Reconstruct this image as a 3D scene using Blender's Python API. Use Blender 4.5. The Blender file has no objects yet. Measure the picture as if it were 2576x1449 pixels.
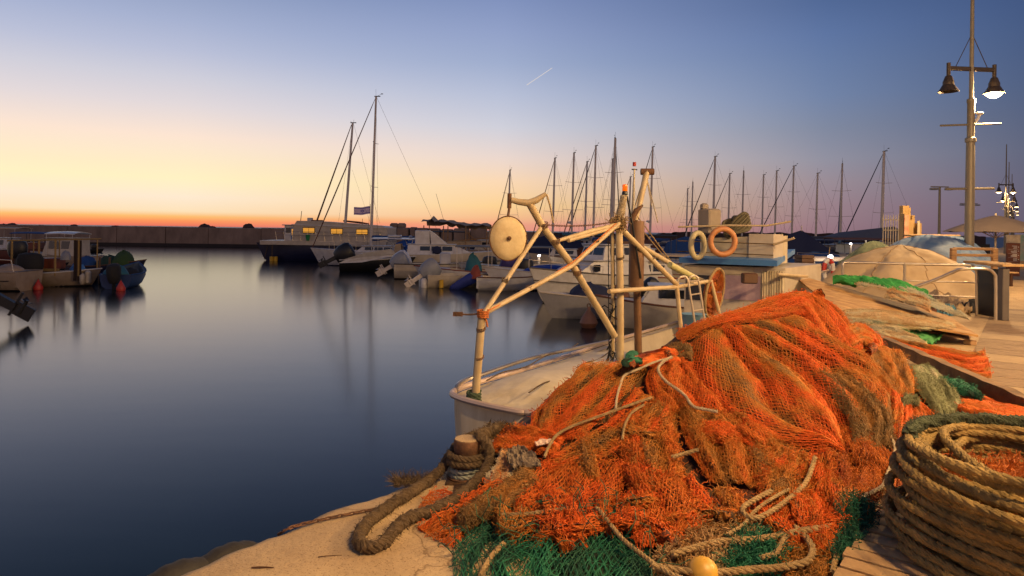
import bpy, math, random
import numpy as np
from mathutils import Vector, Matrix
random.seed(7); RNG = np.random.default_rng(11)
R = math.radians; PI = math.pi
SC = bpy.context.scene; COL = SC.collection
F, CX, HY, ROLL, EYE = 1680.0, 1288.0, 580.0, 0.0135, 1.6
WATER = -1.2
CR, SR = math.cos(ROLL), math.sin(ROLL)
def P(x, y, Y):
    """point at depth Y seen at (x, y) in the 2576 px wide photograph"""
    u, w = (x-CX)/F, (y-HY)/F
    return Vector(((u*CR+w*SR)*Y, Y, EYE+(u*SR-w*CR)*Y))
def G(x, y, z=0.0):
    """point of the level z seen at (x, y)"""
    u, w = (x-CX)/F, (y-HY)/F
    Y = (z-EYE)/(u*SR-w*CR)
    return P(x, y, Y)
D = Vector((.61, .7923, 0)); N = Vector((.7923, -.61, 0)); E0 = Vector((-1.30, 3.42, 0))
def Q(s, t, z=0.0): return E0 + D*s + N*t + Vector((0, 0, z))

# ---------- materials ----------
MATS = {}
def mat(name, col, rough=.6, metal=0.0, col2=None, scale=6.0, amt=.5, bump=0.0, bscale=40.0, emit=None, estr=1.0, stretch=None, coat=0.0, detail=5.0):
    if name in MATS: return MATS[name]
    m = bpy.data.materials.new(name); m.use_nodes = True
    nt = m.node_tree; nd = nt.nodes; lk = nt.links
    b = nd['Principled BSDF']
    b.inputs['Roughness'].default_value = rough; b.inputs['Metallic'].default_value = metal
    b.inputs['Coat Weight'].default_value = coat
    tc = nd.new('ShaderNodeTexCoord'); src = tc.outputs['Object']
    if stretch:
        mp = nd.new('ShaderNodeMapping'); mp.inputs['Scale'].default_value = stretch
        lk.new(src, mp.inputs['Vector']); src = mp.outputs['Vector']
    c2 = col2 or tuple(c*.62 for c in col)
    n = nd.new('ShaderNodeTexNoise'); n.inputs['Scale'].default_value = scale; n.inputs['Detail'].default_value = detail
    n.inputs['Roughness'].default_value = .62
    lk.new(src, n.inputs['Vector'])
    r = nd.new('ShaderNodeValToRGB'); r.color_ramp.elements[0].position = .5-.22; r.color_ramp.elements[1].position = .5+.22
    r.color_ramp.elements[0].color = (*[c2[i]*amt+col[i]*(1-amt) for i in range(3)], 1) if col2 is None else (*c2, 1)
    r.color_ramp.elements[1].color = (*col, 1)
    lk.new(n.outputs['Fac'], r.inputs['Fac']); lk.new(r.outputs['Color'], b.inputs['Base Color'])
    if bump:
        n2 = nd.new('ShaderNodeTexNoise'); n2.inputs['Scale'].default_value = bscale; n2.inputs['Detail'].default_value = 4
        lk.new(src, n2.inputs['Vector'])
        bp = nd.new('ShaderNodeBump'); bp.inputs['Strength'].default_value = bump; bp.inputs['Distance'].default_value = .01
        lk.new(n2.outputs['Fac'], bp.inputs['Height']); lk.new(bp.outputs['Normal'], b.inputs['Normal'])
    if emit:
        b.inputs['Emission Color'].default_value = (*emit, 1); b.inputs['Emission Strength'].default_value = estr
    MATS[name] = m; return m
WHITE = mat('gelcoat_white', (.62, .60, .58), .35, col2=(.46, .42, .39), scale=3, coat=.2)
WHITE2 = mat('gelcoat_cream', (.55, .48, .38), .4, col2=(.40, .33, .25), scale=2.5)
CREAM = mat('weathered_cream_paint', (.54, .43, .26), .5, col2=(.40, .28, .14), scale=6, bump=.08, bscale=60)
CREAMC = mat('cream_paint', (.58, .50, .36), .5, col2=(.42, .34, .22), scale=4, bump=.15)
NAVY = mat('navy_paint', (.012, .014, .045), .3, scale=3, coat=.2)
BLUEP = mat('blue_paint', (.06, .19, .45), .45, scale=5)
BLUEC = mat('blue_canvas', (.012, .06, .20), .8, scale=5, bump=.6, bscale=9)
NAVYC = mat('navy_canvas', (.010, .016, .055), .85, scale=5, bump=.6, bscale=6)
TEALC = mat('teal_canvas', (.02, .12, .17), .8, scale=5, bump=.4)
DARKC = mat('dark_canvas', (.015, .014, .016), .85, scale=5, bump=.4)
BROWNC = mat('brown_canvas', (.13, .05, .03), .8, scale=4, bump=.4)
BEIGEC = mat('beige_canvas', (.46, .36, .25), .85, col2=(.30, .22, .15), scale=3, bump=.8, bscale=7)
REDC = mat('red_canvas', (.22, .045, .03), .8, scale=5, bump=.4)
PURPC = mat('purple_canvas', (.04, .025, .12), .8, scale=5, bump=.4)
BLACK = mat('black_plastic', (.012, .012, .013), .45, scale=8)
DULLW = mat('dimmed_gelcoat', (.36, .28, .21), .5, col2=(.24, .17, .12), scale=3)  # white gelcoat with weaker light on the left boats put into its colour
RUBBER = mat('rubber', (.022, .019, .017), .75, scale=30, bump=.4)
ALU = mat("mast_aluminium", (.62, .54, .48), .5, .1, scale=3)
WIRE = mat('rigging_wire', (.05, .045, .045), .5, .3)
STEEL = mat('stainless_steel', (.62, .54, .44), .34, .9, scale=4, amt=.4)
GLASS = mat('dark_window_glass', (.015, .017, .022), .08, coat=.5)
LIT = mat('lit_window', (.6, .35, .08), .4, emit=(1, .42, .04), estr=.6)
WOOD = mat('weathered_wood', (.40, .24, .11), .75, col2=(.16, .08, .035), scale=5, bump=.6, bscale=30, stretch=(1, 1, 6))
WOODD = mat('dark_wood', (.10, .045, .02), .6, scale=5, bump=.4)
REDP = mat('red_paint', (.45, .03, .02), .5)
YEL = mat('yellow_plastic', (.62, .36, .02), .45, scale=5)
GREENP = mat('green_plastic', (.02, .25, .08), .5)
ORANGEP = mat('orange_plastic', (.50, .17, .04), .5)
RUST = mat('rusty_steel', (.17, .075, .03), .8, col2=(.06, .03, .018), scale=14, bump=.6)
BRONZE = mat('dark_bronze_paint', (.07, .05, .035), .5, .4, scale=8)
LAMPP = mat('lamp_post_paint', (.22, .19, .14), .5, .2, scale=6)
# ---------- mesh builder ----------
class MB:
    def __init__(s): s.v = []; s.f = []
    def add(s, vs, fs):
        o = len(s.v); s.v += [tuple(p) for p in vs]; s.f += [tuple(i+o for i in f) for f in fs]; return s
    def box(s, c, size, rz=0.0, M=None, bev=0.0):
        hx, hy, hz = [k/2 for k in size]
        if bev:
            b = min(bev, hx*.9, hy*.9, hz*.9); vs = []
            for z, k in ((-hz, b), (-hz+b, 0), (hz-b, 0), (hz, b)):
                for x, y in ((-hx+b, -hy), (hx-b, -hy), (hx, -hy+b), (hx, hy-b), (hx-b, hy), (-hx+b, hy), (-hx, hy-b), (-hx, -hy+b)):
                    vs.append(Vector((x-math.copysign(k, x)*(1 if k else 0), y-math.copysign(k, y)*(1 if k else 0), z)))
            fs = [tuple(range(7, -1, -1)), tuple(range(24, 32))]
            for r in range(3):
                for i in range(8): j = (i+1) % 8; fs.append((r*8+i, r*8+j, r*8+8+j, r*8+8+i))
        else:
            vs = [Vector((x, y, z)) for z in (-hz, hz) for x, y in ((-hx, -hy), (hx, -hy), (hx, hy), (-hx, hy))]
            fs = [(3, 2, 1, 0), (4, 5, 6, 7), (0, 1, 5, 4), (1, 2, 6, 5), (2, 3, 7, 6), (3, 0, 4, 7)]
        if rz: Rm = Matrix.Rotation(rz, 3, 'Z'); vs = [Rm @ p for p in vs]
        if M is not None: vs = [M @ p for p in vs]
        c = Vector(c); return s.add([p+c for p in vs], fs)
    def tube(s, pts, r, n=8, closed=False, cap=True):
        pts = [Vector(p) for p in pts]; m = len(pts)
        rs = r if hasattr(r, '__len__') else [r]*m
        t0 = (pts[1]-pts[0]).normalized()
        up = Vector((0, 0, 1)) if abs(t0.z) < .9 else Vector((1, 0, 0))
        nrm = (up - t0*up.dot(t0)).normalized(); vs = []
        for i in range(m):
            if closed: t = (pts[(i+1) % m]-pts[i-1])
            else: t = pts[min(i+1, m-1)]-pts[max(i-1, 0)]
            if t.length < 1e-9: t = t0.copy()
            t.normalize()
            nrm = nrm - t*nrm.dot(t)
            if nrm.length < 1e-6: nrm = t.orthogonal()
            nrm.normalize(); bn = t.cross(nrm)
            for k in range(n):
                a = 2*PI*k/n; vs.append(pts[i]+(nrm*math.cos(a)+bn*math.sin(a))*rs[i])
        fs = []
        for i in range(m if closed else m-1):
            j = (i+1) % m
            for k in range(n): l = (k+1) % n; fs.append((i*n+k, i*n+l, j*n+l, j*n+k))
        if cap and not closed: fs += [tuple(range(n-1, -1, -1)), tuple((m-1)*n+k for k in range(n))]
        return s.add(vs, fs)
    def lathe(s, prof, n=20, c=(0, 0, 0), M=None, jit=0.0):
        vs = []; c = Vector(c)
        for (r, z) in prof:
            for k in range(n):
                a = 2*PI*k/n; p = Vector((r*math.cos(a), r*math.sin(a), z))
                if jit: p *= 1+random.uniform(-jit, jit)
                if M is not None: p = M @ p
                vs.append(p+c)
        fs = []
        for i in range(len(prof)-1):
            for k in range(n): l = (k+1) % n; fs.append((i*n+k, i*n+l, (i+1)*n+l, (i+1)*n+k))
        fs += [tuple(range(n-1, -1, -1)), tuple((len(prof)-1)*n+k for k in range(n))]
        return s.add(vs, fs)
    def grid(s, pts, closed_u=False):
        nr, nc = len(pts), len(pts[0]); fs = []
        for i in range(nr-1):
            for j in range(nc if closed_u else nc-1):
                k = (j+1) % nc; fs.append((i*nc+j, i*nc+k, (i+1)*nc+k, (i+1)*nc+j))
        return s.add([p for row in pts for p in row], fs)
    def prism(s, poly, h):
        """closed polygon of 3d points pushed by the vector h"""
        h = Vector(h); n = len(poly); a = [Vector(p) for p in poly]
        return s.add(a+[p+h for p in a], [tuple(range(n-1, -1, -1)), tuple(range(n, 2*n))]+[(i, (i+1) % n, n+(i+1) % n, n+i) for i in range(n)])
    def build(s, name, m, parent=None, smooth=True, ang=40):
        me = bpy.data.meshes.new(name); me.from_pydata(s.v, [], s.f); me.update()
        if m: me.materials.append(m)
        o = bpy.data.objects.new(name, me); COL.objects.link(o)
        if parent: o.parent = parent
        if smooth:
            me.polygons.foreach_set('use_smooth', [True]*len(me.polygons))
            try: me.set_sharp_from_angle(angle=R(ang))
            except Exception: pass
        return o
def np_obj(name, V, Fq, m, parent=None, smooth=True, uv=None):
    """mesh from numpy arrays: V n x 3, Fq m x 4"""
    me = bpy.data.meshes.new(name); k = Fq.shape[1]
    me.vertices.add(len(V)); me.vertices.foreach_set('co', V.astype(np.float32).ravel())
    me.loops.add(Fq.size); me.loops.foreach_set('vertex_index', Fq.astype(np.int32).ravel())
    me.polygons.add(len(Fq)); me.polygons.foreach_set('loop_start', np.arange(0, Fq.size, k, dtype=np.int32))
    if uv is not None:
        l = me.uv_layers.new(name='UVMap'); l.data.foreach_set('uv', uv[Fq.ravel()].astype(np.float32).ravel())
    me.update(calc_edges=True)
    me.polygons.foreach_set('use_smooth', np.full(len(Fq), smooth))
    if m: me.materials.append(m)
    o = bpy.data.objects.new(name, me); COL.objects.link(o)
    if parent: o.parent = parent
    return o
def tag(o, label=None, cat=None, group=None, kind=None):
    if label: o['label'] = label
    if cat: o['category'] = cat
    if group: o['group'] = group
    if kind: o['kind'] = kind
    return o
def root(name, loc, rz=0.0, label=None, cat=None, group=None, scale=1.0, heel=0.0):
    o = bpy.data.objects.new(name, None); COL.objects.link(o)
    o.location = loc; o.rotation_euler = (0, heel, rz); o.scale = (scale,)*3; o.empty_display_size = .2
    return tag(o, label, cat, group)
def copy_tree(o, parent=None):
    c = o.copy(); COL.objects.link(c); c.parent = parent
    if parent is None:
        pass
    for ch in list(o.children): copy_tree(ch, c)
    return c
def bez(a, b, sag, n=12):
    a, b = Vector(a), Vector(b)
    return [a.lerp(b, i/n)-Vector((0, 0, sag*4*(i/n)*(1-i/n))) for i in range(n+1)]
def smooth_path(pts, per=8, closed=False):
    p = [Vector(q) for q in pts]; n = len(p); out = []
    for i in range(n if closed else n-1):
        if closed: a, b, c, d = p[i-1], p[i], p[(i+1) % n], p[(i+2) % n]
        else: a, b, c, d = p[max(i-1, 0)], p[i], p[i+1], p[min(i+2, n-1)]
        for k in range(per):
            t = k/per
            out.append(.5*((2*b)+(c-a)*t+(2*a-5*b+4*c-d)*t*t+(3*b-a-3*c+d)*t**3))
    if not closed: out.append(p[-1])
    return out
def hsh(ix, iy, seed): 
    h = np.sin(ix*127.1+iy*311.7+seed*74.7)*43758.5453
    return h-np.floor(h)
def vnoise(x, y, seed=0):
    ix, iy = np.floor(x), np.floor(y); fx, fy = x-ix, y-iy
    fx = fx*fx*(3-2*fx); fy = fy*fy*(3-2*fy)
    a = hsh(ix, iy, seed); b = hsh(ix+1, iy, seed); c = hsh(ix, iy+1, seed); d = hsh(ix+1, iy+1, seed)
    return (a*(1-fx)+b*fx)*(1-fy)+(c*(1-fx)+d*fx)*fy
def fbm(x, y, seed=0, o=4):
    s = 0; a = .5
    for k in range(o): s = s+a*vnoise(x*2**k, y*2**k, seed+k*13); a *= .5
    return s

# ---------- camera ----------
cam = bpy.data.cameras.new('camera'); co = bpy.data.objects.new('camera', cam); COL.objects.link(co)
cam.sensor_width = 36; cam.lens = F/2576*36; cam.shift_y = -(724.5-HY)/2576; cam.clip_end = 20000; cam.clip_start = .05
co.matrix_world = Matrix(((CR, -SR, 0, 0), (0, 0, -1, 0), (SR, CR, 0, EYE), (0, 0, 0, 1)))
SC.camera = co
SC.view_settings.view_transform = 'Standard'; SC.view_settings.look = 'None'; SC.view_settings.exposure = 0
try:
    SC.cycles.use_denoising = True; SC.cycles.max_bounces = 6; SC.cycles.transparent_max_bounces = 6
    SC.cycles.sample_clamp_indirect = 4
except Exception: pass

# ---------- world: the sky after sunset ----------
def lin(c): return tuple(((k/255)/12.92 if k/255 <= .04045 else ((k/255+.055)/1.055)**2.4) for k in c)
w = bpy.data.worlds.new('World'); SC.world = w; w.use_nodes = True
nt = w.node_tree; nd = nt.nodes; lk = nt.links; bg = nd['Background']
tc = nd.new('ShaderNodeTexCoord'); sx = nd.new('ShaderNodeSeparateXYZ'); lk.new(tc.outputs['Generated'], sx.inputs[0])
def mth(op, a, b=None, cl=False):
    m = nd.new('ShaderNodeMath'); m.operation = op; m.use_clamp = cl
    for i, v in enumerate((a, b)):
        if v is None: continue
        if isinstance(v, (int, float)): m.inputs[i].default_value = v
        else: lk.new(v, m.inputs[i])
    return m.outputs[0]
el = mth('MULTIPLY', mth('ARCSINE', sx.outputs[2]), 180/PI)
az = mth('MULTIPLY', mth('ARCTAN2', sx.outputs[0], sx.outputs[1]), 180/PI)
MAXE = 60.0
# the glow hugs the horizon: position = sqrt(el / MAXE)
pos = mth('SQRT', mth('DIVIDE', mth('MAXIMUM', el, 0.0), MAXE), None, True)
def ramp(stops):
    r = nd.new('ShaderNodeValToRGB'); lk.new(pos, r.inputs[0]); e = r.color_ramp.elements
    r.color_ramp.interpolation = 'LINEAR'
    st = sorted(stops); e[0].position = math.sqrt(st[0][0]/MAXE); e[0].color = (*lin(st[0][1]), 1)
    e[1].position = math.sqrt(st[-1][0]/MAXE); e[1].color = (*lin(st[-1][1]), 1)
    for a, c in st[1:-1]:
        x = e.new(math.sqrt(a/MAXE)); x.color = (*lin(c), 1)
    return r.outputs[0]
rL = ramp([(0, (222, 112, 96)), (.13, (240, 128, 96)), (.4, (253, 150, 92)), (.75, (253, 190, 112)), (1.15, (253, 226, 185)), (2.25, (254, 234, 208)), (3.7, (255, 242, 196)), (4.7, (255, 237, 198)), (6.9, (253, 229, 210)), (9.3, (227, 217, 219)), (11.3, (208, 207, 219)), (13.3, (186, 192, 216)), (15.4, (167, 178, 209)), (22, (104, 129, 172)), (30, (56, 82, 122)), (60, (30, 50, 86))])
rC = ramp([(0, (234, 146, 130)), (.5, (242, 162, 132)), (1.0, (247, 186, 138)), (2.1, (253, 210, 148)), (4.2, (252, 217, 180)), (6.2, (236, 216, 206)), (8.8, (208, 208, 219)), (11.5, (184, 192, 215)), (14.05, (160, 174, 206)), (16.6, (146, 161, 200)), (19, (130, 147, 190)), (27, (66, 90, 134)), (60, (30, 50, 84))])
rR = ramp([(0, (142, 112, 122)), (.5, (150, 118, 127)), (2.3, (155, 129, 137)), (4.1, (155, 140, 149)), (5.9, (146, 145, 160)), (8.3, (128, 137, 160)), (10.7, (114, 132, 167)), (13.1, (104, 125, 165)), (15.3, (94, 117, 162)), (17.6, (82, 105, 150)), (27, (58, 80, 125)), (60, (36, 52, 92))])
rF = ramp([(0, (92, 84, 104)), (2, (98, 93, 113)), (6, (92, 98, 122)), (10, (78, 93, 126)), (14, (68, 88, 128)), (18, (58, 80, 124)), (30, (44, 62, 102)), (60, (30, 44, 80))])
def mr(a0, a1):
    m = nd.new('ShaderNodeMapRange'); m.interpolation_type = 'SMOOTHSTEP' if False else 'LINEAR'
    m.inputs[1].default_value = a0; m.inputs[2].default_value = a1; lk.new(az, m.inputs[0]); return m.outputs[0]
def mx(f, a, b):
    m = nd.new('ShaderNodeMix'); m.data_type = 'RGBA'; lk.new(f, m.inputs[0]); lk.new(a, m.inputs[6]); lk.new(b, m.inputs[7]); return m.outputs[2]
c = mx(mr(-26, -1), rL, rC); c = mx(mr(-1, 25), c, rR); c = mx(mr(25, 39), c, rF); rB = ramp([(0, (186, 150, 136)), (6, (196, 162, 150)), (14, (168, 150, 154)), (25, (120, 122, 146)), (60, (50, 64, 104))])  # rB: unseen sky behind the camera, raised and warmed to fill the boats
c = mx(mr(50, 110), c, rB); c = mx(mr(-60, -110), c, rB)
sky = nd.new('ShaderNodeTexSky'); sky.sky_type = 'NISHITA'; sky.sun_disc = False
sky.sun_elevation = R(0.5); sky.sun_rotation = R(-40)
ad = nd.new('ShaderNodeMix'); ad.data_type = 'RGBA'; ad.blend_type = 'ADD'; ad.inputs[0].default_value = .001
lk.new(c, ad.inputs[6]); lk.new(sky.outputs[0], ad.inputs[7])
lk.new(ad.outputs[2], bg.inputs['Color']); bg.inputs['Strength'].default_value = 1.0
# ---------- water ----------
def water_mat(name, rough, bump, sc):
    m = bpy.data.materials.new(name); m.use_nodes = True; nt = m.node_tree; b = nt.nodes['Principled BSDF']
    b.inputs['Base Color'].default_value = (.003, .008, .014, 1); b.inputs['Roughness'].default_value = rough
    b.inputs['IOR'].default_value = 1.31
    tc = nt.nodes.new('ShaderNodeTexCoord'); mp = nt.nodes.new('ShaderNodeMapping'); mp.inputs['Scale'].default_value = sc
    nt.links.new(tc.outputs['Object'], mp.inputs[0])
    n = nt.nodes.new('ShaderNodeTexNoise'); n.inputs['Scale'].default_value = 1.0; n.inputs['Detail'].default_value = 3
    nt.links.new(mp.outputs[0], n.inputs['Vector'])
    bp = nt.nodes.new('ShaderNodeBump'); bp.inputs['Strength'].default_value = 1; bp.inputs['Distance'].default_value = bump
    nt.links.new(n.outputs['Fac'], bp.inputs['Height']); nt.links.new(bp.outputs['Normal'], b.inputs['Normal'])
    return m
def sheet(name, x0, y0, x1, y1, z, m, kind='structure'):
    o = MB().add([(x0, y0, z), (x1, y0, z), (x1, y1, z), (x0, y1, z)], [(0, 1, 2, 3)]).build(name, m, smooth=False)
    return tag(o, kind=kind)
sheet('harbour_water', -300, -60, 300, 94, WATER, water_mat('harbour_water', .14, .0016, (.4, 1.2, 1)))
sheet('sea', -9000, 94, 9000, 12000, WATER-.004, water_mat('sea_water', .35, .3, (.05, .3, 1)))

# ---------- quay ----------
QM = mat('pale_quay_concrete', (.50, .36, .20), .85, col2=(.33, .22, .115), scale=2.2, bump=.7, bscale=28, detail=9)
def quay_material():
    nt = QM.node_tree; nd = nt.nodes; lk = nt.links; b = nd['Principled BSDF']
    old = b.inputs['Base Color'].links[0].from_socket; tc = [n for n in nd if n.type == 'TEX_COORD'][0]
    v = nd.new('ShaderNodeTexNoise'); v.inputs['Scale'].default_value = 120; v.inputs['Detail'].default_value = 2; lk.new(tc.outputs['Object'], v.inputs['Vector'])
    r = nd.new('ShaderNodeValToRGB'); r.color_ramp.elements[0].position = .33; r.color_ramp.elements[0].color = (.5, .44, .38, 1); r.color_ramp.elements[1].position = .42; r.color_ramp.elements[1].color = (1, 1, 1, 1)
    lk.new(v.outputs['Fac'], r.inputs['Fac'])
    w2 = nd.new('ShaderNodeTexVoronoi'); w2.feature = 'DISTANCE_TO_EDGE'; w2.inputs['Scale'].default_value = .9
    dn = nd.new('ShaderNodeTexNoise'); dn.inputs['Scale'].default_value = 4; dn.inputs['Detail'].default_value = 4; lk.new(tc.outputs['Object'], dn.inputs['Vector'])
    va = nd.new('ShaderNodeVectorMath'); va.operation = 'MULTIPLY_ADD'; va.inputs[1].default_value = (.4, .4, .4); lk.new(dn.outputs['Color'], va.inputs[0]); lk.new(tc.outputs['Object'], va.inputs[2])
    lk.new(va.outputs[0], w2.inputs['Vector'])
    r2 = nd.new('ShaderNodeValToRGB'); r2.color_ramp.elements[0].position = 0; r2.color_ramp.elements[0].color = (.55, .5, .45, 1); r2.color_ramp.elements[1].position = .012; r2.color_ramp.elements[1].color = (1, 1, 1, 1)
    lk.new(w2.outputs['Distance'], r2.inputs['Fac'])
    def mul(a, b2):
        m = nd.new('ShaderNodeMix'); m.data_type = 'RGBA'; m.blend_type = 'MULTIPLY'; m.inputs[0].default_value = 1; lk.new(a, m.inputs[6]); lk.new(b2, m.inputs[7]); return m.outputs[2]
    lk.new(mul(mul(old, r.outputs[0]), r2.outputs[0]), b.inputs['Base Color'])
quay_material()
# quay top with a ragged rounded edge, one swept profile along the water
prof = [(-.02, -2.2), (-.02, -.16), (.0, -.07), (.035, -.02), (.10, .0), (.5, .004), (1.6, .0), (4.2, .0), (4.2, -.3)]
rows = []; ss = np.concatenate([np.linspace(-6, 6, 260), np.linspace(6.1, 140, 120)])
for s in ss:
    j = (fbm(np.float64(s*2.1), np.float64(.5), 3, 5)-.5)*.16+(fbm(np.float64(s*14), np.float64(9.), 5, 3)-.5)*.03
    row = []
    for k, (t, z) in enumerate(prof):
        wgt = 1 if k < 5 else (.4 if k == 5 else 0)
        zz = z+((fbm(np.float64(s*3), np.float64(t*3+5), 9, 4)-.5)*.02 if 3 < k < 7 else 0)
        row.append(Q(s, t+j*wgt, zz-(.0 if k else 0)))
    rows.append(row)
tag(MB().grid(rows).build('quay', QM, ang=60), kind='structure')

def paving_mat():
    m = bpy.data.materials.new('plank_paving'); m.use_nodes = True; nt = m.node_tree; nd = nt.nodes; lk = nt.links; b = nd['Principled BSDF']
    tc = nd.new('ShaderNodeTexCoord'); uv = tc.outputs['UV']
    br = nd.new('ShaderNodeTexBrick'); br.offset = .5; br.inputs['Scale'].default_value = 1
    br.inputs['Color1'].default_value = (.30, .20, .115, 1); br.inputs['Color2'].default_value = (.20, .13, .075, 1); br.inputs['Mortar'].default_value = (.05, .03, .02, 1)
    br.inputs['Mortar Size'].default_value = .006; br.inputs['Brick Width'].default_value = 1.35; br.inputs['Row Height'].default_value = .14
    lk.new(uv, br.inputs['Vector'])
    n = nd.new('ShaderNodeTexNoise'); n.inputs['Scale'].default_value = 9; n.inputs['Detail'].default_value = 6; lk.new(uv, n.inputs['Vector'])
    mi = nd.new('ShaderNodeMix'); mi.data_type = 'RGBA'; mi.blend_type = 'OVERLAY'; mi.inputs[0].default_value = .6
    lk.new(br.outputs['Color'], mi.inputs[6]); lk.new(n.outputs['Color'], mi.inputs[7])
    lk.new(mi.outputs[2], b.inputs['Base Color']); b.inputs['Roughness'].default_value = .55
    bp = nd.new('ShaderNodeBump'); bp.inputs['Distance'].default_value = .004; bp.inputs['Strength'].default_value = .8
    lk.new(br.outputs['Fac'], bp.inputs['Height']); bp.invert = True; lk.new(bp.outputs['Normal'], b.inputs['Normal'])
    return m
def qsheet(name, s0, t0, s1, t1, z, m, kind='structure'):
    V = np.array([Q(s0, t0, z), Q(s1, t0, z), Q(s1, t1, z), Q(s0, t1, z)])
    # u across the quay, v along it: planks lie across the walk
    o = np_obj(name, V, np.array([[3, 2, 1, 0]]), m, smooth=False, uv=np.array([(t0, s0), (t0, s1), (t1, s1), (t1, s0)]))
    return tag(o, kind=kind)
qsheet('promenade_paving', -30, 4.15, 160, 60, .004, paving_mat())
SLAB = mat('stone_slab', (.36, .25, .14), .8, col2=(.26, .175, .095), scale=6, bump=.4)
SLABD = mat('dark_stone_slab', (.27, .18, .10), .8, col2=(.17, .105, .06), scale=8, bump=.4)
for i in range(9):
    s0 = 6.4+i*1.15
    qsheet('paving_slab', s0, 2.55, s0+.62, 4.13, .004, SLABD if i % 2 else SLAB)
    qsheet('paving_slab', s0+.64, 2.55, s0+1.13, 4.13, .004, SLABD)
qsheet('kerb_paving', 6.4, 4.16, 40, 4.62, .009, SLAB)

# ---------- breakwater ----------
BWM = mat('breakwater_concrete', (.34, .235, .175), .9, col2=(.17, .115, .085), scale=.7, bump=.8, bscale=3, stretch=(1, 1, .5), detail=9)
BWD = mat('wet_algae_band', (.022, .014, .012), .7, scale=2)
ROCK = mat('dark_breakwater_rock', (.075, .045, .038), .95, scale=3, bump=1, bscale=4)
Yb = 92.0
bw = root('breakwater_wall', (0, Yb, WATER), 0, 'long low concrete breakwater closing the harbour under the sunset', 'breakwater')
mb = MB(); x = -78.0
while x < 2.0:
    L = random.uniform(5, 9); h = 2.62+random.uniform(-.05, .06)
    mb.box((x+L/2, 1.0+random.uniform(-.05, .05), h/2+.18), (L-.05, 2.0, h-.3), bev=.05); x += L
mb.build('wall', BWM, bw)
MB().box((-38, .1, .16), (80, .5, .5)).build('waterline_band', BWD, bw)
def rock(c, r, name='breakwater_rock'):
    mb = MB(); rows = []
    sx_, sy_, sz_ = [random.uniform(.7, 1.3) for _ in range(3)]; sd = random.uniform(0, 99)
    for i in range(7):
        th = PI*i/6; row = []
        for k in range(10):
            a = 2*PI*k/10; q = r*(.8+.45*float(vnoise(np.float64(3*math.cos(a)+sd), np.float64(3*math.sin(a)+i), 5)))
            row.append(Vector(c)+Vector((q*math.sin(th)*math.cos(a)*sx_, q*math.sin(th)*math.sin(a)*sy_, q*math.cos(th)*.65*sz_)))
        rows.append(row)
    mb.grid(rows, closed_u=True)
    return mb.build(name, ROCK, ang=25)
rk = [(8, 566, .9), (30, 566, .9), (100, 568, .8), (185, 570, .9), (225, 571, .55), (290, 571, .9), (350, 572, .7), (430, 574, .6), (515, 572, 1.0), (535, 572, .7), (590, 576, .5), (650, 576, .45), (60, 568, .5), (75, 569, .4), (130, 569, .5), (150, 570, .35), (260, 571, .4), (320, 572, .5), (380, 573, .4), (455, 574, .5), (480, 574, .35), (560, 575, .5), (608, 576, .4), (625, 568, 1.1), (660, 577, .5), (690, 577, .6)]
for i, (x, y, r) in enumerate(rk):
    p = P(x, y+5, Yb+2.6); o = rock(p, r*.85)
    tag(o, 'dark boulder showing over the top of the breakwater wall', 'rock', 'boulders behind the breakwater')
# rougher blocks of the breakwater beyond the houseboat
for i, (x0, x1, y0, y1) in enumerate([(948, 1000, 569, 640), (1000, 1030, 572, 640), (1032, 1048, 571, 640), (1050, 1078, 573, 640), (1080, 1108, 574, 640), (1110, 1140, 576, 640), (1142, 1180, 574, 640), (1182, 1225, 574, 640)]):
    a, b = P(x0, y0, 80), P(x1, y0, 80); h = a.z-WATER+.4
    tag(MB().box(((a.x+b.x)/2, 80+random.uniform(0, 1), WATER-.4+h/2), (b.x-a.x-.1, 2.4, h), bev=.12).build('breakwater_block', BWM),
        ['wide concrete block of the breakwater right behind the tall sail mast', 'concrete block of the breakwater under the two stacked round boulders', 'narrow upright concrete block of the breakwater', 'concrete breakwater block left of the beige awning boat', 'concrete breakwater block behind the left end of the beige awning', 'concrete breakwater block behind the middle of the beige awning', 'wide breakwater block behind the right part of the beige awning', 'last breakwater block beside the pale round disc of the gantry'][i], 'breakwater block')
for i, (x, y) in enumerate([(992, 567.5), (1011, 567.5)]):
    p = P(x, y, 80.5)
    tag(MB().box(p, (.92, 1.2, .62), bev=.16).build('rounded_block', BWM), ['left of two rounded blocks stacked on the breakwater', 'right of two rounded blocks stacked on the breakwater'][i], 'block')
bk = MB(); a, b = P(1225, 590, 150), P(1720, 596, 150)
rows = []
for i in range(80):
    p = a.lerp(b, i/79); h = .6+1.3*float(fbm(np.float64(i*.31), np.float64(1.), 4, 4))
    rows.append([(p.x, 150, WATER), (p.x, 150, h), (p.x+.2, 156, h*.9), (p.x, 160, WATER)])
tag(bk.grid(rows).build('distant_shore', ROCK), kind='structure')
rows = []; a, b = P(1700, 596, 260), P(2480, 606, 260)
for i in range(90):
    p = a.lerp(b, i/89); h = 1.2+1.6*float(fbm(np.float64(i*.27), np.float64(6.), 4, 4))
    rows.append([(p.x, 260, WATER), (p.x, 260, h), (p.x+.2, 266, h*.9), (p.x, 280, WATER)])
tag(MB().grid(rows).build('far_shore', ROCK), kind='structure')
# aircraft trail: thin white tube with a faint glow of its own
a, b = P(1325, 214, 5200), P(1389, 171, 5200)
tag(MB().tube([a, b], [3.0, 2.2], 6).build('aircraft_trail', mat('luminous', (.9, .88, .86), .9, emit=(1, .95, .9), estr=.55)), 'short thin white streak high in the blue sky', 'vapour trail')
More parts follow.
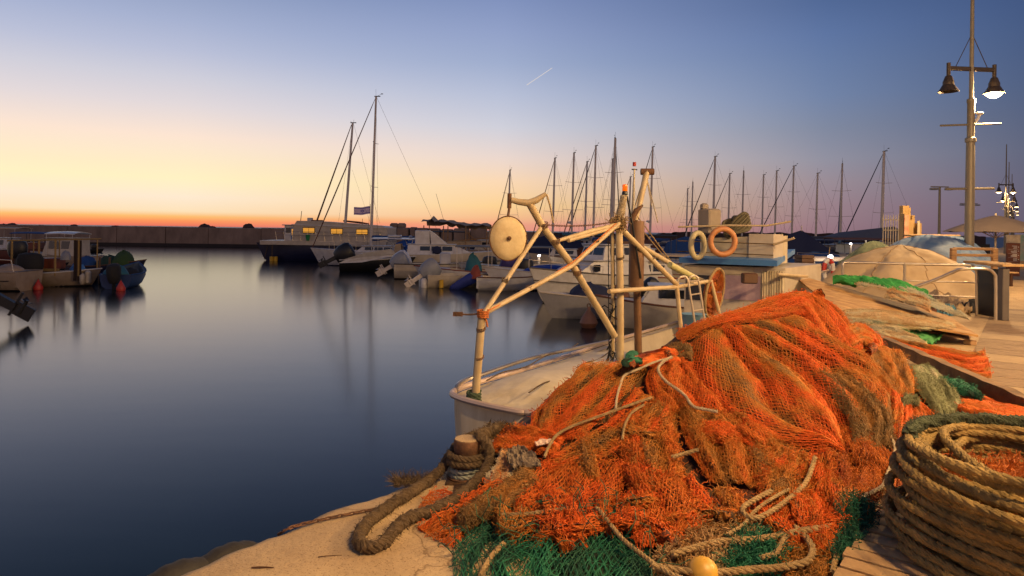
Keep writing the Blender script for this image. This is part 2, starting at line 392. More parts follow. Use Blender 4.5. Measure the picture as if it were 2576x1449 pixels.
# ---------- the heap of nets: a height field through measured points ----------
HP = [(1710, 835, 5.6), (1850, 785, 5.8), (1930, 760, 5.95), (2010, 742, 6.0), (2100, 805, 6.0), (2180, 905, 5.6), (2290, 990, 5.2), (2380, 1060, 4.9),
      (1750, 900, 5.2), (1900, 950, 5.0), (2100, 1050, 4.6), (2230, 1100, 4.4), (2110, 1130, 4.2), (2000, 1250, 3.8), (2150, 1300, 3.6),
      (1700, 1100, 4.3), (1600, 1000, 4.7), (1500, 918, 5.1), (1440, 948, 5.0), (1340, 1060, 4.6), (1400, 1150, 4.25), (1300, 1200, 4.05), (1500, 1290, 3.62), (1640, 905, 5.4),
      (2300, 950, 5.6), (2400, 1000, 5.2), (2500, 1050, 4.8), (2580, 1090, 4.6), (2200, 860, 6.3), (2280, 920, 5.9), (2720, 1110, 4.6), (2360, 1120, 4.5),
      (1900, 1150, 4.05), (1800, 1250, 3.7), (1900, 1380, 3.3), (2060, 1420, 3.2), (1700, 1449, 3.05), (1450, 1400, 3.3), (1280, 1290, 3.75), (1240, 1130, 4.35), (2250, 1190, 4.1)]
pts = [P(*h) for h in HP]
hp = [(p.x, p.y, max(p.z, .03)) for p in pts]
hp += [(x, y, -.04) for x, y in [(-.55, 3.2), (-.75, 3.7), (-.5, 4.4), (-.2, 5.0), (.1, 5.5), (.55, 6.0), (1.1, 6.6), (1.9, 7.3), (3.2, 7.4), (4.6, 6.6), (5.2, 5.4), (.4, 2.2), (1.2, 2.2), (-.4, 2.4), (5.2, 3.6), (3.4, 1.9), (2.6, 2.1), (-1.6, 2.8), (-1.8, 4.4), (2.2, 8.6), (6, 8), (0, 7.5), (1.75, 2.75), (2.1, 3.1)]]
HPA = np.array(hp); n_ = len(HPA)
def _k(r2): return .5*r2*np.log(r2+1e-9)
A_ = np.zeros((n_+3, n_+3)); d2 = ((HPA[:, None, :2]-HPA[None, :, :2])**2).sum(-1)
A_[:n_, :n_] = _k(d2)+np.eye(n_)*.015; A_[:n_, n_] = 1; A_[:n_, n_+1:] = HPA[:, :2]; A_[n_:, :n_] = A_[:n_, n_:].T
W_ = np.linalg.solve(A_, np.concatenate([HPA[:, 2], [0, 0, 0]]))
def H(X, Y):
    X, Y = np.asarray(X, float), np.asarray(Y, float)
    d = (X[..., None]-HPA[:, 0])**2+(Y[..., None]-HPA[:, 1])**2
    h = _k(d)@W_[:n_]+W_[n_]+W_[n_+1]*X+W_[n_+2]*Y
    return np.maximum(h, -.02)
YS = np.linspace(2.2, 9.0, 500)
def hit(x, y, lift=0.0):
    """where the line of sight through (x, y) meets the heap (or passes closest over it)"""
    u, w_ = (x-CX)/F, (y-HY)/F
    X = (u*CR+w_*SR)*YS; Z = EYE+(u*SR-w_*CR)*YS
    dlt = Z-H(X, YS)-lift
    ok = np.where(dlt < 0)[0]; i = ok[0] if len(ok) else int(np.argmin(dlt))
    return np.array([X[i], YS[i], Z[i]])
gx = np.linspace(-1.3, 5.6, 230); gy = np.linspace(2.1, 8.0, 200); GX, GY = np.meshgrid(gx, gy)
HZ = H(GX, GY)
HZ = HZ-.035+np.where(HZ > 0, (fbm(GX*5, GY*5, 2, 4)-.45)*.10, 0)
m_ = np.minimum(1, np.maximum(0, HZ*12))
V = np.stack([GX, GY, np.where(HZ > .005, HZ, -.06)], -1).reshape(-1, 3)
idx = np.arange(len(V)).reshape(GX.shape)
Fq = np.stack([idx[:-1, :-1], idx[:-1, 1:], idx[1:, 1:], idx[1:, :-1]], -1).reshape(-1, 4)
Fq = Fq[((V[:, 2][Fq] > .0).sum(1) >= 1) & (((V[:, 0]+1.30)*.7923-(V[:, 1]-3.42)*.61)[Fq].min(1) > -.12)]

def net_mat(name, cols, dark, uvk=None):
    """strand material: patches of the given colours, fuzzy and a little translucent"""
    if name in MATS: return MATS[name]
    m = bpy.data.materials.new(name); m.use_nodes = True; nt = m.node_tree; nd = nt.nodes; lk = nt.links; b = nd['Principled BSDF']
    b.inputs['Roughness'].default_value = .75
    tc = nd.new('ShaderNodeTexCoord')
    n = nd.new('ShaderNodeTexNoise'); n.inputs['Scale'].default_value = 2.6; n.inputs['Detail'].default_value = 7; n.inputs['Roughness'].default_value = .72
    uvc = nd.new('ShaderNodeUVMap'); mpp = nd.new('ShaderNodeMapping'); mpp.inputs['Scale'].default_value = (.030, .11, 1); lk.new(uvc.outputs[0], mpp.inputs[0])
    n0 = nd.new('ShaderNodeTexNoise'); n0.inputs['Scale'].default_value = 1.0; n0.inputs['Detail'].default_value = 3; lk.new(mpp.outputs[0], n0.inputs['Vector'])
    lk.new(tc.outputs['Object'], n.inputs['Vector'])
    mxx = nd.new('ShaderNodeMath'); mxx.operation = 'MULTIPLY_ADD'; mxx.inputs[1].default_value = .55; lk.new(n0.outputs['Fac'], mxx.inputs[0])
    mx2 = nd.new('ShaderNodeMath'); mx2.operation = 'MULTIPLY'; mx2.inputs[1].default_value = .45; lk.new(n.outputs['Fac'], mx2.inputs[0]); lk.new(mx2.outputs[0], mxx.inputs[2])
    r = nd.new('ShaderNodeValToRGB'); lk.new(mxx.outputs[0], r.inputs[0]); e = r.color_ramp.elements
    k = len(cols)
    e[0].position = .38; e[0].color = (*cols[0], 1); e[1].position = .62; e[1].color = (*cols[-1], 1)
    for i in range(1, k-1): q = e.new(.38+.24*i/(k-1)); q.color = (*cols[i], 1)
    out = r.outputs[0]
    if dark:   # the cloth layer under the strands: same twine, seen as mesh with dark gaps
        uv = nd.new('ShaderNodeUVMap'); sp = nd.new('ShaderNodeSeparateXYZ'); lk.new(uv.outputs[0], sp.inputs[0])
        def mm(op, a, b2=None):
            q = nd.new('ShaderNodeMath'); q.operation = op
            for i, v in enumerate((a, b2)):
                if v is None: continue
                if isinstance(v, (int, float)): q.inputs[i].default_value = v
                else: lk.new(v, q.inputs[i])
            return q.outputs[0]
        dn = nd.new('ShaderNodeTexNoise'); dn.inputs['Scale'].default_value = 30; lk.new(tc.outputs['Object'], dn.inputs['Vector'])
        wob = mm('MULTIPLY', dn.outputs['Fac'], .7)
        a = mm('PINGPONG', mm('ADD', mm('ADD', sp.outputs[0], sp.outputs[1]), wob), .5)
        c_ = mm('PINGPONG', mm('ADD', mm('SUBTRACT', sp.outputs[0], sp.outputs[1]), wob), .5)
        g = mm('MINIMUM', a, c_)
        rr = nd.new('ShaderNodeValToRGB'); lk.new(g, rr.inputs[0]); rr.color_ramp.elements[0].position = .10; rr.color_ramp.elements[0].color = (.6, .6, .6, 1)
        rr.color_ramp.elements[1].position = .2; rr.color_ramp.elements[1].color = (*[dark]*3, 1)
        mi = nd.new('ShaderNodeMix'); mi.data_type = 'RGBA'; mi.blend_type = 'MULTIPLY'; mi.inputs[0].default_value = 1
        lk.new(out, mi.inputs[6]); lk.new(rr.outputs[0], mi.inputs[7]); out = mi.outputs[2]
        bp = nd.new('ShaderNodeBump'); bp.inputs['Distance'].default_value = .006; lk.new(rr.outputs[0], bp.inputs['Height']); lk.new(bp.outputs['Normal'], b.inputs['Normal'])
    lk.new(out, b.inputs['Base Color'])
    MATS[name] = m; return m
OR = (.62, .098, .003); OR2 = (.50, .13, .008); ORD = (.30, .065, .008); BR = (.26, .12, .028); YBR = (.42, .16, .018); OLB = (.15, .085, .025); TAN = (.42, .26, .12); GRN = (.010, .15, .075); GRND = (.008, .06, .034); OLV = (.22, .23, .11); BEI = (.54, .47, .31); GRY = (.42, .44, .38)
PAL = {'orange': (OR, OR, OR2, OR), 'orange_brown': (OR, OR, OR, OR2, YBR, BR, OLB), 'brown': (BR, OLB, BR, YBR), 'tan': (TAN, BR, TAN, OLV), 'green': (GRN, GRND, GRN, (.02, .17, .09)),
       'olive': (OLV, (.16, .16, .075), OLV, BEI), 'beige': (BEI, TAN, BEI, GRY), 'grey': (GRY, BEI, GRY, GRY), 'mix': (OR, OR2, YBR, BR, (.34, .17, .05)), 'peach': ((.62, .37, .17), BEI, (.58, .30, .12), TAN), 'red': ((.40, .05, .012), ORD, OR2, ORD)}
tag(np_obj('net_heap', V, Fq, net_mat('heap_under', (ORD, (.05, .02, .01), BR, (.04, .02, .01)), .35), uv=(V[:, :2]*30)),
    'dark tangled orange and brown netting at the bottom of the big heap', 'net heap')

def cr1(p, t):
    """Catmull-Rom along axis 0 of p (n, ..., 3) at parameters t in 0..1"""
    n = len(p); x = np.clip(t, 0, 1)*(n-1); i = np.minimum(x.astype(int), n-2); f = (x-i).reshape((-1,)+(1,)*(p.ndim-1))
    a, b, c, d = p[np.maximum(i-1, 0)], p[i], p[i+1], p[np.minimum(i+2, n-1)]
    return .5*(2*b+(c-a)*f+(2*a-5*b+4*c-d)*f*f+(3*b-a-3*c+d)*f**3)
def surf(ctrl, n=(160, 160)):
    rows = np.array([cr1(np.array(r), np.linspace(0, 1, n[1])) for r in ctrl])
    return cr1(rows, np.linspace(0, 1, n[0]))
def normals(S):
    du = np.gradient(S, axis=1); dv = np.gradient(S, axis=0); nn = np.cross(du, dv)
    nn /= np.linalg.norm(nn, axis=-1, keepdims=True)+1e-9
    # point towards the camera / up
    sg = np.sign((nn*(np.array([0, 0, EYE])-S)).sum(-1).mean()) or 1.0; return nn*sg
def sample(S, u, v):
    a, b = S.shape[:2]; x = np.clip(u, 0, 1)*(b-1); y = np.clip(v, 0, 1)*(a-1)
    i, j = np.minimum(y.astype(int), a-2), np.minimum(x.astype(int), b-2); fy, fx = (y-i)[:, None], (x-j)[:, None]
    return (S[i, j]*(1-fx)+S[i, j+1]*fx)*(1-fy)+(S[i+1, j]*(1-fx)+S[i+1, j+1]*fx)*fy
def strands(A, B, r, n=3):
    d = B-A; L = np.linalg.norm(d, axis=1, keepdims=True)+1e-9; d = d/L
    ref = np.tile(np.array([[.12, -.35, .93]]), (len(A), 1)); p1 = np.cross(d, ref); p1 /= np.linalg.norm(p1, axis=1, keepdims=True)+1e-9; p2 = np.cross(d, p1)
    vs = []
    rr = r if np.ndim(r) else np.full(len(A), r); rr = rr[:, None]
    for E, s in ((A, -.3), (B, .3)):
        for k in range(n):
            a = 2*PI*k/n; vs.append(E+(p1*math.cos(a)+p2*math.sin(a))*rr+d*rr*s)
    V = np.stack(vs, 1).reshape(-1, 3); b = np.arange(len(A))[:, None]*2*n
    Fq = np.concatenate([b+np.array([[k, (k+1) % n, n+(k+1) % n, n+k]]) for k in range(n)], 1).reshape(-1, 4)
    return V, Fq
def net_patch(name, label, ctrl, pal, fold=(.03, 5), cells=None, cell=.034, r=.0021, layers=1, lift=.02, jit=.16, fuzz=0, seed=0, edge=True, mode='heap', dark=.10, under=True, group=None, cat='fishing net', squeeze=.55, curl=.35):
    if mode == 'heap': C3 = [[hit(c[0], c[1], lift+(c[2] if len(c) > 2 else 0)) for c in row] for row in ctrl]
    else: C3 = [[np.array(c) for c in row] for row in ctrl]
    S = surf(C3); a, b = S.shape[:2]
    u = np.linspace(0, 1, b)[None, :]*np.ones((a, 1)); v = np.linspace(0, 1, a)[:, None]*np.ones((1, b))
    amp, fr = fold
    ph = v*fr+(fbm(u*2.2+seed, v*2.2, seed, 3)-.5)*1.6
    fo = np.abs(np.sin(PI*ph))**.75*(.45+.9*fbm(u*2, v*fr*.5, seed+4, 2))+.5*np.abs(np.sin(PI*ph*2.3+seed))*fbm(u*3, v*4, seed+9, 2)
    wr = (fbm(u*6, v*7, seed+2, 3)-.47)
    Nn = normals(S); ew = np.minimum(1, np.minimum(np.minimum(u, 1-u)*7, np.minimum(v, 1-v)*7))
    S = S+Nn*(amp*(fo-.35)*(.35+.65*ew)+amp*.9*wr-(1-ew)**2*(.03 if edge else 0))[..., None]
    S[..., 2] = np.maximum(S[..., 2], .006+.01*vnoise(u*30, v*30, seed)) if mode == 'heap' else S[..., 2]
    Nn = normals(S)
    lu = np.linalg.norm(np.diff(S, axis=1), axis=-1).sum(1).mean(); lv = np.linalg.norm(np.diff(S, axis=0), axis=-1).sum(0).mean()
    if cells is None: cells = (max(4, int(lu/(cell*1.25))), max(4, int(lv/(cell*squeeze))))
    nu, nv = cells; VV = []; FF = []; MI = []; off = 0; UV = []
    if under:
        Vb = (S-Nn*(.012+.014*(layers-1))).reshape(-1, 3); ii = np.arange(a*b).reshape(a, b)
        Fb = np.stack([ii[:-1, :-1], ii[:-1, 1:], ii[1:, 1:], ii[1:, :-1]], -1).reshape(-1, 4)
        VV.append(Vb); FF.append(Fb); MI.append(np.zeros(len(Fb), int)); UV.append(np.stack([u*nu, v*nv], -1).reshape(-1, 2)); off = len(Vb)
    for ly in range(layers):
        I, J = np.meshgrid(np.arange(2*nv+1), np.arange(2*nu+1), indexing='ij'); I, J = I.ravel(), J.ravel()
        k = (I+J) % 2 == 0; I, J = I[k], J[k]
        oth = []
        for di, dj in ((1, 1), (1, -1)):
            ok = (I+di <= 2*nv) & (J+dj >= 0) & (J+dj <= 2*nu); oth.append((I[ok], J[ok], I[ok]+di, J[ok]+dj))
        def pos(I, J):
            wu = (hsh(I*1.0, J*1.0, seed+ly)-.5)*jit*1.3; wv = (hsh(J*1.0, I*1.0, seed+ly+5)-.5)*jit*1.3
            uu = (J+wu)/(2*nu)+.02*np.sin(I*.31+seed+ly*2); vv = (I+wv)/(2*nv)+.012*np.sin(J*.23+ly*3)
            uu = np.clip(uu, 0, 1); vv = np.clip(vv, 0, 1)
            p = sample(S, uu, vv)+sample(Nn, uu, vv)*((hsh(I*3.0, J*2.0, seed+7)[:, None])*.008*jit*3-ly*.016-.001)
            return p, np.stack([uu*nu, vv*nv], -1)
        for (i0, j0, i1, j1) in oth:
            A, ua = pos(i0, j0); B, _ = pos(i1, j1)
            L = np.linalg.norm(B-A, axis=1); ok = L < cell*3.2; A, B, ua = A[ok], B[ok], ua[ok]
            vs, fs = strands(A, B, r*(1+.35*(RNG.random(len(A))-.5)))
            VV.append(vs); FF.append(fs+off); MI.append(np.ones(len(fs), int)); UV.append(np.repeat(ua, 6, 0)); off += len(vs)
    if fuzz:   # loose ends and curls of twine
        uu, vv = RNG.random(fuzz), RNG.random(fuzz); p = sample(S, uu, vv); nn = sample(Nn, uu, vv)
        dr = RNG.normal(size=(fuzz, 3))*.5+nn*.25; q = p+nn*.004; uf = np.repeat(np.stack([uu*nu, vv*nv], -1), 6, 0)
        for k in range(4):
            dr = dr+RNG.normal(size=(fuzz, 3))*.7; dr -= nn*.12*k; dr /= np.linalg.norm(dr, axis=1, keepdims=True); q2 = q+dr*cell*curl
            vs, fs = strands(q, q2, r*.95); VV.append(vs); FF.append(fs+off); MI.append(np.ones(len(fs), int)); UV.append(uf); off += len(vs); q = q2
    V = np.concatenate(VV); Fq = np.concatenate(FF); mi = np.concatenate(MI); UVa = np.concatenate(UV)
    o = np_obj(name, V, Fq, None, uv=UVa)
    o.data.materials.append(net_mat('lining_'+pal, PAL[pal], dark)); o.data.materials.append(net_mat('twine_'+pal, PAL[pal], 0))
    o.data.polygons.foreach_set('material_index', mi.astype(np.int32))
    tag(o, label, cat, group); return o
NG = 'nets heaped on the quay'
def net(label, ctrl, pal, **k): return net_patch('fishing_net', label, ctrl, pal, group=NG, **k)
# far and top parts first
net('bright orange net bunched over the peak of the big heap', [[(1702, 824), (1800, 797), (1870, 772), (1945, 744), (2010, 733), (2062, 742)], [(1698, 838), (1800, 808), (1880, 786), (1950, 764), (2015, 752), (2075, 775)], [(1710, 856), (1800, 824), (1880, 808), (1960, 795), (2030, 790), (2095, 815)]], 'orange', fold=(.05, 3), cell=0.032, layers=2, seed=1, fuzz=600, lift=.03)
net('bright orange net falling from the peak down to the coil of rope', [[(2000, 745), (2030, 795), (2060, 850), (2110, 915), (2180, 975), (2240, 1030), (2260, 1090)], [(2035, 733), (2080, 785), (2120, 850), (2165, 910), (2230, 965), (2290, 1020), (2290, 1080)], [(2062, 737), (2115, 790), (2158, 850), (2180, 905), (2260, 960), (2340, 1035), (2390, 1070)]], 'orange', fold=(.055, 4), cell=0.036, layers=2, seed=2, fuzz=480, lift=.045)
net('long folded orange and brown net draped down the front of the heap', [[(1709, 858), (1735, 915), (1802, 1000), (1916, 1086), (2118, 1132)], [(1808, 820), (1851, 886), (1932, 966), (2029, 1047), (2125, 1124)], [(1867, 812), (1948, 884), (2029, 952), (2126, 1028), (2165, 1100)], [(1948, 800), (2029, 858), (2126, 923), (2215, 996), (2240, 1070)], [(2013, 788), (2090, 840), (2165, 900), (2240, 970), (2280, 1050)]], 'orange_brown', fold=(.10, 5), cell=.046, layers=2, seed=3, fuzz=480, lift=.05, r=.0023)
net('brown weed-covered net filling the hollow at the right of the long folds', [[(2040, 930), (2100, 990), (2140, 1060), (2150, 1110)], [(2090, 935), (2150, 990), (2200, 1050), (2200, 1120)], [(2130, 945), (2200, 1000), (2245, 1060), (2245, 1115)]], 'brown', fold=(.05, 3), cell=.03, layers=2, seed=4, fuzz=1040, lift=.10)
net('orange net hanging behind the pallet between heap and coil', [[(2240, 1035), (2252, 1090), (2240, 1160), (2225, 1235)], [(2300, 1035), (2290, 1090), (2270, 1150), (2250, 1240)], [(2395, 1068), (2350, 1100), (2320, 1150), (2300, 1200)]], 'red', fold=(.05, 3), seed=5, fuzz=240)
net('fat orange roll of net at the upper left of the heap', [[(1468, 914), (1432, 948), (1382, 990), (1345, 1030), (1333, 1064)], [(1510, 907), (1470, 960), (1425, 1010), (1385, 1055), (1358, 1088)], [(1570, 904), (1530, 960), (1490, 1010), (1440, 1060), (1385, 1100)], [(1645, 903), (1590, 970), (1540, 1020), (1500, 1060), (1470, 1095)]], 'orange_brown', fold=(.06, 3), cell=0.034, layers=2, seed=6, fuzz=360, lift=.06)
net('small orange net with a pale rope edge between the fat roll and the long folds', [[(1640, 900), (1625, 950), (1640, 1000), (1660, 1040)], [(1690, 885), (1690, 940), (1710, 990), (1730, 1030)], [(1712, 885), (1740, 930), (1790, 985), (1830, 1025)]], 'orange', fold=(.06, 3), cell=0.036, layers=2, seed=7, fuzz=360, lift=.05)
net('small bright orange net with white floats on the crest of the heap', [[(1590, 893), (1640, 880), (1705, 872)], [(1585, 908), (1640, 900), (1712, 890)], [(1600, 920), (1650, 912), (1715, 908)]], 'orange', fold=(.03, 2), cell=.022, layers=2, seed=8, lift=.07)
net('dark brown crumpled net between crest and long folds', [[(1680, 868), (1710, 862), (1740, 868)], [(1682, 885), (1710, 880), (1742, 885)], [(1690, 900), (1715, 896), (1740, 900)]], 'brown', fold=(.03, 2), cell=.025, layers=2, seed=9, lift=.07, fuzz=240)
net('green net end poking out at the crest of the heap', [[(1575, 890), (1590, 880), (1605, 884)], [(1572, 905), (1590, 900), (1608, 902)], [(1582, 918), (1600, 915), (1612, 912)]], 'green', fold=(.02, 2), cell=.022, layers=2, seed=10, lift=.07)
net('orange net band running from the small net down past the grey rag', [[(1600, 965), (1540, 1045), (1450, 1105), (1368, 1160)], [(1655, 1000), (1600, 1075), (1500, 1135), (1372, 1172)], [(1700, 1015), (1650, 1090), (1560, 1140), (1400, 1185)]], 'orange_brown', fold=(.05, 4), cell=0.036, layers=2, seed=12, fuzz=480, lift=.06)
net('tan knotted net curled in the middle of the heap', [[(1572, 1060), (1560, 1130), (1580, 1200), (1600, 1268)], [(1630, 1030), (1630, 1110), (1650, 1190), (1660, 1275)], [(1690, 1015), (1705, 1095), (1720, 1180), (1730, 1255)]], 'mix', fold=(.06, 3), cell=.04, layers=2, seed=13, fuzz=1400, lift=.05, r=.0021)
net('brown and orange net spread below the pale curved rope', [[(1700, 1000), (1712, 1060), (1740, 1130), (1790, 1200)], [(1795, 1030), (1830, 1090), (1870, 1150), (1900, 1215)], [(1860, 1035), (1930, 1090), (1990, 1150), (2040, 1200)]], 'mix', fold=(.07, 4), cell=.034, layers=2, seed=14, fuzz=1600, lift=.05, r=.0019)
net('tangled orange and tan net under the tip of the long folds', [[(1890, 1120), (1900, 1190), (1910, 1260), (1905, 1335)], [(1990, 1130), (2010, 1200), (2010, 1260), (2010, 1320)], [(2100, 1135), (2100, 1200), (2110, 1250), (2125, 1315)]], 'orange_brown', fold=(.07, 4), cell=.042, layers=2, seed=15, fuzz=1400, lift=.05, r=.0019)
net('dark orange net rounded over the heap beside the pallet', [[(2080, 1130), (2100, 1190), (2110, 1250), (2120, 1300)], [(2160, 1130), (2165, 1190), (2160, 1240), (2160, 1275)], [(2215, 1150), (2220, 1200), (2215, 1235), (2200, 1262)]], 'red', fold=(.05, 3), cell=.04, layers=2, seed=16, fuzz=640, lift=.05, r=.0019)
net('orange hood shaped net over the green netting', [[(1372, 1158), (1330, 1200), (1298, 1250), (1278, 1292)], [(1425, 1158), (1400, 1205), (1385, 1250), (1380, 1294)], [(1500, 1150), (1492, 1205), (1482, 1250), (1476, 1292)], [(1590, 1150), (1570, 1205), (1550, 1255), (1535, 1310)]], 'orange', fold=(.05, 4), cell=0.044, layers=2, seed=17, fuzz=360, lift=.06)
net('orange net corner pointing down over the green netting', [[(1578, 1228), (1578, 1290), (1588, 1335), (1606, 1372)], [(1650, 1205), (1670, 1262), (1690, 1310), (1690, 1350)], [(1740, 1190), (1780, 1240), (1800, 1275), (1780, 1322)]], 'orange', fold=(.05, 3), cell=0.044, layers=2, seed=18, fuzz=360, lift=.07)
net('orange tail of net with a torn end beside the loop of thick rope', [[(1262, 1190), (1200, 1235), (1140, 1275), (1052, 1322)], [(1300, 1225), (1230, 1270), (1155, 1305), (1075, 1345)], [(1290, 1290), (1220, 1308), (1180, 1330), (1142, 1378)]], 'orange', fold=(.045, 4), cell=0.044, layers=2, seed=19, fuzz=400, lift=.04)
net('brown sausage shaped bundle of net behind the orange tail', [[(1318, 1165), (1245, 1225), (1180, 1265), (1150, 1300)], [(1345, 1180), (1280, 1232), (1215, 1275), (1158, 1312)], [(1350, 1200), (1300, 1250), (1240, 1290), (1170, 1318)]], 'brown', fold=(.03, 2), cell=.022, layers=2, seed=20, fuzz=1040, lift=.10)
net('orange net lumps beside the thick rope on the bollard', [[(1252, 1072), (1300, 1066), (1360, 1080), (1420, 1095)], [(1240, 1100), (1300, 1100), (1360, 1105), (1410, 1118)], [(1235, 1128), (1290, 1135), (1350, 1135), (1400, 1150)]], 'orange', fold=(.04, 3), cell=.026, layers=2, seed=21, fuzz=480, lift=.05)
net('peach coloured net strip between bollard and grey rag', [[(1255, 1120), (1245, 1165), (1215, 1205)], [(1290, 1125), (1285, 1170), (1245, 1215)], [(1320, 1150), (1300, 1185), (1265, 1225)]], 'peach', fold=(.03, 2), cell=.02, layers=2, seed=22, fuzz=200, lift=.04)
net('small orange net scrap inside the loop of thick rope', [[(1085, 1232), (1120, 1232), (1165, 1245)], [(1060, 1262), (1100, 1262), (1150, 1270)], [(1045, 1290), (1085, 1292), (1120, 1290)]], 'orange', fold=(.02, 2), cell=.034, under=False, seed=23, fuzz=80, lift=.03)
net('wide green net spread over the quay along the lower edge of the heap', [[(1195, 1300), (1150, 1345), (1138, 1400), (1150, 1520)], [(1300, 1300), (1260, 1350), (1240, 1420), (1240, 1530)], [(1400, 1280), (1380, 1340), (1370, 1420), (1360, 1540)], [(1520, 1270), (1500, 1330), (1500, 1420), (1500, 1540)], [(1600, 1330), (1640, 1390), (1660, 1440), (1660, 1540)]], 'green', fold=(.05, 5), cell=.062, layers=3, seed=24, fuzz=250, lift=.03, r=.0022, jit=.22, curl=.9, dark=.05)
net('green net tuft hanging beside the end of the pallet', [[(2120, 1268), (2118, 1310), (2125, 1350), (2105, 1400)], [(2150, 1258), (2155, 1300), (2150, 1345), (2120, 1405)], [(2185, 1275), (2190, 1310), (2170, 1345), (2135, 1400)]], 'green', fold=(.04, 4), cell=.024, layers=2, seed=25, fuzz=1040, lift=.09, curl=1.0)
net('tan coarse net spread right of the orange corner', [[(1790, 1275), (1730, 1330), (1690, 1372), (1640, 1400)], [(1860, 1300), (1810, 1345), (1770, 1385), (1720, 1415)], [(1930, 1320), (1890, 1360), (1850, 1400), (1800, 1425)]], 'tan', fold=(.04, 3), cell=.05, layers=2, seed=26, fuzz=1000, lift=.05, r=.0024)
net('green net under the tan rope ends near the yellow float', [[(1850, 1362), (1830, 1390), (1815, 1420), (1810, 1450)], [(1900, 1352), (1895, 1385), (1890, 1420), (1885, 1450)], [(1975, 1345), (1970, 1380), (1960, 1420), (1955, 1450)]], 'green', fold=(.05, 4), cell=.03, layers=2, seed=27, fuzz=1520, lift=.03, curl=.9)
net('tan net spilling over the quay beside the slats of the pallet', [[(2190, 1215), (2150, 1250), (2110, 1290)], [(2240, 1225), (2210, 1262), (2170, 1295)], [(2262, 1250), (2240, 1280), (2215, 1300)]], 'tan', fold=(.03, 2), cell=.036, layers=1, seed=28, fuzz=600, lift=.03)
# nets at the far right of the heap
net('brown orange net rolled into a ring behind the peak', [[(2125, 818), (2160, 812), (2200, 830), (2225, 862), (2200, 880)], [(2140, 845), (2165, 838), (2190, 850), (2200, 868), (2185, 885)], [(2150, 870), (2170, 862), (2190, 870), (2195, 882), (2180, 895)]], 'orange_brown', fold=(.04, 2), cell=.026, layers=2, seed=30, lift=.10, fuzz=200)
net('brown orange barrel of net between the peak and the olive net', [[(2150, 885), (2180, 925), (2215, 960), (2240, 1000)], [(2200, 868), (2225, 905), (2255, 945), (2275, 985)], [(2265, 878), (2285, 905), (2300, 945), (2302, 985)]], 'mix', fold=(.04, 3), cell=0.034, layers=2, seed=31, lift=.09, fuzz=360)
net('olive green net lying between the wooden beam and the heap', [[(2285, 920), (2300, 960), (2330, 1000), (2360, 1045)], [(2320, 912), (2345, 955), (2375, 995), (2400, 1040)], [(2345, 925), (2380, 960), (2410, 985), (2420, 1010)]], 'olive', fold=(.035, 2), cell=.02, layers=2, seed=32, lift=.07, fuzz=720)
net('small pale green knot of net at the foot of the olive net', [[(2270, 1000), (2290, 992), (2310, 1000)], [(2272, 1015), (2292, 1010), (2312, 1014)]], 'olive', fold=(.02, 2), cell=.02, seed=33, lift=.09, fuzz=280)
net('wide orange net running off behind the coil of rope', [[(2405, 985), (2480, 985), (2560, 1000), (2680, 1030)], [(2395, 1015), (2470, 1030), (2570, 1045), (2700, 1070)], [(2440, 1060), (2510, 1080), (2590, 1095), (2720, 1120)]], 'orange', fold=(.05, 4), cell=0.034, layers=2, seed=34, lift=.04, fuzz=360)
net('dark green net twisted under the wooden beam', [[(2365, 955), (2400, 955), (2450, 968)], [(2372, 970), (2410, 975), (2460, 985)], [(2395, 980), (2430, 990), (2470, 998)]], 'green', fold=(.03, 2), cell=.03, seed=35, lift=.06, fuzz=600)
net('orange net draped down inside the coil side of the heap', [[(2380, 1060), (2330, 1085), (2290, 1120)], [(2440, 1080), (2400, 1110), (2340, 1150)], [(2500, 1090), (2450, 1140), (2400, 1180)]], 'orange', fold=(.04, 2), cell=.03, seed=36, lift=.03)
# nets behind the beam (placed at their own depth)
def lay(rows): return [[P(*c) for c in r] for r in rows]
net('orange and grey net lying behind the wooden beam on the paving', lay([[(2215, 845, 8.7), (2280, 858, 8.4), (2370, 872, 8.2), (2440, 882, 8.1), (2478, 880, 8.2)], [(2230, 862, 8.3), (2300, 885, 8.0), (2380, 905, 7.8), (2445, 915, 7.7), (2488, 905, 7.9)], [(2260, 885, 7.9), (2330, 915, 7.6), (2400, 940, 7.4), (2460, 948, 7.3), (2496, 945, 7.4)]]), 'orange_brown', fold=(.06, 4), cell=.035, layers=2, mode='abs', seed=40, fuzz=360)
net('pale beige net lying on green cloth under the plywood board', lay([[(2175, 815, 9.6), (2240, 822, 9.4), (2300, 842, 9.2)], [(2195, 832, 9.2), (2260, 845, 9.0), (2330, 862, 8.9)], [(2225, 848, 8.9), (2290, 868, 8.7), (2350, 880, 8.6)]]), 'beige', fold=(.05, 3), cell=.03, mode='abs', seed=41, fuzz=360)

net('brown and tan net spread flat at the foot of the heap beside the pallet', [[(1960, 1325), (1950, 1380), (1960, 1430), (1980, 1520)], [(2040, 1318), (2030, 1380), (2030, 1430), (2040, 1520)], [(2120, 1310), (2105, 1370), (2085, 1430), (2075, 1520)]], 'mix', fold=(.05, 4), cell=.045, layers=2, seed=80, fuzz=1500, lift=.03)
net('tan coarse net along the lower edge of the picture left of the yellow float', [[(1660, 1400), (1650, 1430), (1650, 1510)], [(1740, 1385), (1740, 1430), (1740, 1510)], [(1830, 1385), (1825, 1430), (1820, 1510)]], 'tan', fold=(.04, 3), cell=.045, layers=2, seed=81, fuzz=1200, lift=.035)
rs_ = random.Random(4)
parents = [o for o in COL.objects if o.name.startswith('fishing_net')]
cen = [(o, np.mean([v.co[:] for v in list(o.data.vertices)[:4000:40]], axis=0)) for o in parents]
def matpal(o): return o.data.materials[1].name.replace('twine_', '')
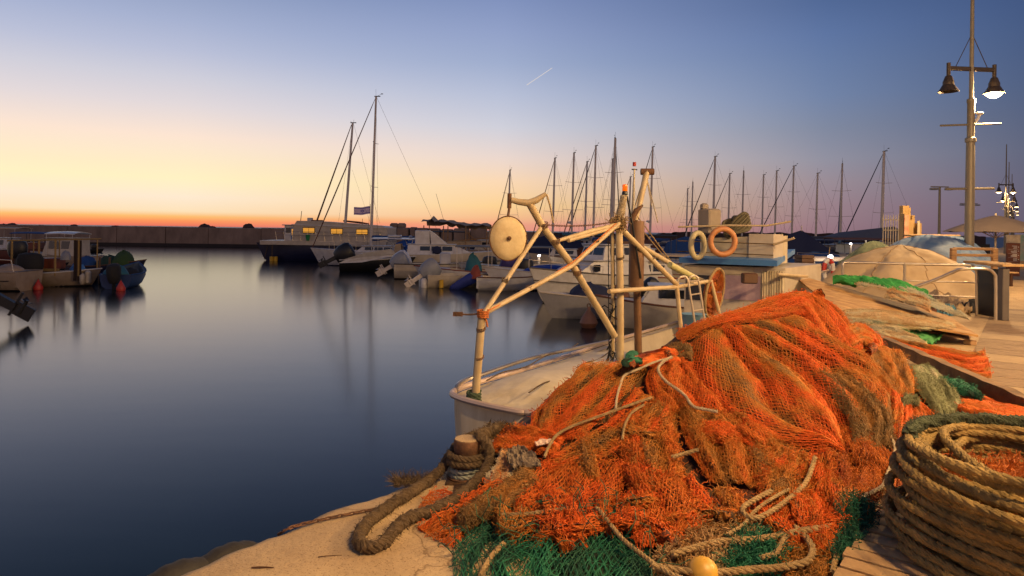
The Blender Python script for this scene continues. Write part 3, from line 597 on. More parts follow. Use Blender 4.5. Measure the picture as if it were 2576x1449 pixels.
for i in range(30):
    for _ in range(50):
        cx_, cy_ = rs_.uniform(1180, 2190), rs_.uniform(1000, 1330)
        lo = 1310-(cx_-1180)*.52 if cx_ < 1600 else 1040 if cx_ < 1900 else 1130
        if cy_ > lo and cy_ < 1330: break
    an = rs_.uniform(-.5, 1.6)+PI/2*(rs_.random() < .2); L_, W_2 = rs_.uniform(45, 110), rs_.uniform(16, 42); ca, sa = math.cos(an), math.sin(an)
    ct = [[(cx_+L_*u*ca-W_2*v*sa, cy_+(L_*u*sa+W_2*v*ca)*.75, (.03 if v == 0 and abs(u) < .9 else -.02)) for u in (-1, -.35, .35, 1)] for v in (-1, 0, 1)]
    h_ = hit(cx_, cy_, .05); po = min(cen, key=lambda q: ((q[1]-h_)**2).sum())[0]
    o = net_patch('loose_fold', '', ct, rs_.choice(['orange', 'orange', 'orange', 'orange_brown', 'mix', matpal(po)]), fold=(.035, rs_.choice([2, 3])), cell=rs_.choice([.030, .038, .046]), layers=2, seed=100+i, fuzz=140, lift=.075, cat=None, r=.0021); o.parent = po
# ---------- street lamp light helper ----------
def lamp_light(name, loc, e, rad=.12, col=(1, .63, .28), parent=None):
    l = bpy.data.lights.new(name, 'POINT'); l.energy = e; l.shadow_soft_size = rad; l.color = col
    o = bpy.data.objects.new(name, l); COL.objects.link(o); o.location = loc
    if parent: o.parent = parent
    return o
# ---------- ropes ----------
def ropem(name, c1, c2, sc=60): return mat(name, c1, .9, col2=c2, scale=sc*.35, bump=1.0, bscale=sc*4)
ROPE_TAN = ropem('tan_rope', (.44, .30, .14), (.24, .15, .06)); ROPE_PALE = ropem('pale_rope', (.52, .42, .28), (.34, .26, .16)); ROPE_BR = ropem('dark_brown_rope', (.15, .095, .045), (.06, .036, .016))
ROPE_WH = ropem('white_rope', (.42, .44, .38), (.28, .30, .25)); ROPE_YB = ropem('coil_rope', (.36, .23, .07), (.12, .08, .026), 26); ROPE_GR = ropem('green_binding', (.06, .075, .035), (.03, .035, .018), 30)
def twist(path, rad, n=3, pitch=None, frac=.56, jit=.0, fuzz=0, seed=1):
    """n twisted strands round a centre line"""
    rnd = random.Random(seed); mb = MB(); path = [Vector(p) for p in path]
    L = [0]
    for i in range(1, len(path)): L.append(L[-1]+(path[i]-path[i-1]).length)
    step = rad*.55; k = max(4, int(L[-1]/step)); q = []; j = 0
    for i in range(k+1):
        d = L[-1]*i/k
        while j < len(L)-2 and L[j+1] < d: j += 1
        f = (d-L[j])/max(1e-9, L[j+1]-L[j]); q.append(path[j].lerp(path[j+1], min(1, f)))
    pitch = pitch or rad*6.5; nrm = None; fr = []
    for i in range(k+1):
        t = (q[min(i+1, k)]-q[max(i-1, 0)]).normalized()
        if nrm is None: nrm = t.orthogonal()
        nrm = (nrm-t*nrm.dot(t)).normalized(); fr.append((nrm.copy(), t.cross(nrm)))
    for s in range(n):
        pts_ = []; rs = []
        for i in range(k+1):
            a = 2*PI*(s/n+L[-1]*i/k/pitch); pts_.append(q[i]+(fr[i][0]*math.cos(a)+fr[i][1]*math.sin(a))*rad*(1-frac)*1.05)
            rs.append(rad*frac*(1+jit*(rnd.random()-.5)))
        mb.tube(pts_, rs, 7)
    for i in range(fuzz):
        i0 = rnd.randrange(k); a = rnd.random()*2*PI; o = fr[i0][0]*math.cos(a)+fr[i0][1]*math.sin(a); p = q[i0]+o*rad*.9
        v = (o+Vector((rnd.uniform(-1, 1), rnd.uniform(-1, 1), rnd.uniform(-1, 1)))*.9).normalized()*rad*rnd.uniform(.3, .9)
        mb.tube([p, p+v*.5, p+v+Vector((0, 0, -rad*.2))], [rad*.04, rad*.035, rad*.02], 3)
    return mb
def hp_path(px, lift): return smooth_path([Vector(hit(x, y, lift)) for x, y in px], 8)
ropes = [
 ('pale twisted rope curving across the upper nets of the heap', [(1690, 898), (1666, 912), (1656, 931), (1673, 957), (1705, 980), (1724, 996), (1744, 1022), (1775, 1030), (1805, 1036)], .011, ROPE_PALE, .12),
 ('pale rope hooked over the orange net left of the crest', [(1690, 900), (1650, 910), (1608, 928), (1572, 944), (1560, 970), (1552, 1000), (1549, 1030)], .009, ROPE_PALE, .11),
 ('tan rope edging the orange net band above the grey rag', [(1640, 1000), (1553, 1030), (1500, 1050), (1440, 1072), (1400, 1095), (1380, 1125), (1370, 1150)], .010, ROPE_TAN, .10),
 ('short tan rope bent over the tan knotted net', [(1620, 1018), (1590, 1038), (1572, 1070), (1566, 1105)], .009, ROPE_TAN, .12),
 ('stout tan rope looping through the orange and tan nets at the foot of the heap', [(2050, 1150), (2043, 1175), (2026, 1215), (1991, 1250), (1942, 1285), (1904, 1303), (1879, 1298), (1868, 1280), (1890, 1262), (1940, 1235)], .014, ROPE_TAN, .12),
 ('short tan rope end lying on the brown and orange net', [(1690, 1150), (1720, 1142), (1756, 1131)], .012, ROPE_TAN, .12),
 ('pale rope hanging between the dark orange net and the coil', [(2238, 1095), (2252, 1125), (2245, 1160), (2235, 1187), (2221, 1222), (2183, 1243), (2148, 1264)], .011, ROPE_PALE, .10),
 ('tan rope along the lower edge of the orange hood net', [(1262, 1296), (1318, 1294), (1381, 1286), (1430, 1280)], .012, ROPE_TAN, .11),
 ('tan rope running from the orange corner to the lower edge of the green net', [(1500, 1278), (1515, 1292), (1562, 1351), (1615, 1395), (1678, 1439), (1760, 1470)], .012, ROPE_TAN, .09),
 ('grey tan rope end lying in the green net', [(1268, 1366), (1240, 1395), (1220, 1425), (1208, 1450)], .013, ROPE_TAN, .08),
 ('thick fuzzy tan rope lying across the green net right of the coarse tan net', [(2100, 1322), (2060, 1330), (2026, 1334), (1956, 1348), (1886, 1358), (1820, 1362), (1760, 1375), (1690, 1395)], .017, ROPE_TAN, .10),
 ('fuzzy tan rope bending round the yellow float', [(2000, 1325), (2015, 1340), (2033, 1358), (2045, 1385), (2030, 1412), (1974, 1426), (1900, 1432), (1830, 1438), (1764, 1440), (1690, 1432), (1640, 1425)], .017, ROPE_TAN, .09),
 ('short curved tan rope above the yellow float', [(1975, 1352), (1963, 1375), (1949, 1393), (1914, 1404)], .014, ROPE_TAN, .10),
 ('tan rope under the torn orange strands beside the pallet', [(2150, 1330), (2120, 1370), (2105, 1400), (2095, 1440)], .014, ROPE_TAN, .08),
 ('tan rope stub crossing the green netting left of the stout loop', [(1985, 1230), (1930, 1262), (1895, 1290), (1870, 1320), (1830, 1345)], .010, ROPE_TAN, .11)]
for i, (lb, px, r, m, lf) in enumerate(ropes):
    tag(twist(hp_path(px, lf), r, 3, jit=.2, fuzz=120, seed=i).build('rope', m), lb, 'rope', 'ropes among the nets')

def gp(x, y, z): return G(x, y, z)
bt = G(1172, 1212, 0); BX, BY = bt.x, bt.y+.07
b = root('mooring_bollard', (BX, BY, 0), 0, 'short rusty steel bollard with sandy top wound with brown and white rope', 'bollard')
MB().lathe([(.13, 0), (.13, .02), (.082, .035), (.080, .17), (.086, .185), (.086, .245), (.082, .25), (0, .25)], 28).build('post', RUST, b)
MB().lathe([(0, .0), (.079, 0), (.079, .006), (.06, .010), (0, .010)], 28, c=(0, 0, .249)).build('cap', QM, b)
def ring(rad, z, wob=.004, n=48, tilt=0, a0=0, a1=2*PI):
    return [(BX+rad*math.cos(a)*(1+wob*math.sin(3*a)), BY+rad*math.sin(a), z+tilt*math.sin(a+1)) for a in [a0+(a1-a0)*i/n for i in range(n+1)]]
tag(twist(ring(.105, .045, tilt=.012)+ring(.104, .078, tilt=.014)+ring(.135, .06, a1=1.2, n=10)+[(BX+.20, BY+.02, .09), (BX+.22, BY-.03, .16), (BX+.20, BY-.02, .2), (BX+.17, BY+.03, .13), (BX+.2, BY+.03, .05), (BX+.24, BY-.02, .04)], .016, 3, seed=5).build('white_rope', ROPE_WH), 'white twisted rope wound round the foot of the bollard', 'rope')
pz = .036
loop = [gp(1262, 1078, .22), gp(1235, 1088, .22), gp(1212, 1100, .24)]+[Vector(p) for p in ring(.112, .155, a0=1.2, a1=-PI*1.05, n=16)]+[Vector(p) for p in ring(.118, .12, a0=PI*.95, a1=-PI*.9, n=20)]
loop2 = [gp(1235, 1085, .20), gp(1190, 1098, .20), gp(1160, 1112, .18), gp(1124, 1158, .10), gp(1107, 1185, .06), gp(1063, 1219, pz), gp(1030, 1240, pz), gp(995, 1263, pz), gp(937, 1304, pz), gp(908, 1336, pz), gp(903, 1360, pz), gp(915, 1374, pz), gp(940, 1376, pz), gp(971, 1361, pz), gp(991, 1333, pz), gp(1029, 1304, pz), gp(1080, 1287, pz), gp(1141, 1258, pz+.02), gp(1185, 1222, .06), gp(1218, 1190, .10), gp(1232, 1150, .16), gp(1224, 1115, .24), gp(1205, 1095, .27), gp(1232, 1084, .24), gp(1262, 1072, .22)]
tag(twist(smooth_path(loop2, 6), .036, 4, pitch=.105, frac=.50, jit=.6, fuzz=1200, seed=8).build('mooring_rope', ROPE_BR), 'thick dark brown braided rope looped on the quay beside the bollard', 'rope')
tag(twist(smooth_path(loop, 4), .024, 4, pitch=.11, frac=.55, jit=.4, fuzz=400, seed=9).build('bollard_rope', ROPE_BR), 'dark brown rope wound twice round the head of the bollard', 'rope')
tuft = MB()
for i in range(420):
    p = gp(random.uniform(992, 1062), random.uniform(1205, 1228), .02); v = Vector((random.gauss(-.3, 1), random.gauss(.3, 1), random.uniform(.1, 1.3))).normalized()*random.uniform(.03, .10)
    tuft.tube([p, p+v*.5+Vector((0, 0, .01)), p+v], [.0016, .0013, .0008], 3)
tag(tuft.build('frayed_rope_end', ROPE_BR), 'wispy frayed dark rope end at the quay edge behind the rope loop', 'rope end')
tuft = MB()
for i in range(700):
    p = gp(random.uniform(1225, 1290), random.uniform(1066, 1105), .2); v = Vector((random.gauss(0, 1), random.gauss(0, 1), random.gauss(.2, .7))).normalized()*random.uniform(.02, .055)
    tuft.tube([p, p+v*.5, p+v], [.004, .003, .001], 3)
tag(tuft.build('frayed_rope_knot', ROPE_BR), 'shaggy dark knot of rope at the stern corner of the fishing boat', 'rope end')
# chain over the edge
cp = smooth_path([gp(1000, 1262, .012), gp(961, 1277, .012), gp(893, 1290, .012), gp(843, 1300, .012), gp(792, 1311, .012), gp(741, 1324, .012), gp(717, 1334, .004), gp(700, 1345, -.08)], 20)
ch = MB(); acc = 0; flip = 0
for i in range(1, len(cp)):
    acc += (cp[i]-cp[i-1]).length
    if acc > .030:
        acc = 0; flip ^= 1; t = (cp[i]-cp[i-1]).normalized(); s = t.cross(Vector((0, 0, 1))).normalized(); u = Vector((0, 0, 1)) if flip else s
        if not flip: s = Vector((0, 0, 1))
        s2 = s if not flip else s
        w_ = (Vector((0, 0, 1)) if flip else t.cross(Vector((0, 0, 1))).normalized())
        ch.tube([cp[i]+t*.022*math.cos(a)+w_*.011*math.sin(a)*(.6 if flip else 1) for a in [2*PI*k/10 for k in range(10)]], .0042, 5, closed=True)
tag(ch.build('iron_chain', RUST), 'rusty iron chain lying along the quay edge', 'chain')
# tyres hung over the edge
def tyre(s, z, lb):
    o = root('fender_tyre', Q(s, -.14, z), math.atan2(D.y, D.x), lb, 'tyre', 'old tyres hung on the quay wall')
    rows = []
    for i in range(72):
        a = 2*PI*i/72; row = []
        for k in range(14):
            b_ = 2*PI*k/14; rr = .085; gro = .006 if (i % 3 == 0 and math.cos(b_) > .5) else 0
            q = .27+(rr-gro)*math.cos(b_); row.append((q*math.cos(a), (rr*1.05)*math.sin(b_), q*math.sin(a)))
        rows.append(row)
    rows.append(rows[0]); MB().grid(rows, closed_u=True).build('tread', RUBBER, o, ang=50)
    MB().tube([(0, -.02, .26), (.0, -.08, .30), (0, -.15, .325)], .008, 6).build('hanging_rope', ROPE_TAN, o)
    return o
def sof(p): return (Vector(p)-E0).dot(D)
def tof(p): return (Vector(p)-E0).dot(N)
tyre(sof(G(612, 1372)), -.40, 'old tyre hung over the quay edge near the chain'); tyre(sof(G(487, 1425)), -.39, 'old tyre hung over the quay edge at the bottom of the picture')
for a, b_, lb in (((633, 1428), (689, 1428), 'thick bent dark twig on the sandy concrete'), ((800, 1401), (860, 1397), 'thin straight dark twig on the sandy concrete')):
    p, q = G(*a, .006), G(*b_, .006)
    tag(MB().tube([p, p.lerp(q, .35)+Vector((0, -.004, .004)), p.lerp(q, .7)+Vector((0, .004, 0)), q], [.004, .005, .004, .002] if a[0] < 700 else [.002]*4, 6).build('twig', WOODD), lb, 'twig')
# ---------- pallet, coil, float, rag ----------
pa, pb = G(2095, 1449, .14), G(2240, 1262, .14); t0 = tof(pa); s0, s1 = sof(pa)-.35, sof(pb)
PALW = mat('pallet_wood', (.47, .30, .14), .8, col2=(.30, .175, .075), scale=4, bump=.6, bscale=25, stretch=(3, 3, 3), detail=8)
o = root('wooden_pallet', Q(s0, t0, 0), math.atan2(D.y, D.x), 'pale wooden pallet of close slats under the coil of rope', 'pallet')
k = int((s1-s0)/.118)
for i in range(k+1):
    MB().box((i*.118+.05, -.62, .130+random.uniform(-.002, .002)), (.098, 1.24+random.uniform(-.03, .03), .022), bev=.003, rz=random.uniform(-.008, .008)).build('slat', PALW, o)
for y in (-.06, -.62, -1.18): MB().box(((s1-s0)/2, y, .069), (s1-s0, .09, .096), bev=.003).build('stringer', PALW, o)
cc = Vector((2.43, 2.98, 0)); cp = []
def coil(name, turns, z0, z1, r0, r1, rr, seed, parent, wob=.02, m=ROPE_YB, cx=0, cy=0, sq=.0):
    rnd = random.Random(seed); pts_ = []; n = int(turns*44); ph = [rnd.uniform(0, 6) for _ in range(6)]
    for i in range(n+1):
        f = i/n; a = 2*PI*turns*f+seed; tr = f*turns
        rad = r0+(r1-r0)*f+wob*math.sin(a*.5+ph[0]+tr)+wob*.7*math.sin(a*1.37+ph[1])+sq*math.cos(2*a+ph[2])
        z = z0+(z1-z0)*f+.014*math.sin(a*.9+ph[3])+.012*math.sin(a*1.9+ph[4])
        pts_.append((cx+rad*math.cos(a), cy+rad*math.sin(a), z))
    pts_ = smooth_path(pts_, 3)
    mb = twist(pts_, rr, 3, pitch=rr*6.5, frac=.70, jit=.42, seed=seed)
    for j in range(int(len(pts_)*4)):
        p = Vector(pts_[rnd.randrange(len(pts_))]); v = Vector((rnd.gauss(0, 1), rnd.gauss(0, 1), rnd.gauss(0, 1))).normalized()
        q = p+v*rr*.9; v2 = (v+Vector((rnd.gauss(0, .8), rnd.gauss(0, .8), rnd.gauss(0, .8)))).normalized()*rr*rnd.uniform(.3, .8)
        mb.tube([q, q+v2*.6, q+v2], [rr*.09, rr*.07, rr*.03], 3)
    return mb.build(name, m, parent)
rc = root('rope_coil', (cc.x, cc.y, .145), 0, 'waist-high coil of thick yellow brown rope standing on the pallet', 'rope coil')
coil('outer_turns', 12.3, .03, .42, .60, .545, .0215, 3, rc, .040, sq=.02)
coil('upper_turns', 3.6, .37, .485, .575, .53, .0215, 7, rc, .055, sq=.03)
coil('inner_turns', 7.0, .03, .36, .50, .45, .023, 12, rc, .04)
coil('loose_turns', 3.6, .34, .47, .40, .51, .0215, 21, rc, .07, sq=.07)
bd = []
for i in range(40):
    a = R(62)+R(88)*i/39; bd.append((.55*math.cos(a), .55*math.sin(a), .49+.004*math.sin(i)))
twist(bd, .036, 5, pitch=.09, frac=.42, jit=.5, fuzz=300).build('green_binding', ROPE_GR, rc)
MB().tube(smooth_path([(.30, .42, .50), (.34, .50, .52), (.44, .42, .50), (.53, .22, .46), (.62, .02, .44)], 8), .042, 10).build('thick_wrapped_end', ROPE_YB, rc)
net('rust coloured tangle of twine filling the inside of the rope coil', [[(cc.x-.42, cc.y-.1, .40), (cc.x-.2, cc.y-.38, .36), (cc.x+.2, cc.y-.42, .36), (cc.x+.5, cc.y-.2, .38)], [(cc.x-.40, cc.y+.15, .42), (cc.x-.1, cc.y, .46), (cc.x+.2, cc.y, .46), (cc.x+.5, cc.y+.1, .42)], [(cc.x-.2, cc.y+.40, .38), (cc.x, cc.y+.44, .38), (cc.x+.3, cc.y+.4, .38), (cc.x+.5, cc.y+.3, .38)]], 'red', fold=(.04, 5), cell=.03, mode='abs', seed=50, fuzz=6000, curl=1.3, layers=2)
fl = Vector(hit(1768, 1442, .075)); o = root('yellow_float', fl, 0, 'round yellow net float half sunk among ropes at the lower edge', 'float')
MB().lathe([(.070*math.sin(PI*i/16)+(0 if 0 < i < 16 else 0), -.070*math.cos(PI*i/16)) for i in range(17)], 32).build('ball', mat('float_plastic', (.58, .33, .04), .45, col2=(.40, .22, .03), scale=8), o)
MB().tube([(.071*math.cos(a), .071*math.sin(a), .005) for a in [2*PI*i/40 for i in range(40)]], .0018, 5, closed=True).build('seam', mat('float_seam', (.3, .16, .02), .6), o)

def cloth(name, label, ctrl, m, mode='heap', lift=.05, amp=.02, fr=4, seed=0, cat='cloth', group=None, th=.006, noise=1.0, n=(90, 120), sc=9, parent=None, ridge=None):
    C3 = [[hit(c[0], c[1], lift+(c[2] if len(c) > 2 else 0)) for c in row] for row in ctrl] if mode == 'heap' else [[np.array(P(*c)) if mode == 'px' else np.array(c) for c in row] for row in ctrl]
    S = surf(C3, n); a, b_ = S.shape[:2]
    u = np.linspace(0, 1, b_)[None, :]*np.ones((a, 1)); v = np.linspace(0, 1, a)[:, None]*np.ones((1, b_))
    ph = v*fr+(fbm(u*2.5+seed, v*2.5, seed, 3)-.5)*2
    d = amp*(np.abs(np.sin(PI*ph))**.6-.5)*(.3+fbm(u*3, v*3, seed+3, 2))+amp*noise*((fbm(u*sc, v*sc, seed+5, 5)-.48)*2-np.abs(fbm(u*sc*.6+7, v*sc*.6, seed+8, 4)-.47)*2.2)
    Nn = normals(S); S = S+Nn*d[..., None]; Nn = normals(S)
    ii = np.arange(a*b_).reshape(a, b_); Fq = np.stack([ii[:-1, :-1], ii[:-1, 1:], ii[1:, 1:], ii[1:, :-1]], -1).reshape(-1, 4)
    V = np.concatenate([S.reshape(-1, 3), (S-Nn*th).reshape(-1, 3)]); Fq = np.concatenate([Fq, Fq[:, ::-1]+a*b_])
    o = np_obj(name, V, Fq, m, parent)
    return tag(o, label, cat, group) if not parent else o
RAG = mat('grey_rag', (.20, .15, .105), .9, col2=(.13, .095, .065), scale=5, bump=.6)
cloth('rag', 'crumpled grey brown rag on the nets right of the bollard', [[(1280, 1128), (1300, 1122), (1325, 1130)], [(1275, 1150), (1305, 1145), (1350, 1148)], [(1290, 1175), (1320, 1172), (1362, 1170)]], RAG, lift=.11, amp=.022, fr=4, seed=3, cat='rag')
cloth('plastic_scrap', 'small pinkish white scrap on the orange net above the rag', [[(1345, 1112), (1370, 1104), (1392, 1106)], [(1350, 1120), (1372, 1116), (1390, 1114)]], mat('pink_scrap', (.6, .42, .34), .6), lift=.10, amp=.01, seed=4, cat='scrap', n=(20, 30))
# ---------- boards, beam and nets behind the heap ----------
def slab_px(name, corners, th, m, parent=None):
    return MB().prism([P(*c) for c in corners], (0, 0, -th)).build(name, m, parent, smooth=False)
PLY = mat('plywood', (.52, .30, .10), .75, col2=(.17, .07, .02), scale=2.4, bump=.6, bscale=20, stretch=(1.0, 3.5, 6), detail=10)
tag(slab_px('plywood_board', [(1992, 688, 13.2), (2382, 792, 12.0), (2461, 843, 9.75), (2108, 785, 9.75)], .03, PLY), 'big weathered plywood board with a torn corner carrying green cloth and pale nets', 'board')
tag(slab_px('plywood_sheet', [(2150, 795, 10.6), (2445, 840, 10.3), (2440, 852, 10.0), (2130, 800, 10.2)], .02, WOOD), 'lower plywood sheet showing as a thin edge under the big board', 'board')
a, b_ = P(2192, 846, 8.6), P(2660, 1052, 4.9); dv = (b_-a); sd = dv.cross(Vector((0, 0, 1))).normalized()*.045
bm_ = MB(); n = 24; rows = []
for i in range(n+1):
    p = a.lerp(b_, i/n)+Vector((0, 0, .004*math.sin(i*1.7))); hh = .062+.004*math.sin(i*2.3)
    rows.append([p-sd+Vector((0, 0, -hh)), p+sd+Vector((0, 0, -hh)), p+sd+Vector((0, 0, hh)), p-sd+Vector((0, 0, hh))])
bm_.grid(rows, closed_u=True); bm_.f.append((0, 1, 2, 3)); bm_.f.append((n*4+3, n*4+2, n*4+1, n*4))
tag(bm_.build('wooden_beam', mat('old_beam_wood', (.26, .13, .035), .7, col2=(.07, .033, .012), scale=4, bump=.8, bscale=12, detail=9), smooth=False), 'long dark wooden beam lying slantwise over the nets', 'beam')
for x, y, Y in ((2215, 865, 8.35), (2560, 1040, 5.4)):
    p = P(x, y, Y); tag(MB().box((p.x, p.y, p.z/2-.03), (.10, .12, max(.05, p.z-.06)), rz=.6, bev=.004).build('support_block', WOOD), 'wooden block holding up the '+('far' if Y > 7 else 'near')+' end of the long beam', 'block')
for i, (x, y, Y) in enumerate([(2010, 700, 12.9), (2375, 795, 11.9), (2440, 848, 9.9), (2120, 792, 9.95)]):
    p = P(x, y, Y); tag(MB().box((p.x, p.y, p.z/2-.02), (.12, .12, max(.05, p.z-.045)), rz=.3, bev=.004).build('board_prop', WOOD), 'wooden prop under the '+['far end', 'far corner', 'torn corner', 'near edge'][i]+' of the plywood board', 'prop')
GC = mat('bright_green_cloth', (.03, .30, .06), .75, col2=(.015, .14, .03), scale=6, bump=.5); GCM = mat('mid_green_cloth', (.05, .24, .06), .8, scale=3, bump=.4)
cloth('green_cloth', 'bright green cloth crumpled along the top edge of the plywood board', [[(2095, 697, 12.8), (2150, 694, 12.6), (2220, 700, 12.4), (2290, 722, 12.1), (2340, 748, 11.9)], [(2095, 706, 12.5), (2160, 712, 12.2), (2220, 722, 11.9), (2290, 745, 11.6), (2350, 768, 11.5)]], GC, mode='px', amp=.09, fr=2, seed=6, noise=1.2)
cloth('green_ground_cloth', 'green cloth spread on the ground under the plywood board', [[(2150, 800, 10.6), (2250, 812, 10.6), (2400, 835, 10.6)], [(2190, 815, 9.9), (2260, 828, 9.8), (2360, 850, 9.6)], [(2170, 822, 9.5), (2260, 850, 9.2), (2345, 868, 9.0)]], GCM, mode='px', amp=.06, fr=2, seed=7)
def up(rows, dz=.05): return [[P(*c)+Vector((0, 0, dz)) for c in r] for r in rows]
net('grey blue net heaped along the green cloth on the plywood board', up([[(2250, 728, 12.2), (2310, 745, 11.9), (2370, 785, 11.5)], [(2255, 745, 11.8), (2320, 768, 11.4), (2400, 800, 11.0)], [(2300, 765, 11.3), (2360, 790, 10.9), (2440, 815, 10.5)]], .09), 'grey', fold=(.07, 3), cell=.03, mode='abs', seed=60, fuzz=1800)
net('peach coloured net heaped in the middle of the plywood board', up([[(2235, 738, 11.9), (2290, 755, 11.5), (2340, 775, 11.2)], [(2225, 760, 11.3), (2290, 775, 11.0), (2340, 795, 10.7)]], .08), 'peach', fold=(.08, 3), cell=.03, mode='abs', seed=61, fuzz=1800)
net('thin pale net spread across the plywood board and over its near edge', up([[(2150, 715, 12.3), (2210, 722, 12.1), (2250, 732, 12.0)], [(2160, 722, 12.0), (2215, 732, 11.8), (2260, 742, 11.7)]], .04), 'beige', fold=(.03, 2), cell=.035, mode='abs', seed=62, fuzz=700, under=False)
net('pale net hanging in folds from the near edge of the plywood board', [[P(2115, 787, 9.85)+Vector((0, 0, .05)), P(2200, 788, 9.95)+Vector((0, 0, .05)), P(2300, 800, 10.0)+Vector((0, 0, .05)), P(2400, 820, 10.0)+Vector((0, 0, .05))], [P(2110, 795, 9.7), P(2200, 796, 9.7), P(2290, 808, 9.72), P(2400, 822, 9.8)], [P(2125, 815, 9.6), P(2205, 835, 9.55), P(2260, 830, 9.6), P(2330, 828, 9.7)]], 'beige', fold=(.05, 4), cell=.034, mode='abs', seed=63, fuzz=1500, under=False)
# ---------- boats ----------
def hullpts(L, B, H, bow=.6, tr=.82, sheer=.3, n=16, flare=.75, keel=-.25, full=2.2):
    rows = []
    for i in range(n+1):
        f = i/n; x = -L/2+L*f
        w = B/2*(tr+(1-tr)*math.sin(min(1, f/.45)*PI/2)) if f < .45 else B/2*max(.0, 1-((f-.45)/.55)**full)
        w = max(w, .012); zt = H*(1+sheer*max(0, (f-.35)/.65)**1.8); xo = bow*max(0, (f-.55)/.45)**2
        zc = zt*.45
        rows.append([(x+xo, w, zt), (x+xo*.75, w*.985, zt*.72), (x+xo*.35, w*(flare+.12*(1-f)), zc*.5), (x, w*flare*.7, -.06), (x-.05, 0, keel)])
    return rows
def hull(rt, L, B, H, m, deckm=WHITE, stripe=None, cockpit=None, bottom=None, name='hull', **k):
    """lofted hull about the waterline, transom at -x, bow at +x; an open cockpit when asked"""
    rows = hullpts(L, B, H, **k); full = [r+[(p[0], -p[1], p[2]) for p in r[-2::-1]] for r in rows]
    mb = MB().grid(full); mb.f.append(tuple(range(len(full[0])-1, -1, -1))); o = mb.build(name, m, rt, ang=35)
    # deck: from stern to bow, with coaming dropped in the cockpit
    ck = cockpit or (2, 2); d = MB(); dr = []
    for i, r in enumerate(rows):
        f = i/(len(rows)-1); x, w, z = r[0]; inn = ck[0] <= f <= ck[1]
        wi = max(w-.12, w*.5); zi = z-(min(.5, H*.6) if inn else -.015)
        dr.append([(x, w*.995, z-.004), (x, wi, z-.002), (x, wi*.98, zi), (x, -wi*.98, zi), (x, -wi, z-.002), (x, -w*.995, z-.004)])
    d.grid(dr); d.build('deck', deckm, rt, ang=30)
    g = MB(); gl = [Vector(r[0]) for r in rows]
    for s in (1, -1): g.tube([(p.x, p.y*s, p.z) for p in gl], .028, 6)
    g.build('gunwale', stripe or deckm, rt)
    if bottom:
        q = [[(p[0], p[1]*1.012+.003, p[2]) for p in (((a[2][0]+a[3][0])/2, (a[2][1]+a[3][1])/2, .06), a[3])] for a in rows]
        for s in (1, -1): MB().grid([[(x, y*s, z) for x, y, z in r] for r in q]).build('waterline_stripe', bottom, rt)
    return rows
def boat(name, px, x, Y, heading, label, group, cat='boat'):
    p = P(px, 600, Y) if x is None else Vector((x, Y, 0)); return root(name, (p.x, Y, WATER), R(heading), label, cat, group)
def outboard(rt, x, y=0, z=.45, tilt=0, m=BLACK, m2=None, s=1.0, name='outboard_motor'):
    M = Matrix.Rotation(R(tilt), 3, 'Y')
    def T(p): return (M @ (Vector(p)*s))+Vector((x, y, z))
    o = MB(); r0 = [(.02, -.12), (.15, -.12), (.21, .0), (.24, .14), (.245, .34), (.20, .46), (.09, .50), (0, .50)]
    rows = []
    for r, zz in r0:
        rows.append([T((-.10+r*1.75*math.cos(a), r*1.15*math.sin(a), zz*1.35+.12)) for a in [2*PI*k/14 for k in range(14)]])
    o.grid(rows, closed_u=True); c = o.build(name, m, rt)
    l = MB().box((0, 0, 0), (1, 1, 1)); l.v = [tuple(T((-.12+.20*vx*(1-.2*(vz < 0)), .11*vy, -.18+.7*vz/1)) ) for vx, vy, vz in l.v]; l.build('shaft', m2 or m, c)
    f = MB().box((0, 0, 0), (1, 1, 1)); f.v = [tuple(T((-.18+.50*vx, .03*vy, -.50+.04*vz))) for vx, vy, vz in f.v]
    f.box((0, 0, 0), (1, 1, 1)); k = len(f.v)-8
    for i in range(8): vx, vy, vz = f.v[k+i]; f.v[k+i] = tuple(T((-.12+.26*vx, .04*vy, -.68+.36*vz)))
    for b in range(3):
        a = 2*PI*b/3+.4; ca, sa = math.cos(a), math.sin(a)
        f.add([T((-.30, 0, -.64)), T((-.33, .06*ca-.05*sa, -.64+.06*sa+.05*ca)), T((-.36, .15*ca, -.64+.15*sa)), T((-.30, .07*ca+.06*sa, -.64+.07*sa-.06*ca))], [(0, 1, 2, 3)])
    f.tube([T((-.05, 0, -.64)), T((-.34, 0, -.64))], [.055*s, .03*s], 8)
    f.build('propeller_leg', m2 or m, c)
    return c
def canopy(rt, x0, x1, w, z0, z1, m, pm=WIRE, name='canopy', th=.05, arch=.08):
    mb = MB(); rows = []
    for i in range(7):
        x = x0+(x1-x0)*i/6; rows.append([(x, w/2*(k/4-1), z1+arch*(1-(k/4-1)**2)-arch*.3*abs(i/3-1)) for k in range(9)])
    mb.grid(rows); low = [[(p[0], p[1], p[2]-th) for p in r] for r in rows]; mb.grid([r[::-1] for r in low])
    for a, b in ((rows[0], low[0]), (low[-1], rows[-1])): mb.grid([b, a])
    mb.grid([[r[0] for r in rows], [r[0] for r in low]]); mb.grid([[r[-1] for r in low], [r[-1] for r in rows]])
    c = mb.build(name, m, rt)
    for x in (x0+.1, x1-.1):
        for s in (1, -1): MB().tube([(x, s*w*.46, z0), (x, s*w*.48, z1)], .018, 6).build('canopy_post', pm, rt)
    return c
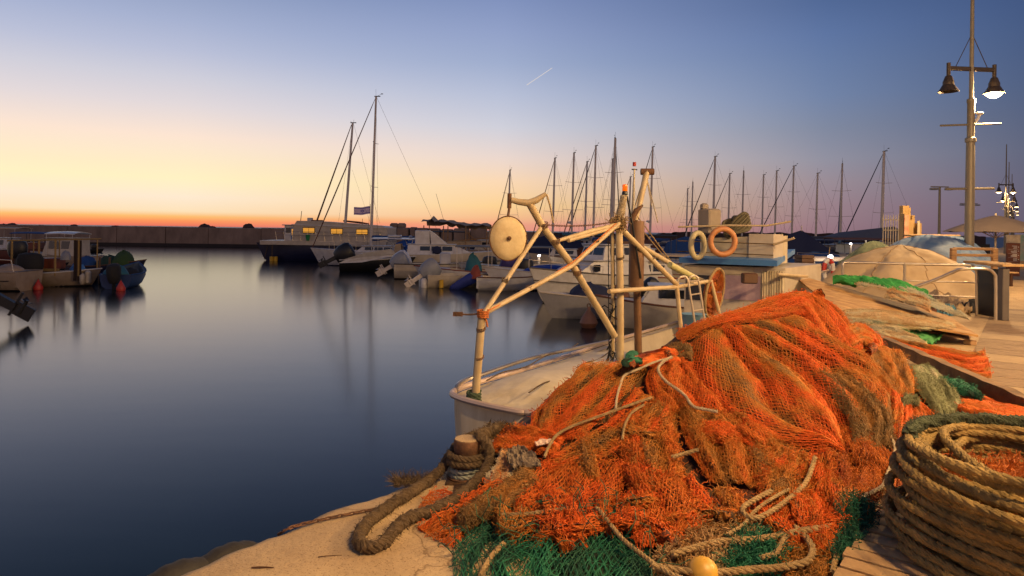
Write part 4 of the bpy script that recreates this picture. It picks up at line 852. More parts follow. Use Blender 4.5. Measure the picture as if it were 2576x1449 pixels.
def cabin(rt, x0, x1, w, z0, z1, m=WHITE, slope=.35, name='cabin', win=True, taper=.85):
    mb = MB(); t = taper
    mb.add([(x0, -w/2, z0), (x1, -w/2*.9, z0), (x1, w/2*.9, z0), (x0, w/2, z0), (x0+.05, -w/2*t, z1), (x1-slope, -w/2*t*.9, z1), (x1-slope, w/2*t*.9, z1), (x0+.05, w/2*t, z1)],
           [(3, 2, 1, 0), (4, 5, 6, 7), (0, 1, 5, 4), (1, 2, 6, 5), (2, 3, 7, 6), (3, 0, 4, 7)])
    c = mb.build(name, m, rt, smooth=False)
    MB().box(((x0+x1-slope)/2+.03, 0, z1+.03), (x1-slope-x0+.18, w*t+.08, .05), bev=.02).build('roof', m, c)
    if win:
        h = z1-z0; def_ = []
        for s in (1, -1):
            n = max(1, int((x1-slope-x0)/.75))
            for i in range(n):
                a = x0+.12+(x1-slope-x0-.2)*i/n; b = x0+.02+(x1-slope-x0-.2)*(i+1)/n
                za, zb = z0+h*.42, z0+h*.86
                def yy(z): return s*(w/2*(1-(1-t)*(z-z0)/h)*(.955)+.012)
                MB().add([(a, yy(za)+s*.015, za), (b, yy(za)+s*.004, za), (b, yy(zb)+s*.004, zb), (a, yy(zb)+s*.015, zb)], [(0, 1, 2, 3)] if s < 0 else [(3, 2, 1, 0)]).build('window', GLASS, c, smooth=False)
        fx = lambda z: x1-slope*(z-z0)/h+.012
        for s in (1, -1):
            MB().add([(fx(z0+h*.4), s*.04, z0+h*.4), (fx(z0+h*.4), s*w*.38, z0+h*.4), (fx(z0+h*.85), s*w*.35, z0+h*.85), (fx(z0+h*.85), s*.04, z0+h*.85)], [(0, 1, 2, 3)] if s > 0 else [(3, 2, 1, 0)]).build('windscreen', GLASS, c, smooth=False)
    return c
def pulpit(rt, rows, f0=.62, h=.45, m=STEEL, name='bow_rail', r=.014):
    n = len(rows); i0 = int(n*f0); mb = MB()
    for s in (1, -1):
        top = [(r[0][0], r[0][1]*.93*s, r[0][2]+h) for r in rows[i0:]]; mb.tube(smooth_path(top, 3), r, 6)
        for q in rows[i0::3]: mb.tube([(q[0][0], q[0][1]*.93*s, q[0][2]), (q[0][0], q[0][1]*.93*s, q[0][2]+h)], r*.8, 5)
    mb.build(name, m, rt)
def lump(rt, name, c, size, m, seed=0, n=14, parent=True):
    rows = []
    for i in range(9):
        th = PI*.5*i/8; row = []
        for k in range(n):
            a = 2*PI*k/n; q = 1+.30*(float(vnoise(np.float64(2*math.cos(a)+seed), np.float64(2*math.sin(a)+i*.4), seed))-.5)
            row.append((c[0]+size[0]/2*q*math.sin(th)*math.cos(a), c[1]+size[1]/2*q*math.sin(th)*math.sin(a), c[2]+size[2]*math.cos(th)*q))
        rows.append(row)
    return MB().grid(rows, closed_u=True).build(name, m, rt)
def fender(rt, c, h=.6, r=.12, m=WHITE2): return MB().lathe([(0, 0), (r*.5, .01), (r, .08), (r, h-.08), (r*.5, h-.01), (.02, h), (0, h)], 12, c=c).build('fender', m, rt)
def text(s, loc, rot, size, m, parent, name='lettering', ext=.002):
    cu = bpy.data.curves.new(name, 'FONT'); cu.body = s; cu.size = size; cu.extrude = ext; cu.align_x = 'LEFT'
    if m: cu.materials.append(m)
    t_ = bpy.data.objects.new('tmp', cu); COL.objects.link(t_); bpy.context.view_layer.update()
    me = bpy.data.meshes.new_from_object(t_.evaluated_get(bpy.context.evaluated_depsgraph_get())); bpy.data.objects.remove(t_)
    o = bpy.data.objects.new(name, me); COL.objects.link(o); o.location = loc; o.rotation_euler = rot
    if parent: o.parent = parent
    return o

GB = 'boats moored in the harbour'
# 1 houseboat catamaran with lit windows: side seen, bow to the left
Y = 56; s = Y/F; x0, x1 = P(668, 640, Y), P(975, 640, Y); Lh = (x1-x0).x
hb = root('houseboat', ((x0.x+x1.x)/2, Y+2, WATER), R(180), 'long navy and white catamaran houseboat with three lit yellow windows and tall masts', 'houseboat', GB)
def hz(y, x=800): return P(x, y, Y).z-WATER
H1 = hz(607)
def hx(px): return -(P(px, 600, Y).x-(x0.x+x1.x)/2)
for sy in (1.7, -1.7):
    rows = hullpts(Lh, 1.5, H1-.25, bow=.9, tr=.9, sheer=.06, keel=-.4); full = [[(a, b+sy, c) for a, b, c in r+[(p[0], -p[1], p[2]) for p in r[-2::-1]]] for r in rows]
    m_ = MB().grid(full); m_.f.append(tuple(range(len(full[0])-1, -1, -1))); m_.build('hull', NAVY, hb, ang=35)
a_, b_ = hx(668)+.55, hx(975)
MB().add([(b_, -2.5, H1-.32), (a_-.3, -2.5, H1-.32), (a_, -1.8, H1-.32), (a_, 1.8, H1-.32), (a_-.3, 2.5, H1-.32), (b_, 2.5, H1-.32),
          (b_, -2.5, H1+.02), (a_-.3, -2.5, H1+.02), (a_, -1.8, H1+.02), (a_, 1.8, H1+.02), (a_-.3, 2.5, H1+.02), (b_, 2.5, H1+.02)],
         [(5, 4, 3, 2, 1, 0), (6, 7, 8, 9, 10, 11), (0, 1, 7, 6), (1, 2, 8, 7), (2, 3, 9, 8), (3, 4, 10, 9), (4, 5, 11, 10), (5, 0, 6, 11)]).build('bridge_deck', WHITE2, hb, smooth=False)
# low white side where the hull drops towards the stern
MB().prism([(hx(860), 2.30, H1+.0), (hx(885), 2.30, hz(618)), (hx(975), 2.30, hz(620)), (hx(975), 2.30, H1+.0)], (0, .235, 0)).build('side_panel', WHITE2, hb, smooth=False)
MB().prism([(hx(735), 2.2, H1), (hx(740), 2.2, hz(568)), (hx(748), 2.2, hz(556)), (hx(800), 2.2, hz(556)), (hx(960), 2.2, hz(566)), (hx(975), 2.2, hz(572)), (hx(975), 2.2, H1)], (0, -4.4, 0)).build('cabin', WHITE2, hb, smooth=False)
MB().prism([(hx(735), 2.27, hz(567)), (hx(975), 2.27, hz(572)), (hx(975), 2.27, hz(569.5)), (hx(735), 2.27, hz(564.5))], (0, -4.54, 0)).build('roof_edge', WHITE, hb, smooth=False)
for (w0, w1, y0, y1) in ((764, 793, 573, 586), (834, 863, 574.5, 587.5), (898, 926, 575.5, 588)):
    cx_, cz_ = (hx(w0)+hx(w1))/2, (hz(y0)+hz(y1))/2; wx, wz = abs(hx(w0)-hx(w1)), hz(y0)-hz(y1)
    fr = MB().box((cx_, 2.225, cz_), (wx+.06, .05, wz+.06), bev=.02).build('window', BLACK, hb)
    for k in (-1, 1): MB().box((cx_+k*wx*.25, 2.254, cz_), (wx*.47, .012, wz*.88), bev=.005).build('pane', LIT, fr)
cp_ = MB().box((hx(728), 1.35, (hz(568)+H1)/2), (abs(hx(718)-hx(742)), 1.5, hz(568)-H1), bev=.03).build('wheelhouse', WHITE, hb)
MB().box((hx(727), 1.35, hz(567)), (abs(hx(710)-hx(742)), 1.8, .08), bev=.02).build('roof', WHITE, cp_)
MB().box((hx(726), 2.12, hz(580)), (.38, .03, .42)).build('window', GLASS, cp_, smooth=False)
dr_ = MB().box((hx(738), 2.125, hz(588)), (.32, .04, 1.0)).build('door', BLUEP, cp_, smooth=False); MB().box((hx(738), 2.15, hz(585)), (.2, .02, .55)).build('pane', LIT, dr_, smooth=False)
m_ = MB()
for z in (1.0, .62): m_.tube([(hx(700), 2.55, H1+z*.8), (hx(964), 2.55, H1+z*.8)], .014, 5)
for i in range(14): x = hx(702+i*20); m_.tube([(x, 2.52, H1), (x+.12, 2.55, H1+.8)], .013, 5)
m_.build('deck_rail', STEEL, hb)
MB().lathe([(.12, 0), (.19, .45), (.2, .47), (.18, .5), (0, .5)], 12, c=(hx(780), 2.62, H1+.05)).build('green_bin', GREENP, hb)
for px in (689, 699): MB().lathe([(0, 0), (.16, .02), (.17, .38), (0, .4)], 12, c=(hx(px), 2.45, -.02)).build('yellow_float', YEL, hb)
MB().tube([(hx(690), 2.45, H1-.1), (hx(690), 2.5, .35), (hx(694), 2.47, .3)], .03, 6).build('anchor_rope', ROPE_BR, hb)
for dx in (0, .5): MB().tube([(hx(672)+dx*.2, 1.9-dx, H1-.5), (hx(664)+dx*.3, 1.9-dx, .1)], .02, 5).build('mooring_line', ROPE_BR, hb)
MB().box((hx(766), .5, hz(552)), (.4, .4, .3), bev=.02).build('roof_vent', WHITE, hb); MB().box((hx(784), .5, hz(555)), (.9, .5, .14), bev=.02).build('roof_hatch', BROWNC, hb)
MB().tube([(hx(738), .2, hz(562)), (hx(741), .2, hz(530))], [.03, .025], 6).build('vent_pole', BRONZE, hb)
bm = MB().tube([(hx(848), 0, hz(554)), (hx(890), 0, hz(558)), (hx(915), 0, hz(561))], [.07, .09, .05], 8).build('sail_boom', BROWNC, hb)
ms = MB().tube([(hx(850.5), 0, H1), (hx(869), 0, hz(299))], [.13, .085], 10).build('mast', ALU, hb)
mh = MB().box((hx(870.5), 0, hz(298)), (.5, .12, .06)).tube([(hx(871), 0, hz(298)), (hx(872), 0, hz(290))], .01, 4).tube([(hx(866), 0, hz(297)), (hx(863), 0, hz(294))], .012, 4).build('masthead', BLACK, ms)
for y_ in (418, 534): MB().tube([(hx(860-(y_-418)*.06), 0, hz(y_)), (hx(867-(y_-418)*.06), 1.0, hz(y_))], .015, 5).build('spreader', ALU, ms)
MB().tube([(hx(779), 0, hz(555)), (hx(822), 0, hz(430)), (hx(866), 0, hz(303))], [.075, .06, .03], 7).build('furled_jib', BROWNC, hb)
for (a, b_) in (((872, 303), (950, 560)), ((869, 420), (925, 556)), ((869, 300), (845, 556))): MB().tube([(hx(a[0]), 0, hz(a[1])), (hx(b_[0]), 1.2, hz(b_[1]))], .008, 4).build('stay', WIRE, hb)
for px, yt in ((903, 550), (923, 512)): MB().tube([(hx(px), .8, hz(570)), (hx(px), .8, hz(yt-2))], .02, 5).build('flag_pole', BLACK, hb)
# national flag, blowing to the left
FM = bpy.data.materials.new('flag_cloth'); FM.use_nodes = True; nt = FM.node_tree; nd = nt.nodes; lk = nt.links; b = nd['Principled BSDF']; b.inputs['Roughness'].default_value = .8
uvn = nd.new('ShaderNodeUVMap'); sp = nd.new('ShaderNodeSeparateXYZ'); lk.new(uvn.outputs[0], sp.inputs[0])
def fm(op, a, b2=None, cc_=None):
    q = nd.new('ShaderNodeMath'); q.operation = op
    for i, v in enumerate((a, b2, cc_)):
        if v is None: continue
        if isinstance(v, (int, float)): q.inputs[i].default_value = v
        else: lk.new(v, q.inputs[i])
    return q.outputs[0]
U_, V_ = fm('MULTIPLY', fm('SUBTRACT', sp.outputs[0], .5), 1.4), fm('SUBTRACT', sp.outputs[1], .5)
st1 = fm('LESS_THAN', fm('ABSOLUTE', fm('SUBTRACT', fm('ABSOLUTE', V_), .34)), .05)
def tri(sg):
    vv = fm('MULTIPLY', V_, sg); e1 = vv; e2 = fm('SUBTRACT', fm('MULTIPLY', fm('ABSOLUTE', U_), .866), fm('MULTIPLY', vv, .5)); d = fm('MAXIMUM', e1, e2)
    return fm('LESS_THAN', fm('ABSOLUTE', fm('SUBTRACT', d, .085)), .022)
al = fm('MAXIMUM', st1, fm('MAXIMUM', tri(1), tri(-1))); mi = nd.new('ShaderNodeMix'); mi.data_type = 'RGBA'; mi.inputs[6].default_value = (1, .66, .66, 1); mi.inputs[7].default_value = (.22, .15, .40, 1)
lk.new(al, mi.inputs[0]); lk.new(mi.outputs[2], b.inputs['Base Color'])
tr_ = nd.new('ShaderNodeBsdfTranslucent'); lk.new(mi.outputs[2], tr_.inputs[0]); ms2 = nd.new('ShaderNodeMixShader'); ms2.inputs[0].default_value = .7; lk.new(b.outputs[0], ms2.inputs[1]); lk.new(tr_.outputs[0], ms2.inputs[2]); lk.new(ms2.outputs[0], nd['Material Output'].inputs[0])
fw, fh = abs(hx(882)-hx(924)), hz(513)-hz(538); nx, ny = 30, 12; V = []; uv = []
for j in range(ny+1):
    for i in range(nx+1):
        u, v = i/nx, j/ny; V.append((hx(923)+fw*u, .8+.09*math.sin(u*9)*u, hz(536)+fh*v*.8-.18*u*fw*.45+.03*math.sin(u*7+1))); uv.append((u, v))
ii = np.arange((nx+1)*(ny+1)).reshape(ny+1, nx+1); Fq = np.stack([ii[:-1, :-1], ii[:-1, 1:], ii[1:, 1:], ii[1:, :-1]], -1).reshape(-1, 4)
np_obj('flag', np.array(V), Fq, FM, hb, uv=np.array(uv))
for px, y0_, m_ in ((917, 570, NAVYC),): MB().add([(hx(914), .9, hz(590)), (hx(919), .95, hz(560)), (hx(922), .9, hz(592)), (hx(917), 1.1, hz(594))], [(0, 1, 2), (0, 2, 3), (1, 3, 2), (0, 3, 1)]).build('dark_pennant', DARKC, hb)

def sailboat(label, px, ytop, Y, heading, base_dx=0, L=9.5, B=2.9, jib=1, jibm=BROWNC, coverm=BLUEC, lean=.0, rake=0.0, cover=True, spread=2, hullm=WHITE, mr=.105, boomlen=3.6, mastfwd=.3, hull_on=True, radar=False, canopym=None, name='sailboat'):
    """a moored sloop whose mast stands at px and whose masthead is at ytop"""
    pt = P(px, ytop, Y); hm = pt.z-WATER; c, s_ = math.cos(R(heading)), math.sin(R(heading)); base = Vector((pt.x-lean*hm-mastfwd*c, Y-mastfwd*s_, WATER))
    rt = root(name, base, R(heading), label, 'sailboat', 'sailboats moored in the harbour')
    rows = hull(rt, L, B, 1.0, hullm, bow=.9, sheer=.28, tr=.7, cockpit=(.08, .32), bottom=NAVY)
    cabin(rt, -L*.16, L*.22, B*.55, 1.02, 1.5, slope=.6, name='coachroof')
    if L > 5: pulpit(rt, rows, .7, .55)
    lv = Vector((lean*c, -lean*s_, 0)) # lean is along world x
    top = Vector((mastfwd, 0, 0))+lv*hm+Vector((-rake, 0, hm)); bs = Vector((mastfwd, 0, 1.0))+lv*1.0
    ms = MB().tube([bs, bs.lerp(top, .5), top], [mr, mr*.95, mr*.75], 10).build('mast', ALU, rt)
    MB().box(top+Vector((-.1, 0, .02)), (.45, .08, .06)).tube([top, top+Vector((.02, 0, .55))], .008, 4).tube([top, top+Vector((-.45, 0, .2))], .01, 4).box(top+Vector((-.45, 0, .2)), (.16, .02, .06)).build('masthead_gear', BLACK, ms)
    chain_ = MB()
    for k in range(spread):
        f = (.42, .70)[k] if spread == 2 else .55; q = bs.lerp(top, f); w = B*(.34-.07*k)
        MB().tube([q+Vector((-.1, w, .05)), q, q+Vector((-.1, -w, .05))], .018, 5).build('spreader', ALU, ms)
        if k == 0: sw = w; sq = q
    for sd in (1, -1):
        MB().tube([(mastfwd-.1, sd*B*.46, 1.05), sq+Vector((-.1, sd*sw, .05)), top+Vector((0, 0, -.15))], .007, 4).build('shroud', WIRE, rt)
        MB().tube([(mastfwd-.4, sd*B*.46, 1.05), sq], .006, 4).build('lower_shroud', WIRE, rt)
    tip = Vector((L/2+.75, 0, 1.35)); stn = Vector((-L/2+.1, 0, 1.1))
    MB().tube([top+Vector((-.05, 0, -.05)), stn], .008, 4).build('backstay', WIRE, rt)
    if jib: MB().tube([tip, tip.lerp(top, .3), tip.lerp(top, .93), top], [.035, .05, .03, .008], 7).build('furled_jib', jibm, rt)
    else: MB().tube([tip, top], .008, 4).build('forestay', WIRE, rt)
    bo = MB().tube([bs+Vector((-.1, 0, 1.0)), bs+Vector((-boomlen, 0, 1.1))], .06, 8).build('boom', ALU, rt)
    if cover:
        rows_ = []
        for i in range(9):
            f = i/8; p = bs+Vector((-.1-boomlen*f, 0, 1.03+.1*f)); r = .24*(1-.55*f)+.02*math.sin(i*2); rows_.append([p+Vector((0, r*.6*math.sin(a), r*.9*math.cos(a)+.06)) for a in [2*PI*k/10 for k in range(10)]])
        MB().grid(rows_, closed_u=True).build('sail_cover', coverm, bo)
    if canopym: canopy(rt, -L*.42, -L*.12, B*.8, 1.3, 2.7, canopym, arch=.15)
    if radar:
        q = bs.lerp(top, .28); MB().lathe([(0, 0), (.22, .02), (.24, .12), (.2, .22), (0, .24)], 12, c=q+Vector((.35, 0, 0))).build('radar_dome', WHITE, ms)
    return rt
# 2 the tall masted yacht in front of the houseboat (bow left), mast 945
sb = sailboat('white yacht with the tallest mast beside the houseboat and a red brown furled jib', 946, 243, 50, 176, L=9.6, B=2.8, lean=.020, mastfwd=1.1, jibm=BROWNC, coverm=BLUEC, boomlen=3.2, spread=2, mr=.10, canopym=None)
# marina masts behind: (label, x, ytop, depth, heading, options)
ml = [
 ('short masted yacht behind the round cream disc of the gantry', 1283, 428, 70, 112, dict(jib=1)),
 ('yacht whose mast rises just right of the horn of the gantry', 1396, 398, 62, 110, dict(radar=False)),
 ('yacht with a small radar dome and the second mast right of the gantry horn', 1444, 385, 60, 108, dict(jib=0, radar=True)),
 ('yacht with the short mast between two taller masts over the gantry boom', 1477, 407, 64, 112, dict(spread=1)),
 ('yacht with a tall mast and dark slanting jib over the gantry boom', 1499, 367, 58, 114, dict(jibm=DARKC)),
 ('yacht with the tallest mast of the group just left of the orange beacon', 1548, 348, 56, 72, dict(jibm=DARKC, mr=.13)),
 ('ketch with a thin mast standing close behind the tallest one left of the beacon', 1541, 400, 66, 110, dict(spread=1, jib=0)),
 ('small yacht whose mast shows right behind the orange beacon', 1586, 445, 74, 108, dict(spread=1)),
 ('yacht with a tall mast and radar dome right of the net hung boom', 1642, 370, 60, 106, dict(radar=True, jibm=DARKC)),
 ('yacht with a dark short mast above the blue cabin roof at its left end', 1730, 475, 82, 105, dict(jib=0, mr=.10)),
 ('yacht with a pale short mast next to a dark one above the blue cabin roof', 1743, 458, 84, 72, dict(jib=0)),
 ('yacht with a tall mast directly above the orange lifebuoy ring', 1799, 394, 64, 112, dict(jibm=DARKC, mr=.12)),
 ('yacht with the mast right of the lifebuoy crossed by a dark stay', 1836, 437, 72, 110, dict(jibm=DARKC, spread=1)),
 ('yacht with a pale mast behind the coiled gear on the cabin top', 1871, 430, 72, 70, dict(jibm=ALU)),
 ('yacht with a thin grey mast right of the cabin top gear', 1921, 440, 74, 105, dict(jib=0)),
 ('yacht with a single spreader mast left of the dark blue boat tent', 1954, 430, 70, 108, dict(jib=0, spread=1)),
 ('yacht with a navy furled jib and navy tent over the boom', 1997, 418, 66, 112, dict(jibm=NAVYC, coverm=NAVYC)),
 ('yacht with a cream mast above the brown crate stack', 2057, 436, 64, 106, dict(jib=0, spread=1)),
 ('yacht with a cream mast and blue furled jib slanting right', 2119, 412, 60, 66, dict(jibm=BLUEC)),
 ('yacht with the tall cream mast by the picket fence and a dark blue jib', 2224, 381, 54, 104, dict(jibm=NAVYC, mr=.13)),
]
for i, (lb, px, yt, Y, hd, k) in enumerate(ml): sailboat(lb, px, yt, Y, hd, lean=.017, coverm=k.pop('coverm', [BLUEC, NAVYC, TEALC, BEIGEC][i % 4]), L=8.6+(i*37 % 20)/10, **k)
GM = 'motor boats moored in the harbour'
def mb_(label, px, Y, hd, name='motor_boat', cat='motor boat'): return boat(name, px, None, Y, hd, label, GM, cat)
# --- centre row, left to right ---
r = mb_('low white speedboat with black sides and a big black outboard tilted up', 940, 44, 4)
hull(r, 4.2, 1.8, .75, BLACK, WHITE, bow=.7, sheer=.35, cockpit=(.1, .6), tr=.75)
MB().prism([(-2.1, -.93, .55), (-.6, -.96, .62), (.9, -.92, .95), (2.0, -.6, 1.12), (1.2, -.85, 1.14), (-.4, -.95, .98), (-1.6, -.93, .78)], (0, .05, 0)).build('white_flash', WHITE, r, smooth=False)
MB().prism([(-2.0, -.75, .72), (-.4, -.8, 1.25), (1.2, -.6, 1.5), (1.6, -.3, 1.1), (-1.9, -.3, .7)], (0, .1, 0)).build('side_coaming', WHITE, r, smooth=False)
outboard(r, -2.3, 0, .75, 62, BLACK, s=1.5)
r = mb_('white fishing boat with a white hard top on slanting tubes', 1015, 46.5, 178); rows = hull(r, 5.4, 2.1, .85, WHITE, bow=.9, sheer=.3, cockpit=(.08, .6), bottom=NAVY)
t = canopy(r, -.9, 2.1, 1.9, .9, 2.15, WHITE, WHITE, 'hard_top', arch=.06); MB().box((.6, 0, 2.3), (.9, .7, .16), bev=.05).lathe([(.1, 0), (.15, .05), (0, .12)], 10, c=(-.5, 0, 2.25)).build('roof_gear', WHITE, t)
for x in (-.6, .6): MB().tube([(x, -.9, .9), (x+.7, -.9, 2.1)], .025, 6).tube([(x+.8, -.9, .9), (x, -.9, 2.1)], .025, 6).build('slanting_tube', WHITE, r)
MB().prism([(.0, .3, .8), (.7, .3, .8), (.5, .3, 1.75), (.15, .3, 1.8)], (0, -.7, 0)).build('console', BEIGEC, r, smooth=False)
r = mb_('white boat under a bright blue cover behind the twin outboards', 1040, 50, 176); hull(r, 5.0, 2.1, .85, WHITE, bow=.7)
rows_ = []
for i in range(9):
    f = i/8; x = -2.3+3.6*f; h = 1.0+1.0*math.sin(f*2.4)**1.2; rows_.append([(x, 1.0*k/4, .8+h*(1-abs(k/4)**1.5)*.6+.03*math.sin(i*3+k)) for k in range(-4, 5)])
MB().grid(rows_).build('boat_cover', mat('royal_blue_canvas', (.02, .09, .30), .8, scale=4, bump=.5), r)
r = mb_('white flybridge cruiser with a square white steering box', 1108, 46, 5); rows = hull(r, 7.5, 2.7, 1.1, WHITE2, bow=.9, bottom=NAVY)
cabin(r, -2.2, 2.4, 2.1, 1.1, 1.75, slope=1.4); MB().box((-1.2, 0, 2.25), (1.0, 1.5, 1.0), bev=.05).build('flybridge', WHITE, r)
MB().prism([(-.6, -.75, 1.8), (.5, -.75, 1.8), (-.5, -.75, 2.6), (-.7, -.75, 2.7)], (0, 1.5, 0)).build('sloping_screen', WHITE, r, smooth=False)
MB().lathe([(.0, 0), (.3, .05), (.32, .3), (.2, .5), (0, .55)], 14, c=(-.2, -1.1, 1.15)).build('blue_cask', NAVYC, r)
pulpit(r, rows)
r = mb_('cream open boat with a dark sheer line, lettered side and silver outboard', 1112, 38, 3)
rows = hull(r, 5.2, 1.9, .85, WHITE2, WHITE, bow=.8, sheer=.25, tr=.8, cockpit=(.1, .7), bottom=BLACK, stripe=BLACK)
MB().box((.2, 0, 1.1), (.6, .6, .8), bev=.06).build('console', WHITE, r); outboard(r, -2.65, .35, .65, 58, WHITE, ALU, 1.25); outboard(r, -2.65, -.35, .62, 60, mat('silver_cowl', (.26, .27, .30), .5), ALU, 1.2)
text('CENT', (-.1, -.965, .42), (R(90), 0, 0), .34, BLACK, r)
MB().prism([(-.42, -.965, .42), (-.28, -.965, .48), (-.28, -.965, .66), (-.56, -.965, .66), (-.56, -.965, .48)], (0, -.006, 0)).build('emblem', BLACK, r, smooth=False)
# boat under the long beige awning
r = mb_('old wooden boat under a sagging beige awning on a scaffold', 1150, 52, 178); hull(r, 6.5, 2.4, 1.2, WHITE2, WOOD, bow=.8, sheer=.4)
rows_ = []
for i in range(21):
    x = -2.6+5.2*i/20; rows_.append([(x, -1.4+2.8*k/8, 3.25+.02*i+.06*math.sin(i*.53+1)-.18*abs(k/4-1)-(.5 if k == 0 else 0)*(.4+.5*float(vnoise(np.float64(i*.8), np.float64(3.), 2)))+.05*math.sin(i*1.9+k*1.3)+(.3 if i in (17,) and k > 3 else 0)) for k in range(9)])
MB().grid(rows_).build('awning', BEIGEC, r)
for x in (-2.4, -.8, .9, 2.4):
    for y in (-1.3, 1.3): MB().tube([(x, y, 1.1), (x, y, 3.1)], .04, 6).build('awning_post', WOOD, r)
MB().tube([(-2.6, -1.3, 2.2), (2.4, -1.3, 1.7)], .05, 6).tube([(-2.2, -1.3, 1.2), (-.6, -1.3, 2.6)], .04, 6).build('brace', WOOD, r)
MB().tube([(1.0, 0, 3.3), (1.7, 0, 5.6)], .012, 4).build('whip_aerial', WIRE, r)
MB().box((-.5, -.6, 1.7), (2.8, .3, .5), bev=.1).build('planked_side', BEIGEC, r)
# grey canopied boat
r = mb_('small boat with flat grey canopy on thin posts and a navy covered console', 1195, 34.5, 175); hull(r, 5.0, 1.9, .7, WHITE, WHITE2, bow=.7, cockpit=(.1, .7), stripe=REDC)
canopy(r, -.9, .9, 1.7, .7, 1.98, mat('grey_canvas', (.12, .12, .13), .7), ALU, arch=.04); lump(r, 'console_cover', (.05, 0, .55), (.85, .8, 1.0), TEALC, 3); outboard(r, 2.55-5.1, 0, .55, 5, BLACK)
r = mb_('little white boat with a brown stripe and a blue and red covered outboard tilted up', 1290, 31.5, 2)
hull(r, 3.2, 1.6, .62, WHITE, WHITE2, bow=.5, sheer=.2, cockpit=(.1, .75), bottom=BLACK, stripe=BROWNC)
MB().box((-1.62, 0, .35), (.1, 1.3, .5)).build('transom_board', WHITE, r)
c_ = lump(r, 'covered_outboard', (0, 0, 0), (.55, .42, 1.35), BLUEC, 5); c_.data.materials[0] = mat('cobalt_canvas', (.015, .03, .22), .7, bump=.4); c_.matrix_local = Matrix.Translation((-1.75, 0, .65)) @ Matrix.Rotation(R(-118), 4, 'Y')
c_ = lump(r, 'red_hood', (0, 0, 0), (.6, .5, .65), REDC, 6); c_.matrix_local = Matrix.Translation((-1.75, -.02, .5)) @ Matrix.Rotation(R(8), 4, 'Y')
r = mb_('small boat whose silver outboard and two white floats face the open water', 1165, 33, 15); hull(r, 3.6, 1.6, .6, WHITE2, WHITE2, bow=.5, cockpit=(.1, .75)); outboard(r, -1.9, 0, .5, 55, MATS['silver_cowl'], ALU, 1.15)
for y in (-.35, .35): MB().lathe([(0, 0), (.15, .03), (.17, .4), (.1, .5), (0, .5)], 12, c=(-1.95, y, -.05)).build('trim_float', WHITE, r)
MB().lathe([(0, 0), (.11, .02), (.11, .4), (0, .42)], 12, c=(-1.2, -.9, .0)).build('yellow_fender', YEL, r)
r = mb_('white boat with a purple blue tarpaulin hung over its bow', 1310, 36, 178); hull(r, 5.2, 2.0, .8, WHITE, WHITE2, bow=.8); lump(r, 'tarpaulin', (.6, 0, .6), (1.25, 1.7, 1.0), mat('violet_canvas', (.035, .025, .15), .75, bump=.5), 8); MB().tube([(.6, 0, .6), (.6, 0, 2.3)], .03, 6).build('tent_pole', ALU, r)
r = mb_('white boat with a second flat grey canopy behind the gantry post', 1352, 38, 4); hull(r, 5.0, 2.0, .8, WHITE, WHITE2, bow=.7, cockpit=(.1, .6)); canopy(r, -.7, .9, 1.8, .8, 1.9, MATS['grey_canvas'], ALU, arch=.04); outboard(r, -2.6, 0, .55, 0, BLACK)
r = mb_('white boat covered with a bright blue flat tarpaulin behind the cabin cruiser', 1385, 32, 178); hull(r, 5.0, 1.9, .8, WHITE, WHITE2, bow=.7); lump(r, 'tarpaulin', (0, 0, .7), (3.0, 1.6, .45), mat('blue_tarpaulin', (.015, .05, .30), .6, bump=.4), 9)
# the white cabin cruiser with its bow to us
r = mb_('white cabin cruiser with navy trim, wheelhouse windows and its bow towards the quay', 1512, 27.6, 212)
rows = hull(r, 5.6, 2.3, 1.05, WHITE, WHITE, bow=.75, sheer=.32, tr=.85, bottom=BLACK, stripe=mat('rubbing_strake', (.10, .085, .07), .6), full=2.6)
c_ = cabin(r, -1.9, 2.0, 1.9, 1.05, 1.62, slope=1.1, win=False, name='fore_cabin'); MB().box((.95, .93, 1.36), (.34, .05, .26), bev=.03).build('porthole', GLASS, c_); MB().box((1.45, .3, 1.40), (.03, .3, .2), bev=.01).build('fore_window', GLASS, c_)
c_ = cabin(r, -2.1, .55, 1.75, 1.6, 2.25, slope=.25, name='wheelhouse'); MB().box((-.8, 0, 2.36), (1.4, 1.0, .14), bev=.02).build('roof_rack', WOODD, c_); lump(c_, 'stowed_sail', (-1.0, 0, 2.3), (2.4, .9, .35), NAVYC, 4)
pulpit(r, rows, .6, .3); MB().tube([(p[1][0], p[1][1]+.02, p[1][2]-.1) for p in rows[3:]], .02, 5).build('hull_moulding', MATS['rubbing_strake'], r)
text('2214', (-.95, .93, 1.2), (R(90), 0, R(180)), .22, MATS['rubbing_strake'], r)
r = mb_('small grey blue boat with a dark covered outboard behind the gantry leg', 1525, 22, 195); hull(r, 3.6, 1.6, .65, mat('grey_hull', (.28, .27, .28), .5), WHITE2, bow=.5, cockpit=(.1, .75)); lump(r, 'net_cover', (.5, 0, .5), (1.6, 1.3, .6), NAVYC, 3); lump(r, 'red_bundle', (-.4, 0, .55), (.8, .8, .5), BROWNC, 4); outboard(r, -1.9, 0, .5, 50, BLACK)
o = root('mooring_buoy', Vector((P(1481, 800, 19.5).x, 19.5, WATER)), 0, 'dull orange pear shaped mooring buoy left of the gantry post', 'buoy'); MB().lathe([(.0, -.1), (.2, .0), (.27, .14), (.2, .32), (.06, .5), (.04, .6), (0, .6)], 16).build('float', mat('dull_orange', (.22, .10, .06), .6), o); MB().tube([(.05*math.cos(a), 0, .64+.05*math.sin(a)) for a in [2*PI*k/12 for k in range(12)]], .015, 6, closed=True).build('ring', RUST, o)
